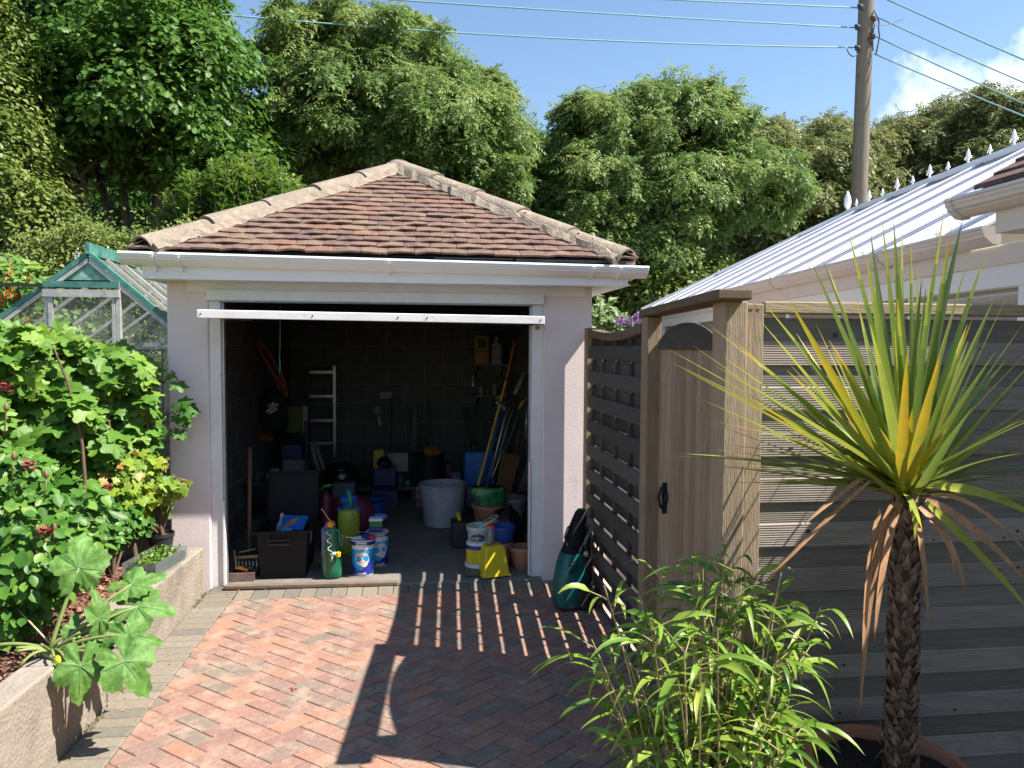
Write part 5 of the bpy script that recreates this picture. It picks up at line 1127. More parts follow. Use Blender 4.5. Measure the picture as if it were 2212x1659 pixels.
tips = [(1440, 752, 2.15), (1452, 784, 2.2), (1495, 745, 2.3), (1530, 700, 2.35), (1480, 800, 2.1), (1455, 980, 2.25), (1436, 985, 2.05), (1545, 790, 2.0), (1560, 770, 2.3), (1520, 865, 2.0), (1640, 690, 2.2), (1655, 660, 2.4), (1545, 912, 2.0), (1700, 640, 2.1), (1750, 560, 2.3), (1790, 580, 2.5), (1775, 555, 2.2), (1830, 490, 2.3), (1870, 540, 2.1), (1880, 500, 2.4), (1905, 470, 2.3), (1930, 475, 2.2), (1948, 462, 2.35), (1968, 500, 2.2), (1985, 560, 2.4), (2010, 600, 2.1), (2040, 450, 2.3), (2055, 490, 2.2), (2080, 470, 2.45), (2095, 545, 2.2), (2130, 545, 2.3), (2175, 640, 2.2), (2210, 700, 2.3), (2250, 760, 2.2), (2290, 830, 2.3), (2100, 690, 1.95), (2150, 760, 1.9), (2230, 900, 2.1), (2300, 940, 2.2), (2280, 1010, 2.1), (2260, 1060, 2.3), (2210, 980, 1.9), (1960, 760, 1.75), (2030, 770, 1.75), (1880, 700, 1.85), (1800, 760, 1.85), (1700, 800, 1.85), (1620, 860, 1.9), (1560, 960, 2.5), (1650, 1000, 2.6), (2100, 880, 1.8), (2190, 840, 2.6), (1720, 720, 2.65), (1850, 640, 2.7), (2000, 620, 2.7), (2090, 700, 2.65), (2150, 640, 2.5), (1610, 760, 2.5), (1590, 740, 2.2)]
lb, yb_ = MB(), MB(); rng = random.Random(3)
swp = lambda t: min(1, .55+t*3.5)*max(.02, (1-t**2.3))
def sword(mb, tip, r, wid=.034, sag=.03, up=None):
    yt_ = rng.choice((0, .3, .8, 1.0)); o = (tip-CR0); d = o.normalized(); s0 = CR0+Vector((rng.gauss(0, .012), rng.gauss(0, .012), rng.uniform(-.04, .03)))+Vector((d.x, d.y, 0))*.015
    mid = s0+(tip-s0)*.5+Vector((0, 0, sag)); pts = bez(s0, mid+Vector((0, 0, sag)), tip, 11)
    u_ = Vector((-d.x*.9, -d.y*.9, 1.15)) if up is None else up
    ribbon(mb, pts, wid, (u_+Vector((rng.gauss(0, .2), rng.gauss(0, .2), 0))).normalized(), r, .32, swp, lambda r, t: min(1, r+.30*max(0, 1-t*6)+(yt_*max(0, t-.72)*3)))
for k, (u, v, Y) in enumerate(tips):
    tp_ = at(u, v, Y); d = (tp_-CR0); r = min(1, max(0, .25+.5*rng.random()+(.2 if d.z < .1 else -.12)))
    if v < 620: r *= .45
    sword(yb_ if k in (13, 42, 43, 4, 52) else lb, tp_, r, rng.uniform(.028, .040), .006+.018*(1 if d.z < .3 else 0))
for k in range(50):
    a = rng.uniform(0, 6.28) if k % 3 else rng.uniform(2.3, 4.2); el = rng.uniform(-.05, 1.3); L_ = rng.uniform(.50, .74); d = Vector((cos(a)*cos(el), sin(a)*cos(el)*.8, sin(el))); sword(lb, CR0+d*L_, .15+.65*rng.random(), rng.uniform(.024, .035), .010)
for k in range(5):
    a = rng.uniform(3.3, 6.1); el = rng.uniform(.2, 1.0); L_ = rng.uniform(.3, .45); d = Vector((cos(a)*cos(el), sin(a)*cos(el)*.8, sin(el))); sword(yb_, CR0+d*L_, .5, .034, .02)
lb.build('leaves', L_CORD, pm, smooth=True); yb_.build('yellowed_leaves', L_YEL, pm, smooth=True)
db = MB()
for k, (pts, w_) in enumerate(((((1925, 1090), (1880, 1180), (1862, 1400), (1858, 1548)), .03), (((1900, 1100), (1872, 1200), (1868, 1330), (1862, 1450)), .026), (((1945, 1085), (1912, 1150), (1895, 1280), (1888, 1395)), .028), (((1975, 1090), (1990, 1160), (2000, 1280), (2008, 1368)), .022), (((1985, 1095), (2030, 1130), (2070, 1200), (2085, 1280)), .032), (((2000, 1080), (2060, 1100), (2150, 1180), (2230, 1270)), .03), (((2010, 1070), (2080, 1060), (2160, 1120), (2240, 1220)), .016), (((1880, 1020), (1820, 1060), (1770, 1100), (1730, 1140)), .016), (((1890, 1030), (1790, 1110), (1680, 1230), (1620, 1290)), .014), (((1995, 1100), (2040, 1140), (2060, 1200), (2062, 1250)), .016))):
    Y0 = 2.26; P_ = [at(u, v, Y0-.06*min(i, 2)) for i, (u, v) in enumerate(pts)]; fine = []
    for i in range(10):
        t = i/9; fine.append(P_[0]*(1-t)**3+P_[1]*3*t*(1-t)**2+P_[2]*3*t*t*(1-t)+P_[3]*t**3)
    ribbon(db, fine, w_, Vector((.2, -1, .2)), rng.random(), .3, lambda t: min(1, .5+t*3)*(1-t**3)+.02)
db.build('dead_leaves', L_DEAD, pm, smooth=True)
gb2 = MB(); 
for pts in (((2000, 1085), (2060, 1140), (2160, 1240), (2240, 1340)), ((1965, 1085), (1975, 1100), (1978, 1130), (1976, 1165)), ((2015, 1050), (2100, 1050), (2180, 1080), (2260, 1130))):
    P_ = [at(u, v, 2.2) for u, v in pts]; fine = [P_[0]*(1-t)**3+P_[1]*3*t*(1-t)**2+P_[2]*3*t*t*(1-t)+P_[3]*t**3 for t in [i/9 for i in range(10)]]; ribbon(gb2, fine, .03, Vector((.2, -1, .2)), .7, .3, lambda t: min(1, .5+t*3)*(1-t**3)+.02)
gb2.build('drooping_leaves', L_CORD, pm, smooth=True)
# ---------------------------------------------------------------- things standing in the garage
FZ = 0.071
def flr(u, v): return onz(u, v, FZ)
def pl(name, c, c2=None, rough=.45, **k): return mat(name, c, rough, c2, 12, **k)
K_BLACK = pl('black_box_plastic', (.010, .010, .011), (.013, .013, .014), .6, spec=.18); K_DK = pl('dark_plastic', (.012, .012, .013), (.02, .02, .02), .5)
K_BLUE = pl('blue_plastic', (.02, .07, .30), (.015, .055, .26)); K_BLUEL = pl('light_blue_plastic', (.03, .16, .50), (.02, .13, .44)); K_WHITE = pl('white_bucket_plastic', (.62, .66, .60), (.52, .56, .50)); K_LGREY = pl('grey_white_plastic', (.40, .38, .42), (.32, .30, .33), .6)
K_YEL = pl('yellow_plastic', (.68, .55, .02), (.60, .47, .02)); K_GREEN = pl('bottle_green', (.012, .13, .065), (.01, .10, .05), .3); K_ORG = pl('orange_plastic', (.75, .28, .03), (.65, .22, .03)); K_RED = pl('maroon_plastic', (.17, .02, .05), (.12, .015, .035))
K_LIME = pl('lime_plastic', (.42, .47, .03), (.36, .42, .03)); K_STEEL = mat('steel', (.42, .42, .42), .35, (.30, .30, .30), 10, metal=.7); K_DIRTY = pl('dirty_white', (.36, .35, .33), (.22, .21, .19), .7)
K_NAVY = pl('navy_plastic', (.012, .02, .11), (.01, .015, .09)); K_LABW = pl('label_white', (.72, .71, .72), (.68, .66, .68), .6); K_INK = pl('ink_black', (.012, .012, .014), None, .6); K_LABB = pl('label_blue', (.015, .03, .30), (.015, .025, .24), .45); K_CYAN = pl('label_cyan', (.02, .38, .72), (.02, .33, .66), .45)
K_WOODO = mat('orange_timber', (.36, .18, .08), .85, (.22, .11, .05), 8, stretch=(8, 8, 1), bump=.3); K_CARD = pl('cardboard', (.45, .24, .10), (.38, .2, .08), .9); K_SCREAM = pl('cream_paper', (.6, .5, .4), (.5, .35, .25), .8)
def lath(name, m, parent, c, prof, n=28, smooth=True, **k): mb = MB(); mb.lathe(c, prof, n, **k); return mb.build(name, m, parent, smooth=smooth, auto=38)
def one(name, label, cat, o, group=None): return tag(o, label, cat, group)
def single(mb, name, m, label, cat, loc, group=None, **k): return tag(mb.build(name, m, loc=loc, **k), label, cat, group)
# --- black storage box
b0 = Vector((-1.075, 5.20, FZ)); W_, D_, H_ = .34, .46, .325
sx = thing('storage_box', 'large black plastic storage box with its lid propped open behind', 'storage box', (b0.x+W_/2, b0.y+D_/2, FZ))
def boxring(mb, ins0, ins1, z0, z1, th=.006):
    def rect(i): return [(b0.x+i, b0.y+i), (b0.x+W_-i, b0.y+i), (b0.x+W_-i, b0.y+D_-i), (b0.x+i, b0.y+D_-i)]
    A0, A1, B1, B0 = rect(ins0), rect(ins1), rect(ins1+th), rect(ins0+th)
    vs = [(x, y, z0) for x, y in A0]+[(x, y, z1) for x, y in A1]+[(x, y, z1) for x, y in B1]+[(x, y, z0+.01) for x, y in B0]
    fs = [(i, (i+1) % 4, 4+(i+1) % 4, 4+i) for i in range(4)]+[(4+i, 4+(i+1) % 4, 8+(i+1) % 4, 8+i) for i in range(4)]+[(8+i, 8+(i+1) % 4, 12+(i+1) % 4, 12+i) for i in range(4)]+[(3, 2, 1, 0), (12, 13, 14, 15)]
    mb.add(vs, fs)
mb = MB(); boxring(mb, .022, .004, FZ, FZ+H_); mb.build('box_body', K_BLACK, sx, bevel=.008)
mb = MB()
for (x0, x1, y0, y1) in ((b0.x-.016, b0.x+W_+.016, b0.y-.016, b0.y+.002), (b0.x-.016, b0.x+W_+.016, b0.y+D_-.002, b0.y+D_+.016), (b0.x-.016, b0.x+.002, b0.y+.0021, b0.y+D_-.0021), (b0.x+W_-.002, b0.x+W_+.016, b0.y+.0021, b0.y+D_-.0021)): mb.box(x0, x1, y0, y1, FZ+H_-.014, FZ+H_+.004)
mb.build('box_rim', K_BLACK, sx, bevel=.003)
mb = MB(); cx = b0.x+.155
for x in (cx-.072, cx+.066): mb.box(x, x+.006, b0.y-.022, b0.y-.004, FZ+H_-.085, FZ+H_-.004)
mb.box(cx-.066, cx+.066, b0.y-.024, b0.y-.010, FZ+H_-.09, FZ+H_-.078); mb.box(cx-.066, cx+.066, b0.y-.02, b0.y-.010, FZ+H_-.06, FZ+H_-.052); mb.build('handle', K_DK, sx, bevel=.002)
mb = MB(); LM = Matrix.Translation((b0.x, b0.y+D_+.02, FZ+H_)) @ Matrix.Rotation(radians(-8), 4, 'X'); mb.box(-.012, W_+.012, 0, .012, 0, .33, M=LM); mb.box(-.012, W_+.012, -.02, -.001, .315, .33, M=LM); mb.box(-.012, .0, -.02, -.001, 0, .314, M=LM); mb.box(W_, W_+.012, -.02, -.001, 0, .314, M=LM); mb.build('lid', K_BLACK, sx, bevel=.004)
mb = MB(); x = b0.x+W_-.004; mb.add([(x+.001, b0.y+.10, FZ+.20), (x+.001, b0.y+.21, FZ+.215), (x+.006, b0.y+.21, FZ+.295), (x+.006, b0.y+.10, FZ+.285)], [(0, 1, 2, 3)]); mb.build('sticker', pl('lilac_sticker', (.45, .42, .52)), sx)
mg = MB(); MM = Matrix.Translation((b0.x+.20, b0.y+.15, FZ+H_-.01)) @ Matrix.Rotation(radians(-14), 4, 'Z') @ Matrix.Rotation(radians(40), 4, 'X'); mg.box(-.085, .10, -.02, .10, 0, .008, M=MM)
mgo = thing('magazine', 'bright blue magazine with a brown leaf on its cover lying in the black box', 'magazine', MM.translation); mg.build('cover', pl('magazine_blue', (.01, .14, .50), (.01, .09, .36), .3), mgo, bevel=.001)
mb = MB(); mb.add([MM @ Vector(p) for p in ((-.05, -.01, .0095), (-.01, 0, .0095), (.03, .04, .0095), (.05, .09, .0095), (.01, .07, .0095), (-.03, .035, .0095))], [(0, 1, 2, 3, 4, 5)]); mb.build('cover_picture', pl('picture_brown', (.28, .09, .04), (.5, .25, .15), .4), mgo)
mb = MB(); MM2 = Matrix.Translation((b0.x+.17, b0.y+.11, FZ+H_-.03)) @ Matrix.Rotation(radians(20), 4, 'X'); mb.box(-.05, .05, 0, .09, 0, .01, M=MM2); single(mb, 'paper_pack', pl('sky_blue_paper', (.02, .28, .55)), 'small light blue packet beside the magazine in the black box', 'packet', MM2.translation)
c = Vector((b0.x+.12, b0.y+.12, FZ+H_-.03)); bt_ = thing('bottle', 'slim dark bottle with a pale cork leaning in the black box', 'bottle', c); d = Vector((.25, .1, 1)).normalized()
mb = MB(); mb.tube([c, c+d*.05, c+d*.07, c+d*.10], [.018, .018, .010, .009], 14); mb.build('bottle_body', pl('dark_glass', (.05, .04, .09), (.3, .3, .4), .2), bt_, smooth=True); mb = MB(); mb.tube([c+d*.10, c+d*.13], [.011, .0115], 12); mb.build('cork', pl('cork', (.5, .36, .26)), bt_, smooth=True, auto=40)
# --- wooden tray with tools, left of the box
tc_ = thing('wooden_tray', 'shallow wooden tray on the floor between the door frame and the black box', 'tray', (-1.17, 5.25, FZ))
mb = MB(); mb.box(-1.245, -1.085, 5.18, 5.192, FZ, FZ+.055); mb.box(-1.245, -1.085, 5.40, 5.412, FZ, FZ+.055); mb.box(-1.245, -1.235, 5.193, 5.40, FZ, FZ+.055); mb.box(-1.095, -1.085, 5.193, 5.40, FZ, FZ+.055); mb.box(-1.235, -1.095, 5.193, 5.40, FZ, FZ+.01); mb.build('tray_side', mat('old_wood', (.20, .13, .11), .9, (.12, .08, .07), 14, bump=.4), tc_)
tr = thing('hand_trowel', 'orange handled hand tool lying across the wooden tray', 'hand tool', (-1.17, 5.26, FZ+.07))
mb = MB(); mb.tube([(-1.215, 5.22, FZ+.085), (-1.18, 5.22, FZ+.08), (-1.13, 5.21, FZ+.064)], [.011, .013, .010], 10); mb.build('grip', K_ORG, tr, smooth=True); mb = MB(); mb.lathe((-1.115, 5.23, FZ+.075), [(0, -.018), (.02, -.01), (.022, .01), (0, .02)], 12); mb.build('head', K_DK, tr, smooth=True); mb = MB(); mb.lathe((-1.235+.02, 5.26, FZ+.07), [(0, -.018), (.02, -.01), (.022, .01), (0, .02)], 12); mb.build('end_knob', K_DK, tr, smooth=True)
rk = thing('garden_rake', 'old steel rake head with green bar and curved tines above the wooden tray', 'rake', (-1.15, 5.3, FZ+.14))
mb = MB(); mb.tube([(-1.235, 5.28, FZ+.135), (-1.08, 5.28, FZ+.14)], .011, 8); mb.build('rake_bar', mat('rusty_bar', (.20, .13, .07), .8, (.3, .28, .12), 40), rk)
mb = MB(); mb.tube([(-1.21, 5.3, FZ+.165), (-1.10, 5.3, FZ+.185)], .006, 6); mb.build('green_strap', pl('dull_green', (.12, .22, .04)), rk)
for k in range(7):
    x = -1.225+k*.023; mb = MB(); mb.tube([(x, 5.28, FZ+.135), (x+.004, 5.245, FZ+.115), (x+.010, 5.235, FZ+.08)], [.003, .003, .0015], 6); mb.build('tine', K_STEEL, rk)
mb = MB(); mb.tube([(-1.262+.03, 5.26, FZ+.19), (-1.20, 5.2, FZ+.09)], .006, 6); mb.build('rake_handle', K_WOODO, rk)
a, b_ = at(540, 966, 5.75), at(538, 1180, 5.65); mb = MB(); mb.tube([a, b_, b_-Vector((0, 0, max(0, b_.z-FZ-.01)))], .0155, 10); single(mb, 'broom_handle', mat('broom_wood', (.24, .11, .06), .6, (.17, .08, .045), 9), 'upright reddish wooden broom handle standing behind the black box', 'broom', a, smooth=True)
# --- round black tub (wheelbarrow bowl) behind
c = at(552, 1040, 6.9); wbt = thing('round_tub', 'wide shallow black tub on a stand, holding a pale jug, at the left wall', 'tub', (c.x, c.y, FZ))
lath('tub_bowl', pl('charcoal_tub', (.035, .035, .037), (.025, .025, .026), .35), wbt, (c.x, c.y, c.z-.18), [(.16, 0), (.25, .12), (.275, .20), (.285, .20), (.285, .215), (.265, .215), (.24, .13), (.15, .012), (0, .01)], 36)
for k in range(3):
    an = k*2.1+.4; rod('leg', K_DK, wbt, (c.x+cos(an)*.14, c.y+sin(an)*.14, c.z-.17), (c.x+cos(an)*.22, c.y+sin(an)*.22, FZ), .012)
mb = MB(); mb.tube([at(576, 1030, 6.75), at(590, 1026, 6.75), at(604, 1022, 6.75)], [.02, .055, .045], 14); single(mb, 'plastic_jug', pl('pale_green_plastic', (.42, .52, .46)), 'pale green plastic jug lying in the wide black tub', 'jug', at(590, 1030, 6.75), smooth=True)
# --- barbecue
c = at(738, 1040, 7.4); bq = thing('barbecue', 'black kettle barbecue with a shiny lid handle standing at the back left', 'barbecue', (c.x, c.y, FZ))
lath('bowl', K_DK, bq, (c.x, c.y, c.z), [(0, -.10), (.10, -.08), (.16, -.02), (.175, .04), (.17, .04)], 28); lath('lid', pl('gloss_black', (.01, .01, .01), None, .15), bq, (c.x, c.y, c.z+.042), [(.178, 0), (.175, .04), (.14, .11), (.08, .15), (0, .16)], 28)
mb = MB(); mb.tube([(c.x-.04, c.y-.15, c.z+.13), (c.x, c.y-.18, c.z+.14), (c.x+.04, c.y-.15, c.z+.13)], .007, 8); mb.build('lid_handle', K_STEEL, bq, smooth=True)
for an in (.6, 2.6, 4.7): rod('leg', K_STEEL, bq, (c.x+cos(an)*.12, c.y+sin(an)*.12, c.z-.06), (c.x+cos(an)*.2, c.y+sin(an)*.2, FZ), .01)
c = at(742, 1052, 6.9); mb = MB(); mb.box(c.x-.10, c.x+.10, c.y, c.y+.14, c.z-.10, c.z+.03); single(mb, 'metal_tin', pl('dull_lilac', (.13, .13, .16), (.09, .09, .1), .6), 'grey oblong tin in front of the kettle barbecue', 'tin', (c.x, c.y, c.z-.1), bevel=.012)
# --- hanging things
c = at(592, 890, 7.2); hb_ = thing('rucksack', 'black bag with slanting white lettering hanging high on the left', 'bag', c)
mb = MB(); mb.lathe((c.x, c.y, c.z), [(.02, .24), (.07, .20), (.11, .12), (.125, 0), (.118, -.12), (.09, -.19), (.04, -.205)], 26, sx=1.0, sy=.45); mb.build('bag_body', pl('black_fabric', (.008, .008, .009), None, .85), hb_, smooth=True)
fnb = lambda x, y: (c.x+x*.82-y*.25-.005, c.y-.061-.0*x, c.z+.04+x*.55+y*.85)
for i, t_ in enumerate(('THE', 'NORTH', 'FACE')): text_mesh(t_, .036, K_LABW, 'lettering', hb_, lambda x, y, i=i: fnb(x, y+.035-i*.033), font_bold=.0012)
mb = MB(); mb.tube([(c.x-.03, c.y, c.z+.2), (c.x-.05, c.y, c.z+.36), (c.x-.06, c.y, c.z+.45)], .008, 6); mb.build('strap', K_DK, hb_)
mb = MB(); c2 = at(572, 905, 7.3); mb.lathe(c2, [(.02, .17), (.05, .05), (.075, -.08), (.065, -.16), (.09, -.20), (.03, -.215)], 14, sx=1, sy=.4); single(mb, 'hanging_jacket', pl('rust_fabric', (.20, .06, .02), (.13, .04, .015), .9), 'rusty orange jacket hanging behind the black bag', 'jacket', c2, smooth=True)
ob = MB(); rng = random.Random(4)
for k in range(9):
    p_ = []; jx = rng.uniform(-8, 8); 
    for i in range(26):
        t = 2*pi*i/25; u = 588+jx*.3+(30+rng.uniform(-1, 1))*cos(t)*.95+13*sin(t)*rng.uniform(.5, 1.0); v = 790+jx+(48+jx)*cos(t)+6*sin(t+1); p_.append(at(u, v, 7.0+.02*k))
    ob.tube(p_, .005, 5, cap=False)
single(ob, 'extension_cable', pl('orange_cable', (.35, .07, .02)), 'orange electric cable hung up in a long loose coil', 'cable', at(588, 790, 7), smooth=True)
pc_ = thing('pull_cord', 'thin pale light pull cord with a blue lower end hanging from the ceiling', 'cord', at(605, 690, 5.9))
mb = MB(); mb.tube([at(605, 660, 5.9), at(605, 740, 5.9), at(604, 770, 5.9)], .003, 6); mb.build('string', pl('string', (.35, .35, .33)), pc_); mb = MB(); mb.tube([at(604, 770, 5.9), at(605, 795, 5.9), at(604, 806, 5.9)], [.004, .006, .004], 6); mb.build('toggle', pl('turquoise', (.12, .42, .55)), pc_)
# --- ladder on the back wall
ld = thing('ladder', 'aluminium ladder leaning upright against the dark back wall', 'ladder', at(696, 985, 8.7))
def bx(u0, v0, u1, v1, Y, th): a = at(u0, v1, Y); b = at(u1, v0, Y); return MB().box(a.x, b.x, Y, Y+th, a.z, b.z)
o = bx(720, 790, 725, 988, 8.7, .05).build('rail', K_STEEL, ld); o = bx(664, 790, 668, 1030, 8.7, .05).build('rail', K_DK, ld)
for v in (804, 856, 908, 958): bx(668, v-3, 720, v+3, 8.71, .03).build('rung', K_STEEL, ld)
# yellow green crate, white board, blue and white boxes behind the left clutter
c = at(640, 940, 7.6); mb = bx(617, 877, 652, 936, 7.5, .12); single(mb, 'fertiliser_sack', pl('olive_sack', (.11, .12, .015), (.08, .09, .01), .7), 'dull yellow green sack propped behind the hanging bag', 'sack', c, bevel=.015)
mb = bx(653, 877, 664, 936, 7.52, .1); single(mb, 'white_board', K_DIRTY, 'narrow dirty white board beside the yellow green sack', 'board', at(658, 936, 7.52), bevel=.01)
mb = bx(607, 960, 652, 993, 7.2, .2); single(mb, 'blue_crate', K_NAVY, 'navy blue crate standing on the pale box at the left', 'crate', at(630, 993, 7.2), bevel=.01)
a = at(610, 994, 7.15); mb = MB(); e = at(662, 1016, 7.15); mb.box(a.x, e.x, 7.15, 7.45, FZ, a.z); single(mb, 'pale_box', pl('pale_box', (.24, .24, .25), (.16, .16, .16), .8), 'pale grey box under the navy crate', 'box', (a.x+.1, 7.2, FZ), bevel=.006)
vc = thing('vacuum_cleaner', 'black vacuum cleaner with grey hoses standing before the ladder', 'vacuum cleaner', (at(680, 1050, 7.0).x, 7.0, FZ))
c = at(668, 1040, 7.0); lath('motor_body', K_DK, vc, (c.x, c.y, FZ), [(.12, 0), (.15, .05), (.15, .2), (.13, .3), (.05, .36), (0, .36)], 20); rod('tube', K_DK, vc, at(662, 910, 7.0), at(664, 1040, 7.0), .02)
mb = MB(); mb.tube([at(672, 955, 6.95), at(680, 990, 6.95), at(690, 1020, 6.9)], .022, 10); mb.tube([at(682, 960, 6.95), at(692, 990, 6.95), at(700, 1015, 6.9)], .018, 10); mb.build('hose', pl('grey_hose', (.12, .12, .12)), vc, smooth=True)
# --- red canister, sprayer, lance, maroon thing
p = flr(705, 1185); rc = thing('canister', 'maroon plastic canister with grey cap and green strap beside the lime sprayer', 'canister', (p.x, 5.95, FZ)); c = at(705, 1130, 5.95)
lath('canister_body', K_RED, rc, (c.x, c.y, FZ), [(.055, 0), (.06, .02), (.06, c.z-FZ+.20), (.05, c.z-FZ+.225), (.02, c.z-FZ+.23), (.02, c.z-FZ+.25), (0, c.z-FZ+.25)], 20, sx=.75); 
mb = MB(); mb.tube([at(694, 1060, 5.95), at(700, 1050, 5.95), at(716, 1048, 5.93)], .012, 8); mb.build('strap', pl('grass_green', (.10, .25, .04)), rc, smooth=True)
p = flr(753, 1197); spc = (p.x, 5.80); sy = thing('pressure_sprayer', 'lime garden pressure sprayer with blue collar, pump top and printed scale', 'sprayer', (p.x, 5.8, FZ))
lath('tank', K_LIME, sy, (*spc, FZ), [(.070, 0), (.082, .015), (.086, .05), (.083, .26), (.080, .31), (.066, .335), (.04, .345), (0, .345)], 30, sx=1, sy=.9)
lath('collar', K_BLUEL, sy, (*spc, FZ+.34), [(.035, 0), (.042, .03), (.042, .05), (.066, .06), (.068, .085), (.05, .10), (.02, .105), (.02, .15), (0, .15)], 26); lath('shoulder_clip', K_BLUEL, sy, (spc[0]-.068, spc[1]-.02, FZ+.325), [(.012, 0), (.012, .035), (0, .035)], 10); lath('shoulder_clip', K_BLUEL, sy, (spc[0]+.068, spc[1]-.02, FZ+.325), [(.012, 0), (.012, .035), (0, .035)], 10)
def on_cyl(cx, cy, R, off=.0012): return lambda x, y: (cx+sin(x/R)*(R+off), cy-cos(x/R)*(R+off), y)
mb = MB(); f_ = on_cyl(spc[0], spc[1]-.002, .0795, .0035)
def strip(mb, f, x0, x1, y0, y1, n=6):
    vs = []; 
    for i in range(n+1): x = x0+(x1-x0)*i/n; vs += [f(x, y0), f(x, y1)]
    mb.add(vs, [(2*i, 2*i+2, 2*i+3, 2*i+1) for i in range(n)])
for k in range(6): strip(mb, f_, .012, .055, FZ+.09+k*.035, FZ+.092+k*.035)
strip(mb, f_, .010, .012, FZ+.09, FZ+.27, 1)
for k in range(6): strip(mb, f_, .045, .058, FZ+.094+k*.035, FZ+.102+k*.035, 2)
mb.build('scale_marks', K_INK, sy)
ln = thing('spray_lance', 'thin spray lance with a green handle leaning on the lime sprayer', 'spray lance', at(775, 1150, 5.65)); mb = MB(); mb.tube([at(754, 1063, 5.65), at(757, 1082, 5.65), at(759, 1098, 5.65)], [.012, .015, .012], 10); mb.build('handle', pl('emerald', (.02, .30, .12)), ln, smooth=True)
mb = MB(); mb.tube([at(759, 1098, 5.65), at(762, 1115, 5.63), at(771, 1200, 5.55)], [.006, .004, .0035], 6); mb.build('wand', pl('brass_rod', (.35, .30, .18)), ln, smooth=True)
c = at(757, 1150, 6.35); mb = MB(); mb.lathe((c.x, c.y, FZ), [(.2, 0), (.21, .1), (.20, .24), (.15, .31), (.06, .34), (0, .34)], 26, sy=.6); single(mb, 'garden_vacuum', K_RED, 'rounded maroon machine housing behind the lime sprayer', 'machine', (c.x, c.y, FZ), smooth=True)
c = at(800, 1083, 6.6); mb = MB(); mb.lathe((c.x, c.y, c.z), [(.12, 0), (.16, .03), (.165, .035), (0, .035)], 24, sy=.7); mb.lathe((c.x, c.y, FZ), [(.1, 0), (.12, c.z-FZ-.002), (0, c.z-FZ-.001)], 20); single(mb, 'blue_basin', K_BLUE, 'blue round basin on a stand behind the garden sprayer', 'basin', (c.x, c.y, FZ), smooth=True)
# --- green bottle
p = flr(716, 1254); gc = Vector((p.x, 5.20, FZ)); gbt = thing('spray_bottle', 'dark green plastic weedkiller bottle with orange cap and coiled white tube', 'bottle', gc)
lath('bottle_body', K_GREEN, gbt, gc, [(.050, 0), (.060, .010), (.063, .035), (.062, .12), (.055, .17), (.046, .23), (.040, .29), (.034, .33), (.024, .345), (.02, .36), (0, .36)], 30, sx=1.02, sy=.6)
mb = MB(); q = gc+Vector((.018, -.012, 0)); mb.tube([q+Vector((.0, 0, .335)), q+Vector((.03, 0, .325)), q+Vector((.036, 0, .28)), q+Vector((.034, 0, .24))], .011, 10); mb.build('carry_handle', K_GREEN, gbt, smooth=True)
lath('cap', K_ORG, gbt, gc+Vector((-.008, 0, .352)), [(.022, 0), (.024, .004), (.024, .03), (.018, .036), (0, .036)], 18)
mb = MB(); pts = []
for i in range(60):
    t = i/59; pts.append(gc+Vector((-.020+.013*cos(t*6*pi+1.6)+.012*t, -.042-.012*sin(t*pi)*.5-.006*sin(t*6*pi), .335-.165*t)))
mb.tube(pts, .0024, 6, cap=False); mb.build('coiled_tube', K_LABW, gbt, smooth=True)
mb = MB(); q = gc+Vector((.01, -.052, .16)); mb.tube([q+Vector((-.012, 0, .012)), q+Vector((.01, 0, .02)), q+Vector((.03, 0, .012))], [.008, .012, .012], 8); mb.tube([q+Vector((.0, 0, .01)), q+Vector((-.012, -.005, -.03))], [.007, .004], 8); mb.build('trigger_handle', K_LABW, gbt, smooth=True)
lath('trigger_nozzle', pl('amber', (.85, .45, .02)), gbt, q+Vector((.034, 0, .014)), [(0, -.018), (.016, -.014), (.018, .012), (0, .02)], 12)
mb = MB(); strip(mb, lambda x, y: (gc.x-.063*cos(x), gc.y-.0395*sin(x), y), .25, .85, FZ+.04, FZ+.20, 5); mb.build('label', pl('olive_label', (.25, .30, .12), (.10, .14, .06)), gbt)
mb = MB(); mb.beam(gc+Vector((-.012, -.0, .388)), gc+Vector((-.07, -.01, .48)), .014, .004); single(mb, 'stir_stick', pl('pale_stick', (.6, .42, .26)), 'pale wooden stirring stick resting on the orange bottle cap', 'stick', gc+Vector((-.012, 0, .388)))
mb = MB(); g = at(730, 1185, 5.33)
for (u, v, w_, h_) in ((706, 1150, 14, 20), (714, 1140, 16, 22), (732, 1165, 22, 18)):
    a = at(u, v, 5.36); mb.add([(a.x-.03, 5.36, a.z-.05), (a.x+.03, 5.35, a.z-.04), (a.x+.035, 5.34, a.z+.03), (a.x, 5.35, a.z+.06), (a.x-.04, 5.37, a.z+.02)], [(0, 1, 2, 3, 4)])
a = at(704, 1195, 5.36); mb.box(a.x-.03, a.x+.09, 5.37, 5.42, FZ, at(704, 1150, 5.36).z); single(mb, 'plastic_bag', pl('pale_blue_film', (.35, .45, .55), (.05, .05, .25), .3), 'crumpled pale blue plastic pack behind the green bottle', 'pack', (a.x, 5.37, FZ))
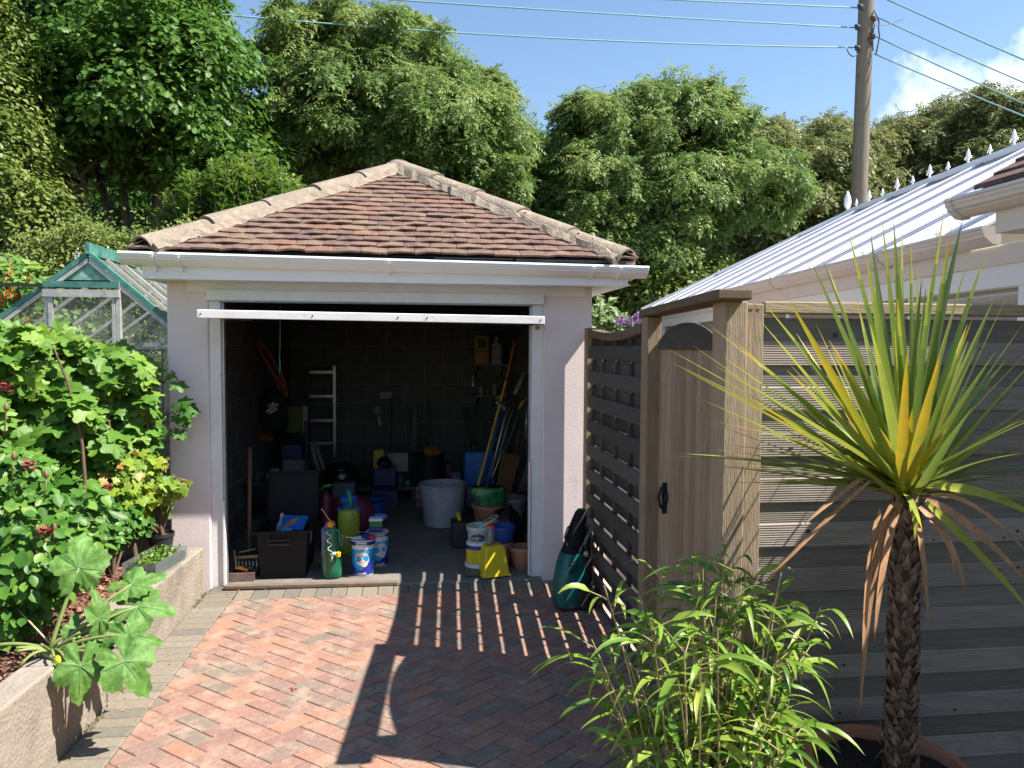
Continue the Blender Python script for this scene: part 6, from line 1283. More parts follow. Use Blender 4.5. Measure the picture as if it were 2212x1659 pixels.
# --- paint tubs
def painttub(c, R, Hh, yaw, lab, lid):
    t = thing('paint_tub', lab, 'paint tub', c)
    lath('tub_body', K_LABW, t, c, [(R*.90, 0), (R*.93, .006), (R*1.0, Hh-.035), (R*1.04, Hh-.034), (R*1.05, Hh-.004), (R*1.02, Hh), (R*.95, Hh), (R*.93, Hh-.006), (0, Hh-.006)], 40)
    def f(x, y):   # slightly conical wall
        k = y/Hh; r = R*(.93+.07*k)+.0012; a = x/R+yaw; return (c.x+sin(a)*r, c.y-cos(a)*r, c.z+y)
    def f2(x, y): p = f(x, y); a = x/R+yaw; return (p[0]+sin(a)*.0008, p[1]-cos(a)*.0008, p[2])
    def f3(x, y): p = f(x, y); a = x/R+yaw; return (p[0]+sin(a)*.0016, p[1]-cos(a)*.0016, p[2])
    def fb(x, y): r = R*1.05+.001; a = x/R+yaw; return (c.x+sin(a)*r, c.y-cos(a)*r, c.z+y)
    mb = MB(); strip(mb, f, -R*pi*.98, R*pi*.98, .010, Hh-.060, 40); lb_ = mb.build('label', K_CYAN, t, smooth=True)
    mb = MB(); n = 24
    def curve(x): return .020+.030*(abs(x)/(R*1.0))**2
    vs = []; 
    for i in range(n+1): x = -R*1.15+2.3*R*i/n; vs += [f2(x, .010), f2(x, min(Hh*.62, .045+.03*(x/R)**2+(.05 if x > 0 else 0)*(x/R)))]
    mb.add(vs, [(2*i, 2*i+2, 2*i+3, 2*i+1) for i in range(n)]); mb.build('label_band', K_LABB, lb_)
    mb = MB(); strip(mb, lambda x, y: (lambda r, a: (c.x+sin(a)*r, c.y-cos(a)*r, c.z+y))(R*(1.045)+.0006, x/R+yaw), -R*pi*.9, R*pi*.9, Hh-.032, Hh-.006, 40); mb.box(0, 0, 0, 0, 0, 0) if False else None; mb.build('lid_band', K_LABB, t, smooth=True)
    mb = MB(); strip(mb, fb2 := (lambda x, y: (lambda r, a: (c.x+sin(a)*r, c.y-cos(a)*r, c.z+y))(R*(1.045)+.0014, x/R+yaw)), -.034, .036, Hh-.031, Hh-.010, 10); mb.build('name_panel', K_LABW, t)
    fb3 = lambda x, y: (lambda r, a: (c.x+sin(a)*r, c.y-cos(a)*r, c.z+y))(R*(1.045)+.0022, x/R+yaw)
    text_mesh('Granocryl', .0175, K_INK, 'lettering', t, lambda x, y: fb3(x*.86, y+Hh-.0205), font_bold=.0006)
    # picture: house in a disc
    mb = MB(); n = 26; R1 = .050; cc_ = (.006, Hh*.49); mb.add([f3(cc_[0], cc_[1])]+[f3(cc_[0]+R1*cos(2*pi*i/n), cc_[1]+R1*.92*sin(2*pi*i/n)) for i in range(n)], [(0, 1+i, 1+(i+1) % n) for i in range(n)]); mb.build('label_picture', K_LABW, lb_)
    def f4(x, y): p = f(x, y); a = x/R+yaw; return (p[0]+sin(a)*.0024, p[1]-cos(a)*.0024, p[2])
    mb = MB(); mb.add([f4(-.040, Hh*.60), f4(-.012, Hh*.60), f4(-.016, Hh*.70), f4(-.034, Hh*.70)], [(0, 1, 2, 3)]); mb.add([f4(-.012, Hh*.60), f4(.042, Hh*.62), f4(.032, Hh*.71), f4(-.004, Hh*.71)], [(0, 1, 2, 3)]); mb.build('picture_roof', pl('slate_grey', (.42, .42, .44)), lb_)
    mb = MB()
    for (x, y) in ((-.034, .52), (-.022, .52), (-.034, .42), (-.021, .42), (.002, .55), (.014, .55), (.028, .55), (.030, .43), (.036, .43)): mb.add([f4(x-.0022, Hh*y), f4(x+.0022, Hh*y), f4(x+.0022, Hh*y+.009), f4(x-.0022, Hh*y+.009)], [(0, 1, 2, 3)])
    mb.build('picture_window', K_INK, lb_)
    mb = MB(); n = 20; R1 = .024; cc_ = (.020, Hh*.36); mb.add([f4(cc_[0], cc_[1])]+[f4(cc_[0]+R1*cos(2*pi*i/n), cc_[1]+R1*1.0*sin(2*pi*i/n)) for i in range(n)], [(0, 1+i, 1+(i+1) % n) for i in range(n)]); mb.build('paint_swatch', pl('pink_swatch', (.80, .66, .60)), lb_)
    text_mesh('smooth', .0215, K_LABW, 'lettering', t, lambda x, y: f4(x*.95+.004, y+.020), font_bold=.0007)
    text_mesh('10', .019, pl('cyan_ink', (.10, .55, .85)), 'lettering', t, lambda x, y: f4(x-.036, y+.040), font_bold=.0005); text_mesh('year', .009, pl('cyan_ink', (.10, .55, .85)), 'lettering', t, lambda x, y: f4(x-.014, y+.040))
    return t
c1 = Vector((flr(781, 1246).x+.005, 5.285, FZ)); painttub(c1, .079, .243, -.10, 'nearest blue and white masonry paint tub with a rag on its lid, in sunlight', True)
c2 = Vector((at(815, 1200, 5.50).x, 5.50, FZ)); painttub(c2, .079, .243, .30, 'shaded blue and white masonry paint tub behind the sunlit one', True)
c = c1+Vector((.045, -.01, .243)); rag = thing('paint_rag', 'crumpled blue and red rag on the lid of the sunlit paint tub', 'rag', c); rng = random.Random(8)
def lump(mb, c, r, n, seed, sq=.6):
    rr = random.Random(seed); prof = [(0, -r*sq*.6)]+[(r*sin(pi*i/6), -cos(pi*i/6)*r*sq*.8) for i in range(1, 6)]+[(0, r*sq)]; o = len(mb.v); mb.lathe(c, prof, n)
    for i in range(o, len(mb.v)): v = Vector(mb.v[i])-Vector(c); k = 1+.28*sin(v.x*170+seed)*sin(v.y*150+seed*2)+rr.uniform(-.12, .12); mb.v[i] = tuple(Vector(c)+v*k)
mb = MB(); lump(mb, c+Vector((-.022, 0, .017)), .034, 16, 2); mb.build('blue_cloth', pl('rag_blue', (.015, .03, .25), None, .8), rag, smooth=True); mb = MB(); lump(mb, c+Vector((.020, -.012, .014)), .026, 16, 5); mb.build('red_cloth', pl('rag_red', (.65, .02, .03), None, .7), rag, smooth=True)
mb = MB(); mb.beam(c1+Vector((-.12, -.02, .262)), c1+Vector((.02, -.03, .246)), .009, .004); single(mb, 'mixing_stick', K_LABW, 'thin white stick lying across the lid of the sunlit paint tub', 'stick', c1+Vector((-.05, -.02, .254)))
mb = MB(); mb.beam(c2+Vector((.08, -.1, .250)), c2+Vector((-.14, -.06, .252)), .02, .004); mb.beam(flr(775, 1225)+Vector((.0, .05, .003)), at(741, 1166, 5.45), .018, .004); single(mb, 'metal_strip', K_STEEL, 'grey metal strip leaning between the lime sprayer and paint tub', 'metal strip', flr(770, 1222))
gt_ = Vector((c2.x-.005, c2.y, c2.z+.246)); gtt = thing('paste_tub', 'small green plastic tub with white lid standing on the shaded paint tub', 'tub', gt_); mb = MB(); mb.box(gt_.x-.05, gt_.x+.045, gt_.y-.04, gt_.y+.04, gt_.z, gt_.z+.028); mb.build('tub_base', pl('deep_blue', (.03, .06, .22)), gtt, bevel=.005); mb = MB(); mb.box(gt_.x-.048, gt_.x+.043, gt_.y-.038, gt_.y+.038, gt_.z+.0285, gt_.z+.072); mb.build('tub_body', pl('leaf_green', (.02, .20, .05)), gtt, bevel=.005); mb = MB(); mb.box(gt_.x-.052, gt_.x+.047, gt_.y-.042, gt_.y+.042, gt_.z+.0725, gt_.z+.09); mb.build('lid', K_LABW, gtt, bevel=.005)
mb = MB(); lump(mb, gt_+Vector((.02, .055, .085)), .055, 18, 9, .5); single(mb, 'plastic_film', pl('blue_film', (.08, .16, .34), (.15, .28, .5), .25), 'crumpled blue plastic film behind the small green tub', 'plastic film', gt_+Vector((.02, .055, .05)), smooth=True)
# --- white rubber trug
p = flr(958, 1140); tc2 = Vector((p.x, 6.66, FZ)); tg_ = thing('rubber_trug', 'big grey white flexible rubber trug standing alone in the middle of the floor', 'trug', tc2)
lath('trug_body', K_LGREY, tg_, tc2, [(.150, 0), (.165, .01), (.20, .30), (.205, .355), (.213, .36), (.213, .372), (.20, .372), (.190, .33), (.155, .02), (0, .02)], 40)
for sg in (-1, 1):
    mb = MB(); q = tc2+Vector((sg*.09+.05, -.02+.19*0, .365)); mb.tube([q+Vector((-.03, .0, 0)), q+Vector((-.01, 0, .032)), q+Vector((.012, 0, .034)), q+Vector((.03, 0, 0))], .009, 8); mb.build('handle', K_LGREY, tg_, smooth=True)
# --- right hand cluster
def bucket(name, label, cat, c, r0, r1, h, m, group=None, rim=.006, n=36, pts=None):
    t = thing(name, label, cat, c, group); lath(name.split('_')[-1]+'_body', m, t, c, [(r0, 0), (r0+.003, .004), (r1-.003, h-.03), (r1+rim, h-.028), (r1+rim, h-.002), (r1+rim-.002, h), (r1-.004, h), (r1-.006, h-.03), (r0-.004, .006), (0, .006)], n); return t
p = flr(1088, 1238); pc1 = Vector((p.x, 5.34, FZ)); bucket('flower_pot', 'terracotta flower pot upside under the blue bucket', 'flower pot', pc1, .055, .077, .185, M_TERR)
BH = at(1101, 1134, 5.34).z-FZ-.187; bb1 = Vector((pc1.x+.005, pc1.y, FZ+.187)); t = bucket('blue_bucket', 'blue plastic bucket standing on a terracotta pot near the right door frame', 'bucket', bb1, .078, .090, BH, K_BLUE)
mb = MB(); pts = [bb1+Vector((.096*cos(pi*i/14), -.03-.065*sin(pi*i/14), BH-.015)) for i in range(15)]; mb.tube(pts, .003, 6); mb.build('handle', K_BLUE, t, smooth=True)
p = flr(1140, 1250); bw = Vector((.815-.075, 5.25, FZ)); bucket('terracotta_bowl', 'round terracotta bowl half hidden behind the right door frame', 'flower pot', Vector((.735, 5.27, FZ)), .055, .09, .165, M_TERR)
wbk = Vector((at(1039, 1200, 5.55).x, 5.55, FZ)); WH = at(1039, 1134, 5.55).z-FZ; t = bucket('white_bucket', 'white plastic bucket with its handle up, behind the yellow labelled tub', 'bucket', wbk, .085, .104, WH, K_WHITE)
mb = MB(); pts = [wbk+Vector((-.05+.165*t_, -.10+.01*t_, WH-.02+.10*t_)) for t_ in (0, .3, .6, 1)]+[wbk+Vector((.115, .0, WH+.075))]+[wbk+Vector((.02, .09, WH))]; mb.tube(pts, .0055, 8); mb.build('handle', K_WHITE, t, smooth=True)
mb = MB(); c = wbk+Vector((.10, .03, WH-.01)); lump(mb, c, .052, 16, 3, .8); single(mb, 'sponge', pl('sponge_yellow', (.48, .36, .08), (.38, .28, .06), .95), 'yellow sponge tucked between the white and blue buckets', 'sponge', c, smooth=True)
sl_b = Vector((.395, 5.21, FZ)); mb = MB(); mb.box(.325, .45, 5.13, 5.28, FZ, FZ+.035); single(mb, 'stone_slab', mat('mossy_stone', (.13, .12, .08), .9, (.09, .09, .05), 10, bump=.5), 'small mossy stone slab under the yellow labelled tub', 'slab', (.395, 5.2, FZ), bevel=.006)
yt = Vector((at(1032, 1200, 5.25).x, 5.27, FZ+.036)); yb2 = thing('adhesive_tub', 'white tub with bright yellow label and dark blue band standing on the slab', 'tub', yt)
lath('tub_body', K_LABW, yb2, yt, [(.088, 0), (.090, .004), (.090, .024), (.080, .026), (.078, .158), (.081, .160), (.081, .168), (.065, .176), (0, .178)], 34)
f5 = on_cyl(yt.x, yt.y, .0795, .0008); mb = MB(); strip(mb, f5, -.24, .24, yt.z+.031, yt.z+.125, 40); mb.build('yellow_label', pl('label_yellow', (.75, .60, .01), (.70, .54, .01), .45), yb2, smooth=True); mb = MB(); strip(mb, f5, -.24, .24, yt.z+.1255, yt.z+.155, 40); strip(mb, f5, -.24, .24, yt.z+.0265, yt.z+.0305, 40); mb.build('blue_band', K_LABB, yb2, smooth=True)
f6 = on_cyl(yt.x, yt.y, .0795, .002); mb = MB()
for k, (x0, x1, y) in enumerate(((-.06, .0, .117), (-.06, .0, .111), (-.058, -.03, .103), (-.024, .0, .103), (-.06, .0, .095), (-.04, .0, .085), (-.06, -.02, .078), (-.06, .0, .070), (-.058, .0, .062), (-.06, .0, .055))): strip(mb, f6, x0, x1, yt.z+y, yt.z+y+.0025, 4)
mb.build('small_print', pl('brown_ink', (.25, .12, .02)), yb2); mb = MB(); strip(mb, f6, -.045, .0, yt.z+.041, yt.z+.046, 5); mb.build('print_bar', K_INK, yb2)
sp_c = yt+Vector((-.0, -.005, .178)); sp_t = thing('foil_pouch', 'silver foil pouch with pinkish clip lying on the yellow labelled tub', 'pouch', sp_c); mb = MB(); lump(mb, sp_c+Vector((0, 0, .018)), .046, 18, 4, .5); mb.build('pouch', K_STEEL, sp_t, smooth=True); mb = MB(); mb.box(sp_c.x-.018, sp_c.x+.006, sp_c.y-.052, sp_c.y-.046, sp_c.z-.02, sp_c.z+.02); mb.build('clip', pl('salmon', (.45, .18, .13)), sp_t, bevel=.004)
# yellow upturned square tub
yc = Vector((.515, 5.185, FZ)); yx = thing('yellow_tub', 'bright yellow square tub standing upside down at the garage threshold', 'tub', yc)
mb = MB(); YM = Matrix.Translation(yc) @ Matrix.Rotation(radians(14), 4, 'Z'); r0, r1, hh = .098, .070, .205
vs = [YM @ Vector((x*r0, y*r0, 0)) for x, y in ((-1, -1), (1, -1), (1, 1), (-1, 1))]+[YM @ Vector((x*r1, y*r1, hh)) for x, y in ((-1, -1), (1, -1), (1, 1), (-1, 1))]
mb.add(vs, [(3, 2, 1, 0), (4, 5, 6, 7), (0, 1, 5, 4), (1, 2, 6, 5), (2, 3, 7, 6), (3, 0, 4, 7)]); mb.build('tub_body', K_YEL, yx, bevel=.012, seg=3, smooth=False)
mb = MB(); R_ = .102; mb.box(-R_, R_, -R_, R_, .002, .014, M=YM); mb.build('rim', K_YEL, yx, bevel=.005)
jc = yc+Vector((-.012, .01, hh+.001)); jr = thing('glass_jar', 'glass jar with an orange red lid standing on the upturned yellow tub', 'jar', jc); lath('jar_body', mat('jar_glass', (.35, .35, .33), .08, (.2, .2, .19), 9, alpha=.5, spec=.8), jr, jc, [(.024, 0), (.030, .006), (.030, .095), (.025, .105), (.025, .115)], 22); lath('lid', pl('red_orange', (.65, .10, .03)), jr, jc+Vector((0, 0, .112)), [(.028, 0), (.028, .018), (0, .019)], 22); lath('jar_contents', K_DIRTY, jr, jc+Vector((0, 0, .008)), [(.02, 0), (.026, .02), (0, .035)], 14)
# black box with yellow pliers, white pot, black sack
c = Vector((at(1000, 1170, 5.9).x-.03, 5.9, FZ)); mb = MB(); mb.box(c.x-.06, c.x+.10, 5.86, 6.05, FZ, FZ+.20); single(mb, 'tool_box', K_DK, 'small black box between the white trug and the white bucket', 'box', c, bevel=.01)
pz = at(992, 1125, 5.95); pg = thing('pliers', 'tool with two bright yellow handles sticking up from the small black box', 'pliers', pz); mb = MB()
rod('handle', K_YEL, pg, at(986, 1108, 5.95), at(993, 1132, 5.95), .007); rod('handle', K_YEL, pg, at(991, 1107, 5.95), at(996, 1132, 5.95), .007)
bp1 = Vector((at(1062, 1120, 6.3).x, 6.34, FZ)); t = bucket('terracotta_planter', 'large ribbed terracotta pot with a green compost bag stuffed in it', 'flower pot', bp1, .12, .155, .25, M_TERR, rim=.012)
gb3 = thing('compost_bag', 'shiny green plastic compost bag crumpled into the large terracotta pot', 'bag', bp1+Vector((0, 0, .2))); mb = MB(); q = bp1+Vector((-.025, -.02, .22)); rng = random.Random(6); n1, n2 = 22, 10; vs = []
for i in range(n2):
    for j in range(n1):
        a = 2*pi*j/n1; t_ = i/(n2-1); r = (.12+.025*t_)*(1+.16*sin(a*3+t_*4)+.08*sin(a*7+t_*9)); vs.append(q+Vector((cos(a)*r, sin(a)*r*.6, .17*t_+.015*sin(a*5))))
mb.add(vs, [(i*n1+j, i*n1+(j+1) % n1, (i+1)*n1+(j+1) % n1, (i+1)*n1+j) for i in range(n2-1) for j in range(n1)]+[tuple((n2-1)*n1+j for j in range(n1))]); mb.build('bag_body', pl('bag_green', (.02, .16, .06), (.10, .30, .12), .22, contrast=(.45, .6)), gb3, smooth=True)
mb = MB(); 
for (x, z) in ((-.10, .13), (-.09, .09), (-.03, .06)): mb.lathe(q+Vector((x, -.085, z-.02)), [(0, -.008), (.01, 0), (0, .008)], 8)
mb.build('printed_flowers', pl('print_red', (.45, .08, .06)), gb3)
wp = Vector((.80, 6.5, FZ)); bucket('white_planter', 'dirty white pot by the right wall holding a steel fork head', 'flower pot', wp, .10, .14, .27, K_DIRTY)
fk = thing('garden_fork', 'steel garden fork with thin tines upright in the dirty white pot', 'garden fork', at(1130, 1090, 6.45)); 
for k in range(6): rod('tine', K_STEEL, fk, at(1115+k*6, 1080, 6.5), at(1116+k*6, 1068, 6.45), .004)
for k in range(3): rod('handle_rod', K_STEEL, fk, at(1121+k*6, 1062, 6.45), at(1143+k*2, 985, 6.6), .004)
mb = MB(); lump(mb, Vector((.68, 5.75, FZ+.16)), .15, 20, 7, 1.2); single(mb, 'rubbish_sack', pl('black_polythene', (.008, .008, .009), None, .3), 'crumpled black plastic sack beside the blue bucket', 'sack', (.68, 5.75, FZ), smooth=True)
# blue water container
w0 = at(1003, 1051, 7.4); w1 = at(1070, 975, 7.4); wt = thing('water_container', 'blue plastic water container with a vertical printed scale at the right wall', 'water container', (w0.x+.15, 7.5, FZ))
mb = MB(); mb.box(w0.x, w1.x, 7.4, 7.62, w0.z, w1.z); mb.build('container_body', K_BLUEL, wt, bevel=.03, seg=3); mb = MB(); mb.box(w0.x+.03, w1.x-.05, 7.42, 7.6, FZ, w0.z-.001); mb.build('container_base', pl('pale_blue_plastic', (.25, .32, .42)), wt, bevel=.01)
mb = MB()
for k in range(9): a = at(1037-k*.6, 982+k*7, 7.397); mb.box(a.x-.02, a.x+.022, 7.3955, 7.397, a.z-.009, a.z+.009)
mb.build('printed_scale', pl('scale_print', (.10, .30, .55)), wt)
# long handled things leaning right
def leanrod(name, m, label, cat, pts, r, group=None):
    mb = MB(); mb.tube([at(*p) for p in pts], r, 9); return single(mb, name, m, label, cat, at(*pts[-1]), group, smooth=True)
yp = thing('telescopic_pole', 'long yellow telescopic pole with black grips leaning to the top right', 'pole', at(1031, 1055, 6.5))
def seg(nm, m, a, b, r): rod(nm, m, yp, at(*a), at(*b), r)
seg('pole_tube', pl('ochre', (.50, .34, .03)), (1031, 1055, 6.5), (1080, 873, 6.7), .0125); seg('pole_tube', pl('ochre', (.50, .34, .03)), (1081, 868, 6.7), (1093, 822, 6.75), .011); seg('pole_tube', pl('orange_tube', (.42, .16, .03)), (1094, 817, 6.75), (1112, 738, 6.85), .010); seg('grip', K_DK, (1112, 738, 6.85), (1118, 706, 6.9), .014); seg('pole_tip', pl('orange_tube', (.42, .16, .03)), (1118, 706, 6.9), (1122, 690, 6.9), .012)
seg('grip', K_DK, (1080, 873, 6.7), (1081, 868, 6.7), .017); seg('grip', K_DK, (1093, 822, 6.75), (1094, 817, 6.75), .015)
leanrod('silver_pole', K_STEEL, 'silver tube with a blue sleeve leaning right of the yellow pole', 'pole', [(1055, 1045, 6.6), (1090, 905, 6.75), (1101, 878, 6.8)], .012)
leanrod('blue_pole', K_BLUE, 'blue pole leaning beside the silver tube', 'pole', [(1044, 1050, 6.7), (1073, 920, 6.8), (1082, 890, 6.85)], .013)
leanrod('golf_club', K_STEEL, 'thin bright steel shaft with black grip leaning over the compost bag', 'club', [(1063, 1030, 6.4), (1104, 935, 6.6)], .006)
leanrod('club_grip', K_DK, 'black rubber grip end of the thin steel shaft resting on the green bag', 'grip', [(1045, 1062, 6.35), (1062, 1032, 6.4)], .013)
leanrod('green_pole', pl('green_tube', (.02, .16, .10)), 'thin green pole leaning near the right wall', 'pole', [(1093, 975, 6.9), (1120, 890, 7.0), (1128, 868, 7.05)], .008)
leanrod('steel_tube', K_STEEL, 'short upright steel tube hanging by the right door runner', 'tube', [(1136, 948, 6.6), (1138, 880, 6.6)], .012)
leanrod('white_board_strip', K_DIRTY, 'pale strip leaning high on the right wall', 'strip', [(1112, 852, 7.3), (1133, 806, 7.3)], .022)
sh = thing('long_shears', 'black long handled shears leaning against the back wall', 'shears', at(1020, 970, 8.3)); rod('handle', K_DK, sh, at(1018, 965, 8.3), at(1000, 880, 8.4), .012); rod('handle', K_DK, sh, at(1026, 965, 8.3), at(1008, 880, 8.4), .012); rod('blade', K_STEEL, sh, at(1022, 972, 8.3), at(1024, 962, 8.3), .008)
bun = thing('timber_bundle', 'bundle of six orange brown timber slats leaning by the right wall', 'timber', flr(1075, 1090))
for k in range(6):
    mb = MB(); mb.beam(at(1070+k*5.5, 1076, 6.9), at(1090+k*6.2, 978+k*1.5, 7.1), .026, .02, roll=.2); mb.build('slat', K_WOODO, bun, bevel=.002, seg=1)
pn = thing('leaning_plank', 'dark grey plank leaning upright against the right wall', 'plank', at(1120, 1080, 7.2)); mb = MB(); mb.beam(at(1112, 1080, 7.2), at(1136, 930, 7.5), .10, .02); mb.beam(at(1100, 1082, 7.25), at(1122, 930, 7.5), .05, .02); mb.build('board', mat('dull_wood', (.10, .085, .07), .9, (.06, .05, .045), 9), pn)
# shelves
for (u0, u1, v, nm) in ((1024, 1100, 787, 'upper narrow wall shelf holding orange and yellow boxes'), (1026, 1082, 855, 'lower narrow wall shelf holding jars and small tins')):
    a, e = at(u0, v+3, 8.6), at(u1, v, 8.6); s_ = thing('wall_shelf', nm, 'shelf', (a.x, 8.8, a.z)); mb = MB(); mb.box(a.x, e.x, 8.6, BW-.01, a.z, a.z+.02); mb.build('shelf_board', pl('shelf_grey', (.22, .22, .22), (.16, .16, .16), .8), s_)
    for x in (a.x+.05, e.x-.05): mb = MB(); mb.beam((x, 8.68, a.z-.005), (x, BW-.006, a.z-.14), .015, .015); mb.build('bracket', K_DK, s_)
def shelfbox(u0, v0, u1, v1, m, nm, lab, cat, Y=8.62, d=.15): mb = bx(u0, v0, u1, v1, Y, d); return single(mb, nm, m, lab, cat, at((u0+u1)/2, v1, Y), bevel=.008)
shelfbox(1025, 759, 1057, 786, K_CARD, 'cardboard_box', 'orange brown box on the upper shelf, under the yellow carton', 'box'); 
ca = thing('yellow_carton', 'yellow carton with a dark window on top of the orange brown box', 'carton', at(1040, 758, 8.62)); bx(1026, 725, 1056, 758.5, 8.62, .14).build('carton_body', pl('dull_yellow', (.34, .30, .04), (.26, .22, .03), .7), ca, bevel=.008); bx(1032, 733, 1051, 752, 8.615, .004).build('window', K_DK, ca)
shelfbox(1062, 742, 1084, 786.5, K_DIRTY, 'white_bottle', 'off white plastic bottle on the upper shelf beside the boxes', 'bottle'); shelfbox(1068, 727, 1076, 741.6, K_DIRTY, 'bottle_neck', 'narrow neck standing over the off white bottle on the shelf', 'bottle top')
for i, (u0, v0, u1, v1, m, lab) in enumerate(((1018, 811, 1028, 835, K_STEEL, 'shiny tall tin at the left end above the lower shelf'), (1035, 836, 1046, 854, K_DIRTY, 'pale short jar on the lower shelf, left of the others'), (1050, 838, 1060, 854, pl('dull_blue_grey', (.12, .13, .14)), 'grey blue jar in the middle of the lower shelf'), (1063, 832, 1074, 854, K_DIRTY, 'tall pale jar at the right of the lower shelf'))): 
    a = at((u0+u1)/2, v1, 8.66); e = at(u0, v0, 8.66); f7 = at(u1, v0, 8.66); j = MB(); r = (f7.x-e.x)/2; j.lathe((a.x, 8.72, a.z), [(r, 0), (r, (e.z-a.z)*.8), (r*.8, (e.z-a.z)*.85), (r*.8, e.z-a.z), (0, e.z-a.z)], 14); single(j, 'storage_jar', m, lab, 'jar', (a.x, 8.72, a.z), smooth=True, auto=40)
# back middle: crates and boxes
a = at(810, 1048, 7.9)
shelfbox(806, 1012, 855, 1050, K_NAVY, 'blue_box', 'dark blue plastic crate at the back under the yellow box', 'crate', 7.7, .3); shelfbox(806, 971, 830, 1011, pl('box_yellow', (.42, .36, .05), (.40, .16, .04), .7, contrast=(.45, .6)), 'seed_box', 'yellow and orange printed box standing on the dark blue crate', 'box', 7.75, .12)
shelfbox(836, 978, 882, 1020, pl('milky_plastic', (.22, .21, .26), (.17, .17, .2), .4), 'milky_container', 'milky plastic container right of the yellow printed box', 'container', 7.95, .2)
mb = MB(); lump(mb, at(830, 1000, 7.65), .075, 16, 11, .8); single(mb, 'work_glove', K_DK, 'black work glove draped over the yellow printed box', 'glove', at(830, 1000, 7.65), smooth=True)
q = at(806, 1050, 7.75); e = at(900, 1056, 7.75); mb = MB(); mb.box(q.x-.3, e.x, 7.65, 8.2, q.z-.03, q.z-.001); mb.box(q.x-.28, q.x-.24, 7.7, 7.74, FZ, q.z-.031); mb.box(e.x-.05, e.x-.01, 7.7, 7.74, FZ, q.z-.031); mb.box(q.x-.28, q.x-.24, 8.1, 8.14, FZ, q.z-.031); mb.box(e.x-.05, e.x-.01, 8.1, 8.14, FZ, q.z-.031)
single(mb, 'workbench', mat('bench_wood', (.12, .11, .10), .9, (.08, .07, .06), 8), 'low grey workbench at the back carrying the crates', 'bench', (q.x, 7.9, FZ))
shelfbox(802, 1060, 860, 1120, K_NAVY, 'blue_storage_crate', 'navy storage crate on the floor under the low bench', 'crate', 7.4, .3)
cbg = at(928, 1050, 7.6); tb2 = thing('black_tub', 'tall black tub at the back holding orange rags, over the white box', 'tub', cbg); lath('tub_body', K_DK, tb2, (cbg.x, 7.6, at(928, 1052, 7.6).z), [(.13, 0), (.15, .33), (.155, .34), (.14, .34), (.12, .02), (0, .02)], 24); mb = MB(); lump(mb, at(930, 978, 7.6), .09, 16, 13, .8); mb.build('orange_rag', pl('rag_orange', (.40, .10, .02), (.12, .10, .02), .9), tb2, smooth=True)
zt_ = at(905, 1053, 7.4).z; a, e = at(899, 1080, 7.4), at(950, 1080, 7.4); mb = MB(); mb.box(a.x, e.x, 7.42, 7.75, FZ, zt_); single(mb, 'appliance_box', pl('box_white_red', (.30, .30, .30), (.16, .02, .03), .7), 'white and red printed box under the tall black tub', 'box', (a.x+.1, 7.5, FZ), bevel=.004)
p1 = at(815, 870, 8.5); lamp = thing('hanging_lamp', 'hand lamp with a pale shade hanging on the back wall by the socket', 'lamp', p1); lath('lamp_shade', pl('shade_grey', (.20, .19, .17)), lamp, at(815, 893, 8.5), [(.075, 0), (.055, .09), (.02, .10), (0, .10)], 16); rod('lamp_tube', pl('pale_tube', (.42, .42, .45)), lamp, at(818, 900, 8.45), at(821, 920, 8.45), .014)
hs = MB()
for k in range(5):
    c = at(895, 888+k*18, 8.6); hs.lathe(c, [(0, -.06), (.035, -.045), (.045, 0), (.035, .045), (0, .06)], 12)
single(hs, 'onion_string', pl('grey_beads', (.16, .155, .15), (.10, .10, .10), .8), 'string of grey rounded things hanging down the back wall', 'string', at(895, 888, 8.6), smooth=True)
for i, (u0, u1) in enumerate(((845, 846), (940, 958))): leanrod('dark_pole', pl('dull_handle', (.07, .065, .06), None, .8), ['dark thin tool handle upright left of the black tub', 'dark slanting tool handle at the back right of the black tub'][i], 'tool handle', [(u0, 1000, 8.4), (u1 if i == 0 else 925, 860, 8.7)], .010)
leanrod('grass_rake', pl('worn_handle', (.22, .15, .09)), 'worn wooden tool handle leaning between the shelves and the yellow pole', 'tool handle', [(1000, 1045, 7.9), (1012, 960, 8.2), (1032, 862, 8.6)], .010)
leanrod('white_pole', K_DIRTY, 'pale thin pole leaning close right of the silver tube', 'pole', [(1074, 1000, 6.9), (1100, 905, 7.0), (1108, 884, 7.05)], .009)
leanrod('second_board', mat('dull_wood', (.10, .085, .07), .9, (.06, .05, .045), 9), 'grey narrow batten leaning at the far right wall behind the timber bundle', 'batten', [(1128, 1060, 7.3), (1140, 960, 7.4), (1146, 900, 7.5)], .02)
nt_ = thing('hand_net', 'small orange handled tool hooked high at the right wall', 'hand tool', at(1128, 870, 7.0)); rod('grip', K_ORG, nt_, at(1121, 882, 7.0), at(1131, 866, 7.0), .014); rod('shaft', K_STEEL, nt_, at(1131, 866, 7.0), at(1138, 860, 7.0), .006)
bh = thing('deck_brush', 'grey white brush head on a pole between yellow pole and right wall', 'brush', at(1085, 880, 6.8)); mb = MB(); mb.beam(at(1072, 868, 6.8), at(1092, 884, 6.8), .05, .03); mb.build('brush_head', K_DIRTY, bh, bevel=.006); mb = MB(); mb.beam(at(1070, 862, 6.83), at(1094, 852, 6.83), .03, .012); mb.build('brush_plate', K_CARD, bh)
ch = thing('folding_chair', 'grey folding chair frame standing behind the wide black tub on the left', 'chair', at(520, 1040, 7.6))
for (a, b_) in (((500, 965), (500, 1030)), ((545, 960), (545, 1030)), ((500, 968), (545, 962)), ((500, 985), (545, 980)), ((500, 1000), (545, 996))): rod('frame_tube', pl('chair_grey', (.16, .16, .16)), ch, at(*a, 7.7), at(*b_, 7.7), .012)
mb = bx(498, 1002, 548, 1008, 7.6, .35); mb.build('seat', pl('chair_grey', (.16, .16, .16)), ch)
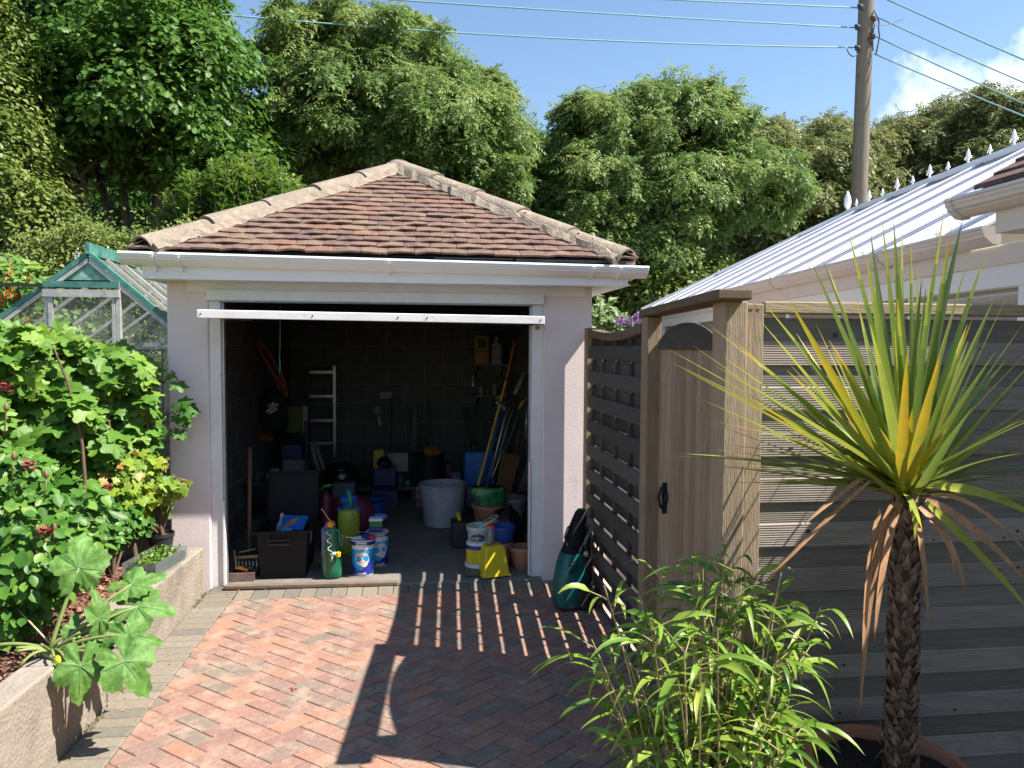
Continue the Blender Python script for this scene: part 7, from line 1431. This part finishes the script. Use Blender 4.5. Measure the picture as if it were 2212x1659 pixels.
for i, (u, v, w_, h_, m, lab) in enumerate(((865, 1052, 14, 26, K_DK, 'small dark bottle at the end of the low bench'), (880, 1054, 12, 16, pl('teal_lid', (.02, .20, .14)), 'small teal tub at the right end of the low bench'), (762, 1060, 16, 26, K_NAVY, 'navy carton on the floor behind the sprayer'), (985, 1050, 22, 30, pl('lilac_grey', (.16, .15, .19)), 'lilac grey box at the back beside the blue water container'), (968, 1046, 14, 44, K_RED, 'thin maroon upright pack at the back centre'))):
    mb = bx(u-w_/2, v-h_, u+w_/2, v, 7.75, .14); c = at(u, v, 7.75)
    if i > 1: mb = MB().box(at(u-w_/2, v, 7.75).x, at(u+w_/2, v, 7.75).x, 7.75, 7.9, FZ, at(u, v-h_, 7.75).z)
    single(mb, ('dark_bottle', 'teal_tub', 'navy_carton', 'lilac_box', 'maroon_pack')[i], m, lab, ('bottle', 'tub', 'carton', 'box', 'pack')[i], (c.x, 7.8, FZ if i > 1 else c.z), bevel=.008)
# ---------------------------------------------------------------- pressure washer outside
K_TEAL = pl('teal_plastic', (.006, .12, .115), (.006, .10, .095), .38)
wc_ = Vector((.955, 4.60, gz(4.6)+.003)); pw = thing('pressure_washer', 'upright teal and black pressure washer on wheels leaning in the corner by the slatted fence', 'pressure washer', wc_)
WM = Matrix.Translation(wc_) @ Matrix.Rotation(radians(12), 4, 'Z')
def loft(mb, secs, n=20, M=None, p=3.2):
    """secs: (z, cx, cy, rx, ry) super-elliptic sections"""
    o = len(mb.v)
    for (z, cx, cy, rx, ry) in secs:
        for j in range(n):
            a = 2*pi*j/n; c_, s_ = cos(a), sin(a); v = Vector((cx+abs(c_)**(2/p)*(1 if c_ > 0 else -1)*rx, cy+abs(s_)**(2/p)*(1 if s_ > 0 else -1)*ry, z)); mb.v.append(tuple(M @ v if M else v))
    for i in range(len(secs)-1):
        for j in range(n): mb.f.append((o+i*n+j, o+i*n+(j+1) % n, o+(i+1)*n+(j+1) % n, o+(i+1)*n+j)); mb.r.append(.5); mb.m.append(0)
    for i, e in ((0, -1), (len(secs)-1, 1)): f = tuple(o+i*n+j for j in range(n)); mb.f.append(f if e > 0 else f[::-1]); mb.r.append(.5); mb.m.append(0)
mb = MB(); loft(mb, [(.02, -.02, 0, .088, .085), (.05, -.022, 0, .098, .092), (.16, -.018, 0, .093, .090), (.28, -.006, .004, .080, .082), (.345, .005, .008, .066, .070)], M=WM); mb.build('front_shell', K_TEAL, pw, smooth=True, auto=50)
mb = MB(); loft(mb, [(.346, .006, .008, .064, .066), (.38, .015, .01, .060, .058), (.52, .052, .02, .046, .045), (.585, .072, .025, .034, .036), (.605, .078, .027, .022, .026)], M=WM); mb.build('top_shell', K_BLACK, pw, smooth=True, auto=50)
mb = MB(); loft(mb, [(.05, .085, .02, .05, .09), (.30, .088, .025, .040, .07), (.50, .100, .03, .022, .04)], M=WM); mb.build('rear_frame', K_DK, pw, smooth=True, auto=50)
mb = MB()
for r0_ in range(5): mb.beam(WM @ Vector((-.055, -.0885, .235+r0_*.016)), WM @ Vector((.005, -.0865, .255+r0_*.016)), .003, .005)
for r0_ in range(5): mb.beam(WM @ Vector((-.105+.002*r0_, -.05, .075+r0_*.010)), WM @ Vector((-.080, -.088, .075+r0_*.010)), .003, .004)
mb.build('vent_slot', K_DK, pw)
for sy_ in (-1, 1):
    MW = WM @ Matrix.Translation((.075, .095*sy_, .078)) @ Matrix.Rotation(pi/2, 4, 'X'); wh = MB(); wh.lathe((0, 0, 0), [(.05, -.018), (.072, -.020), (.078, -.012), (.078, .012), (.072, .020), (.05, .018)], 30, M=MW.to_3x3()); wh.v = [tuple(Vector(v)+MW.translation) for v in wh.v]; w_o = wh.build('wheel', K_DK, pw, smooth=True, auto=40)
    hbm = MB()
    for k in range(5): a = k*2*pi/5; hbm.beam(MW @ Vector((cos(a)*.012, sin(a)*.012, .019*sy_*-1*-1)), MW @ Vector((cos(a)*.05, sin(a)*.05, .0205*sy_*-1*-1)), .012, .004)
    hbm.lathe(MW.translation+(WM.to_3x3() @ Vector((0, -.0*sy_, 0))), [(0, -.024), (.014, -.024), (.014, .024), (0, .024)], 14, M=MW.to_3x3()); hbm.build('wheel_hub', K_BLACK, w_o)
mb = MB(); mb.tube([WM @ Vector(p) for p in ((.01, -.05, .37), (-.055, -.055, .40), (-.062, -.03, .45), (-.03, .0, .50), (.03, .02, .53))], .0055, 8); mb.tube([WM @ Vector(p) for p in ((.075, -.03, .52), (.13, -.06, .45), (.145, -.065, .38), (.12, -.07, .34), (.10, -.075, .40), (.11, -.07, .47))], .006, 8); mb.build('power_cable', K_DK, pw, smooth=True)
mb = MB(); mb.tube([WM @ Vector((.045, -.075, .40)), WM @ Vector((.10, -.07, .50))], .009, 10); mb.build('lance', pl('grey_tube', (.16, .16, .16), None, .4), pw, smooth=True)
mb = MB(); mb.lathe(WM @ Vector((.07, -.065, .345)), [(0, -.02), (.02, -.015), (.022, .012), (0, .02)], 12); mb.build('coupling', K_STEEL, pw, smooth=True)
mb = MB(); mb.box(-.09, .06, -.07, .07, .0, .02, M=WM); mb.build('foot', K_DK, pw)
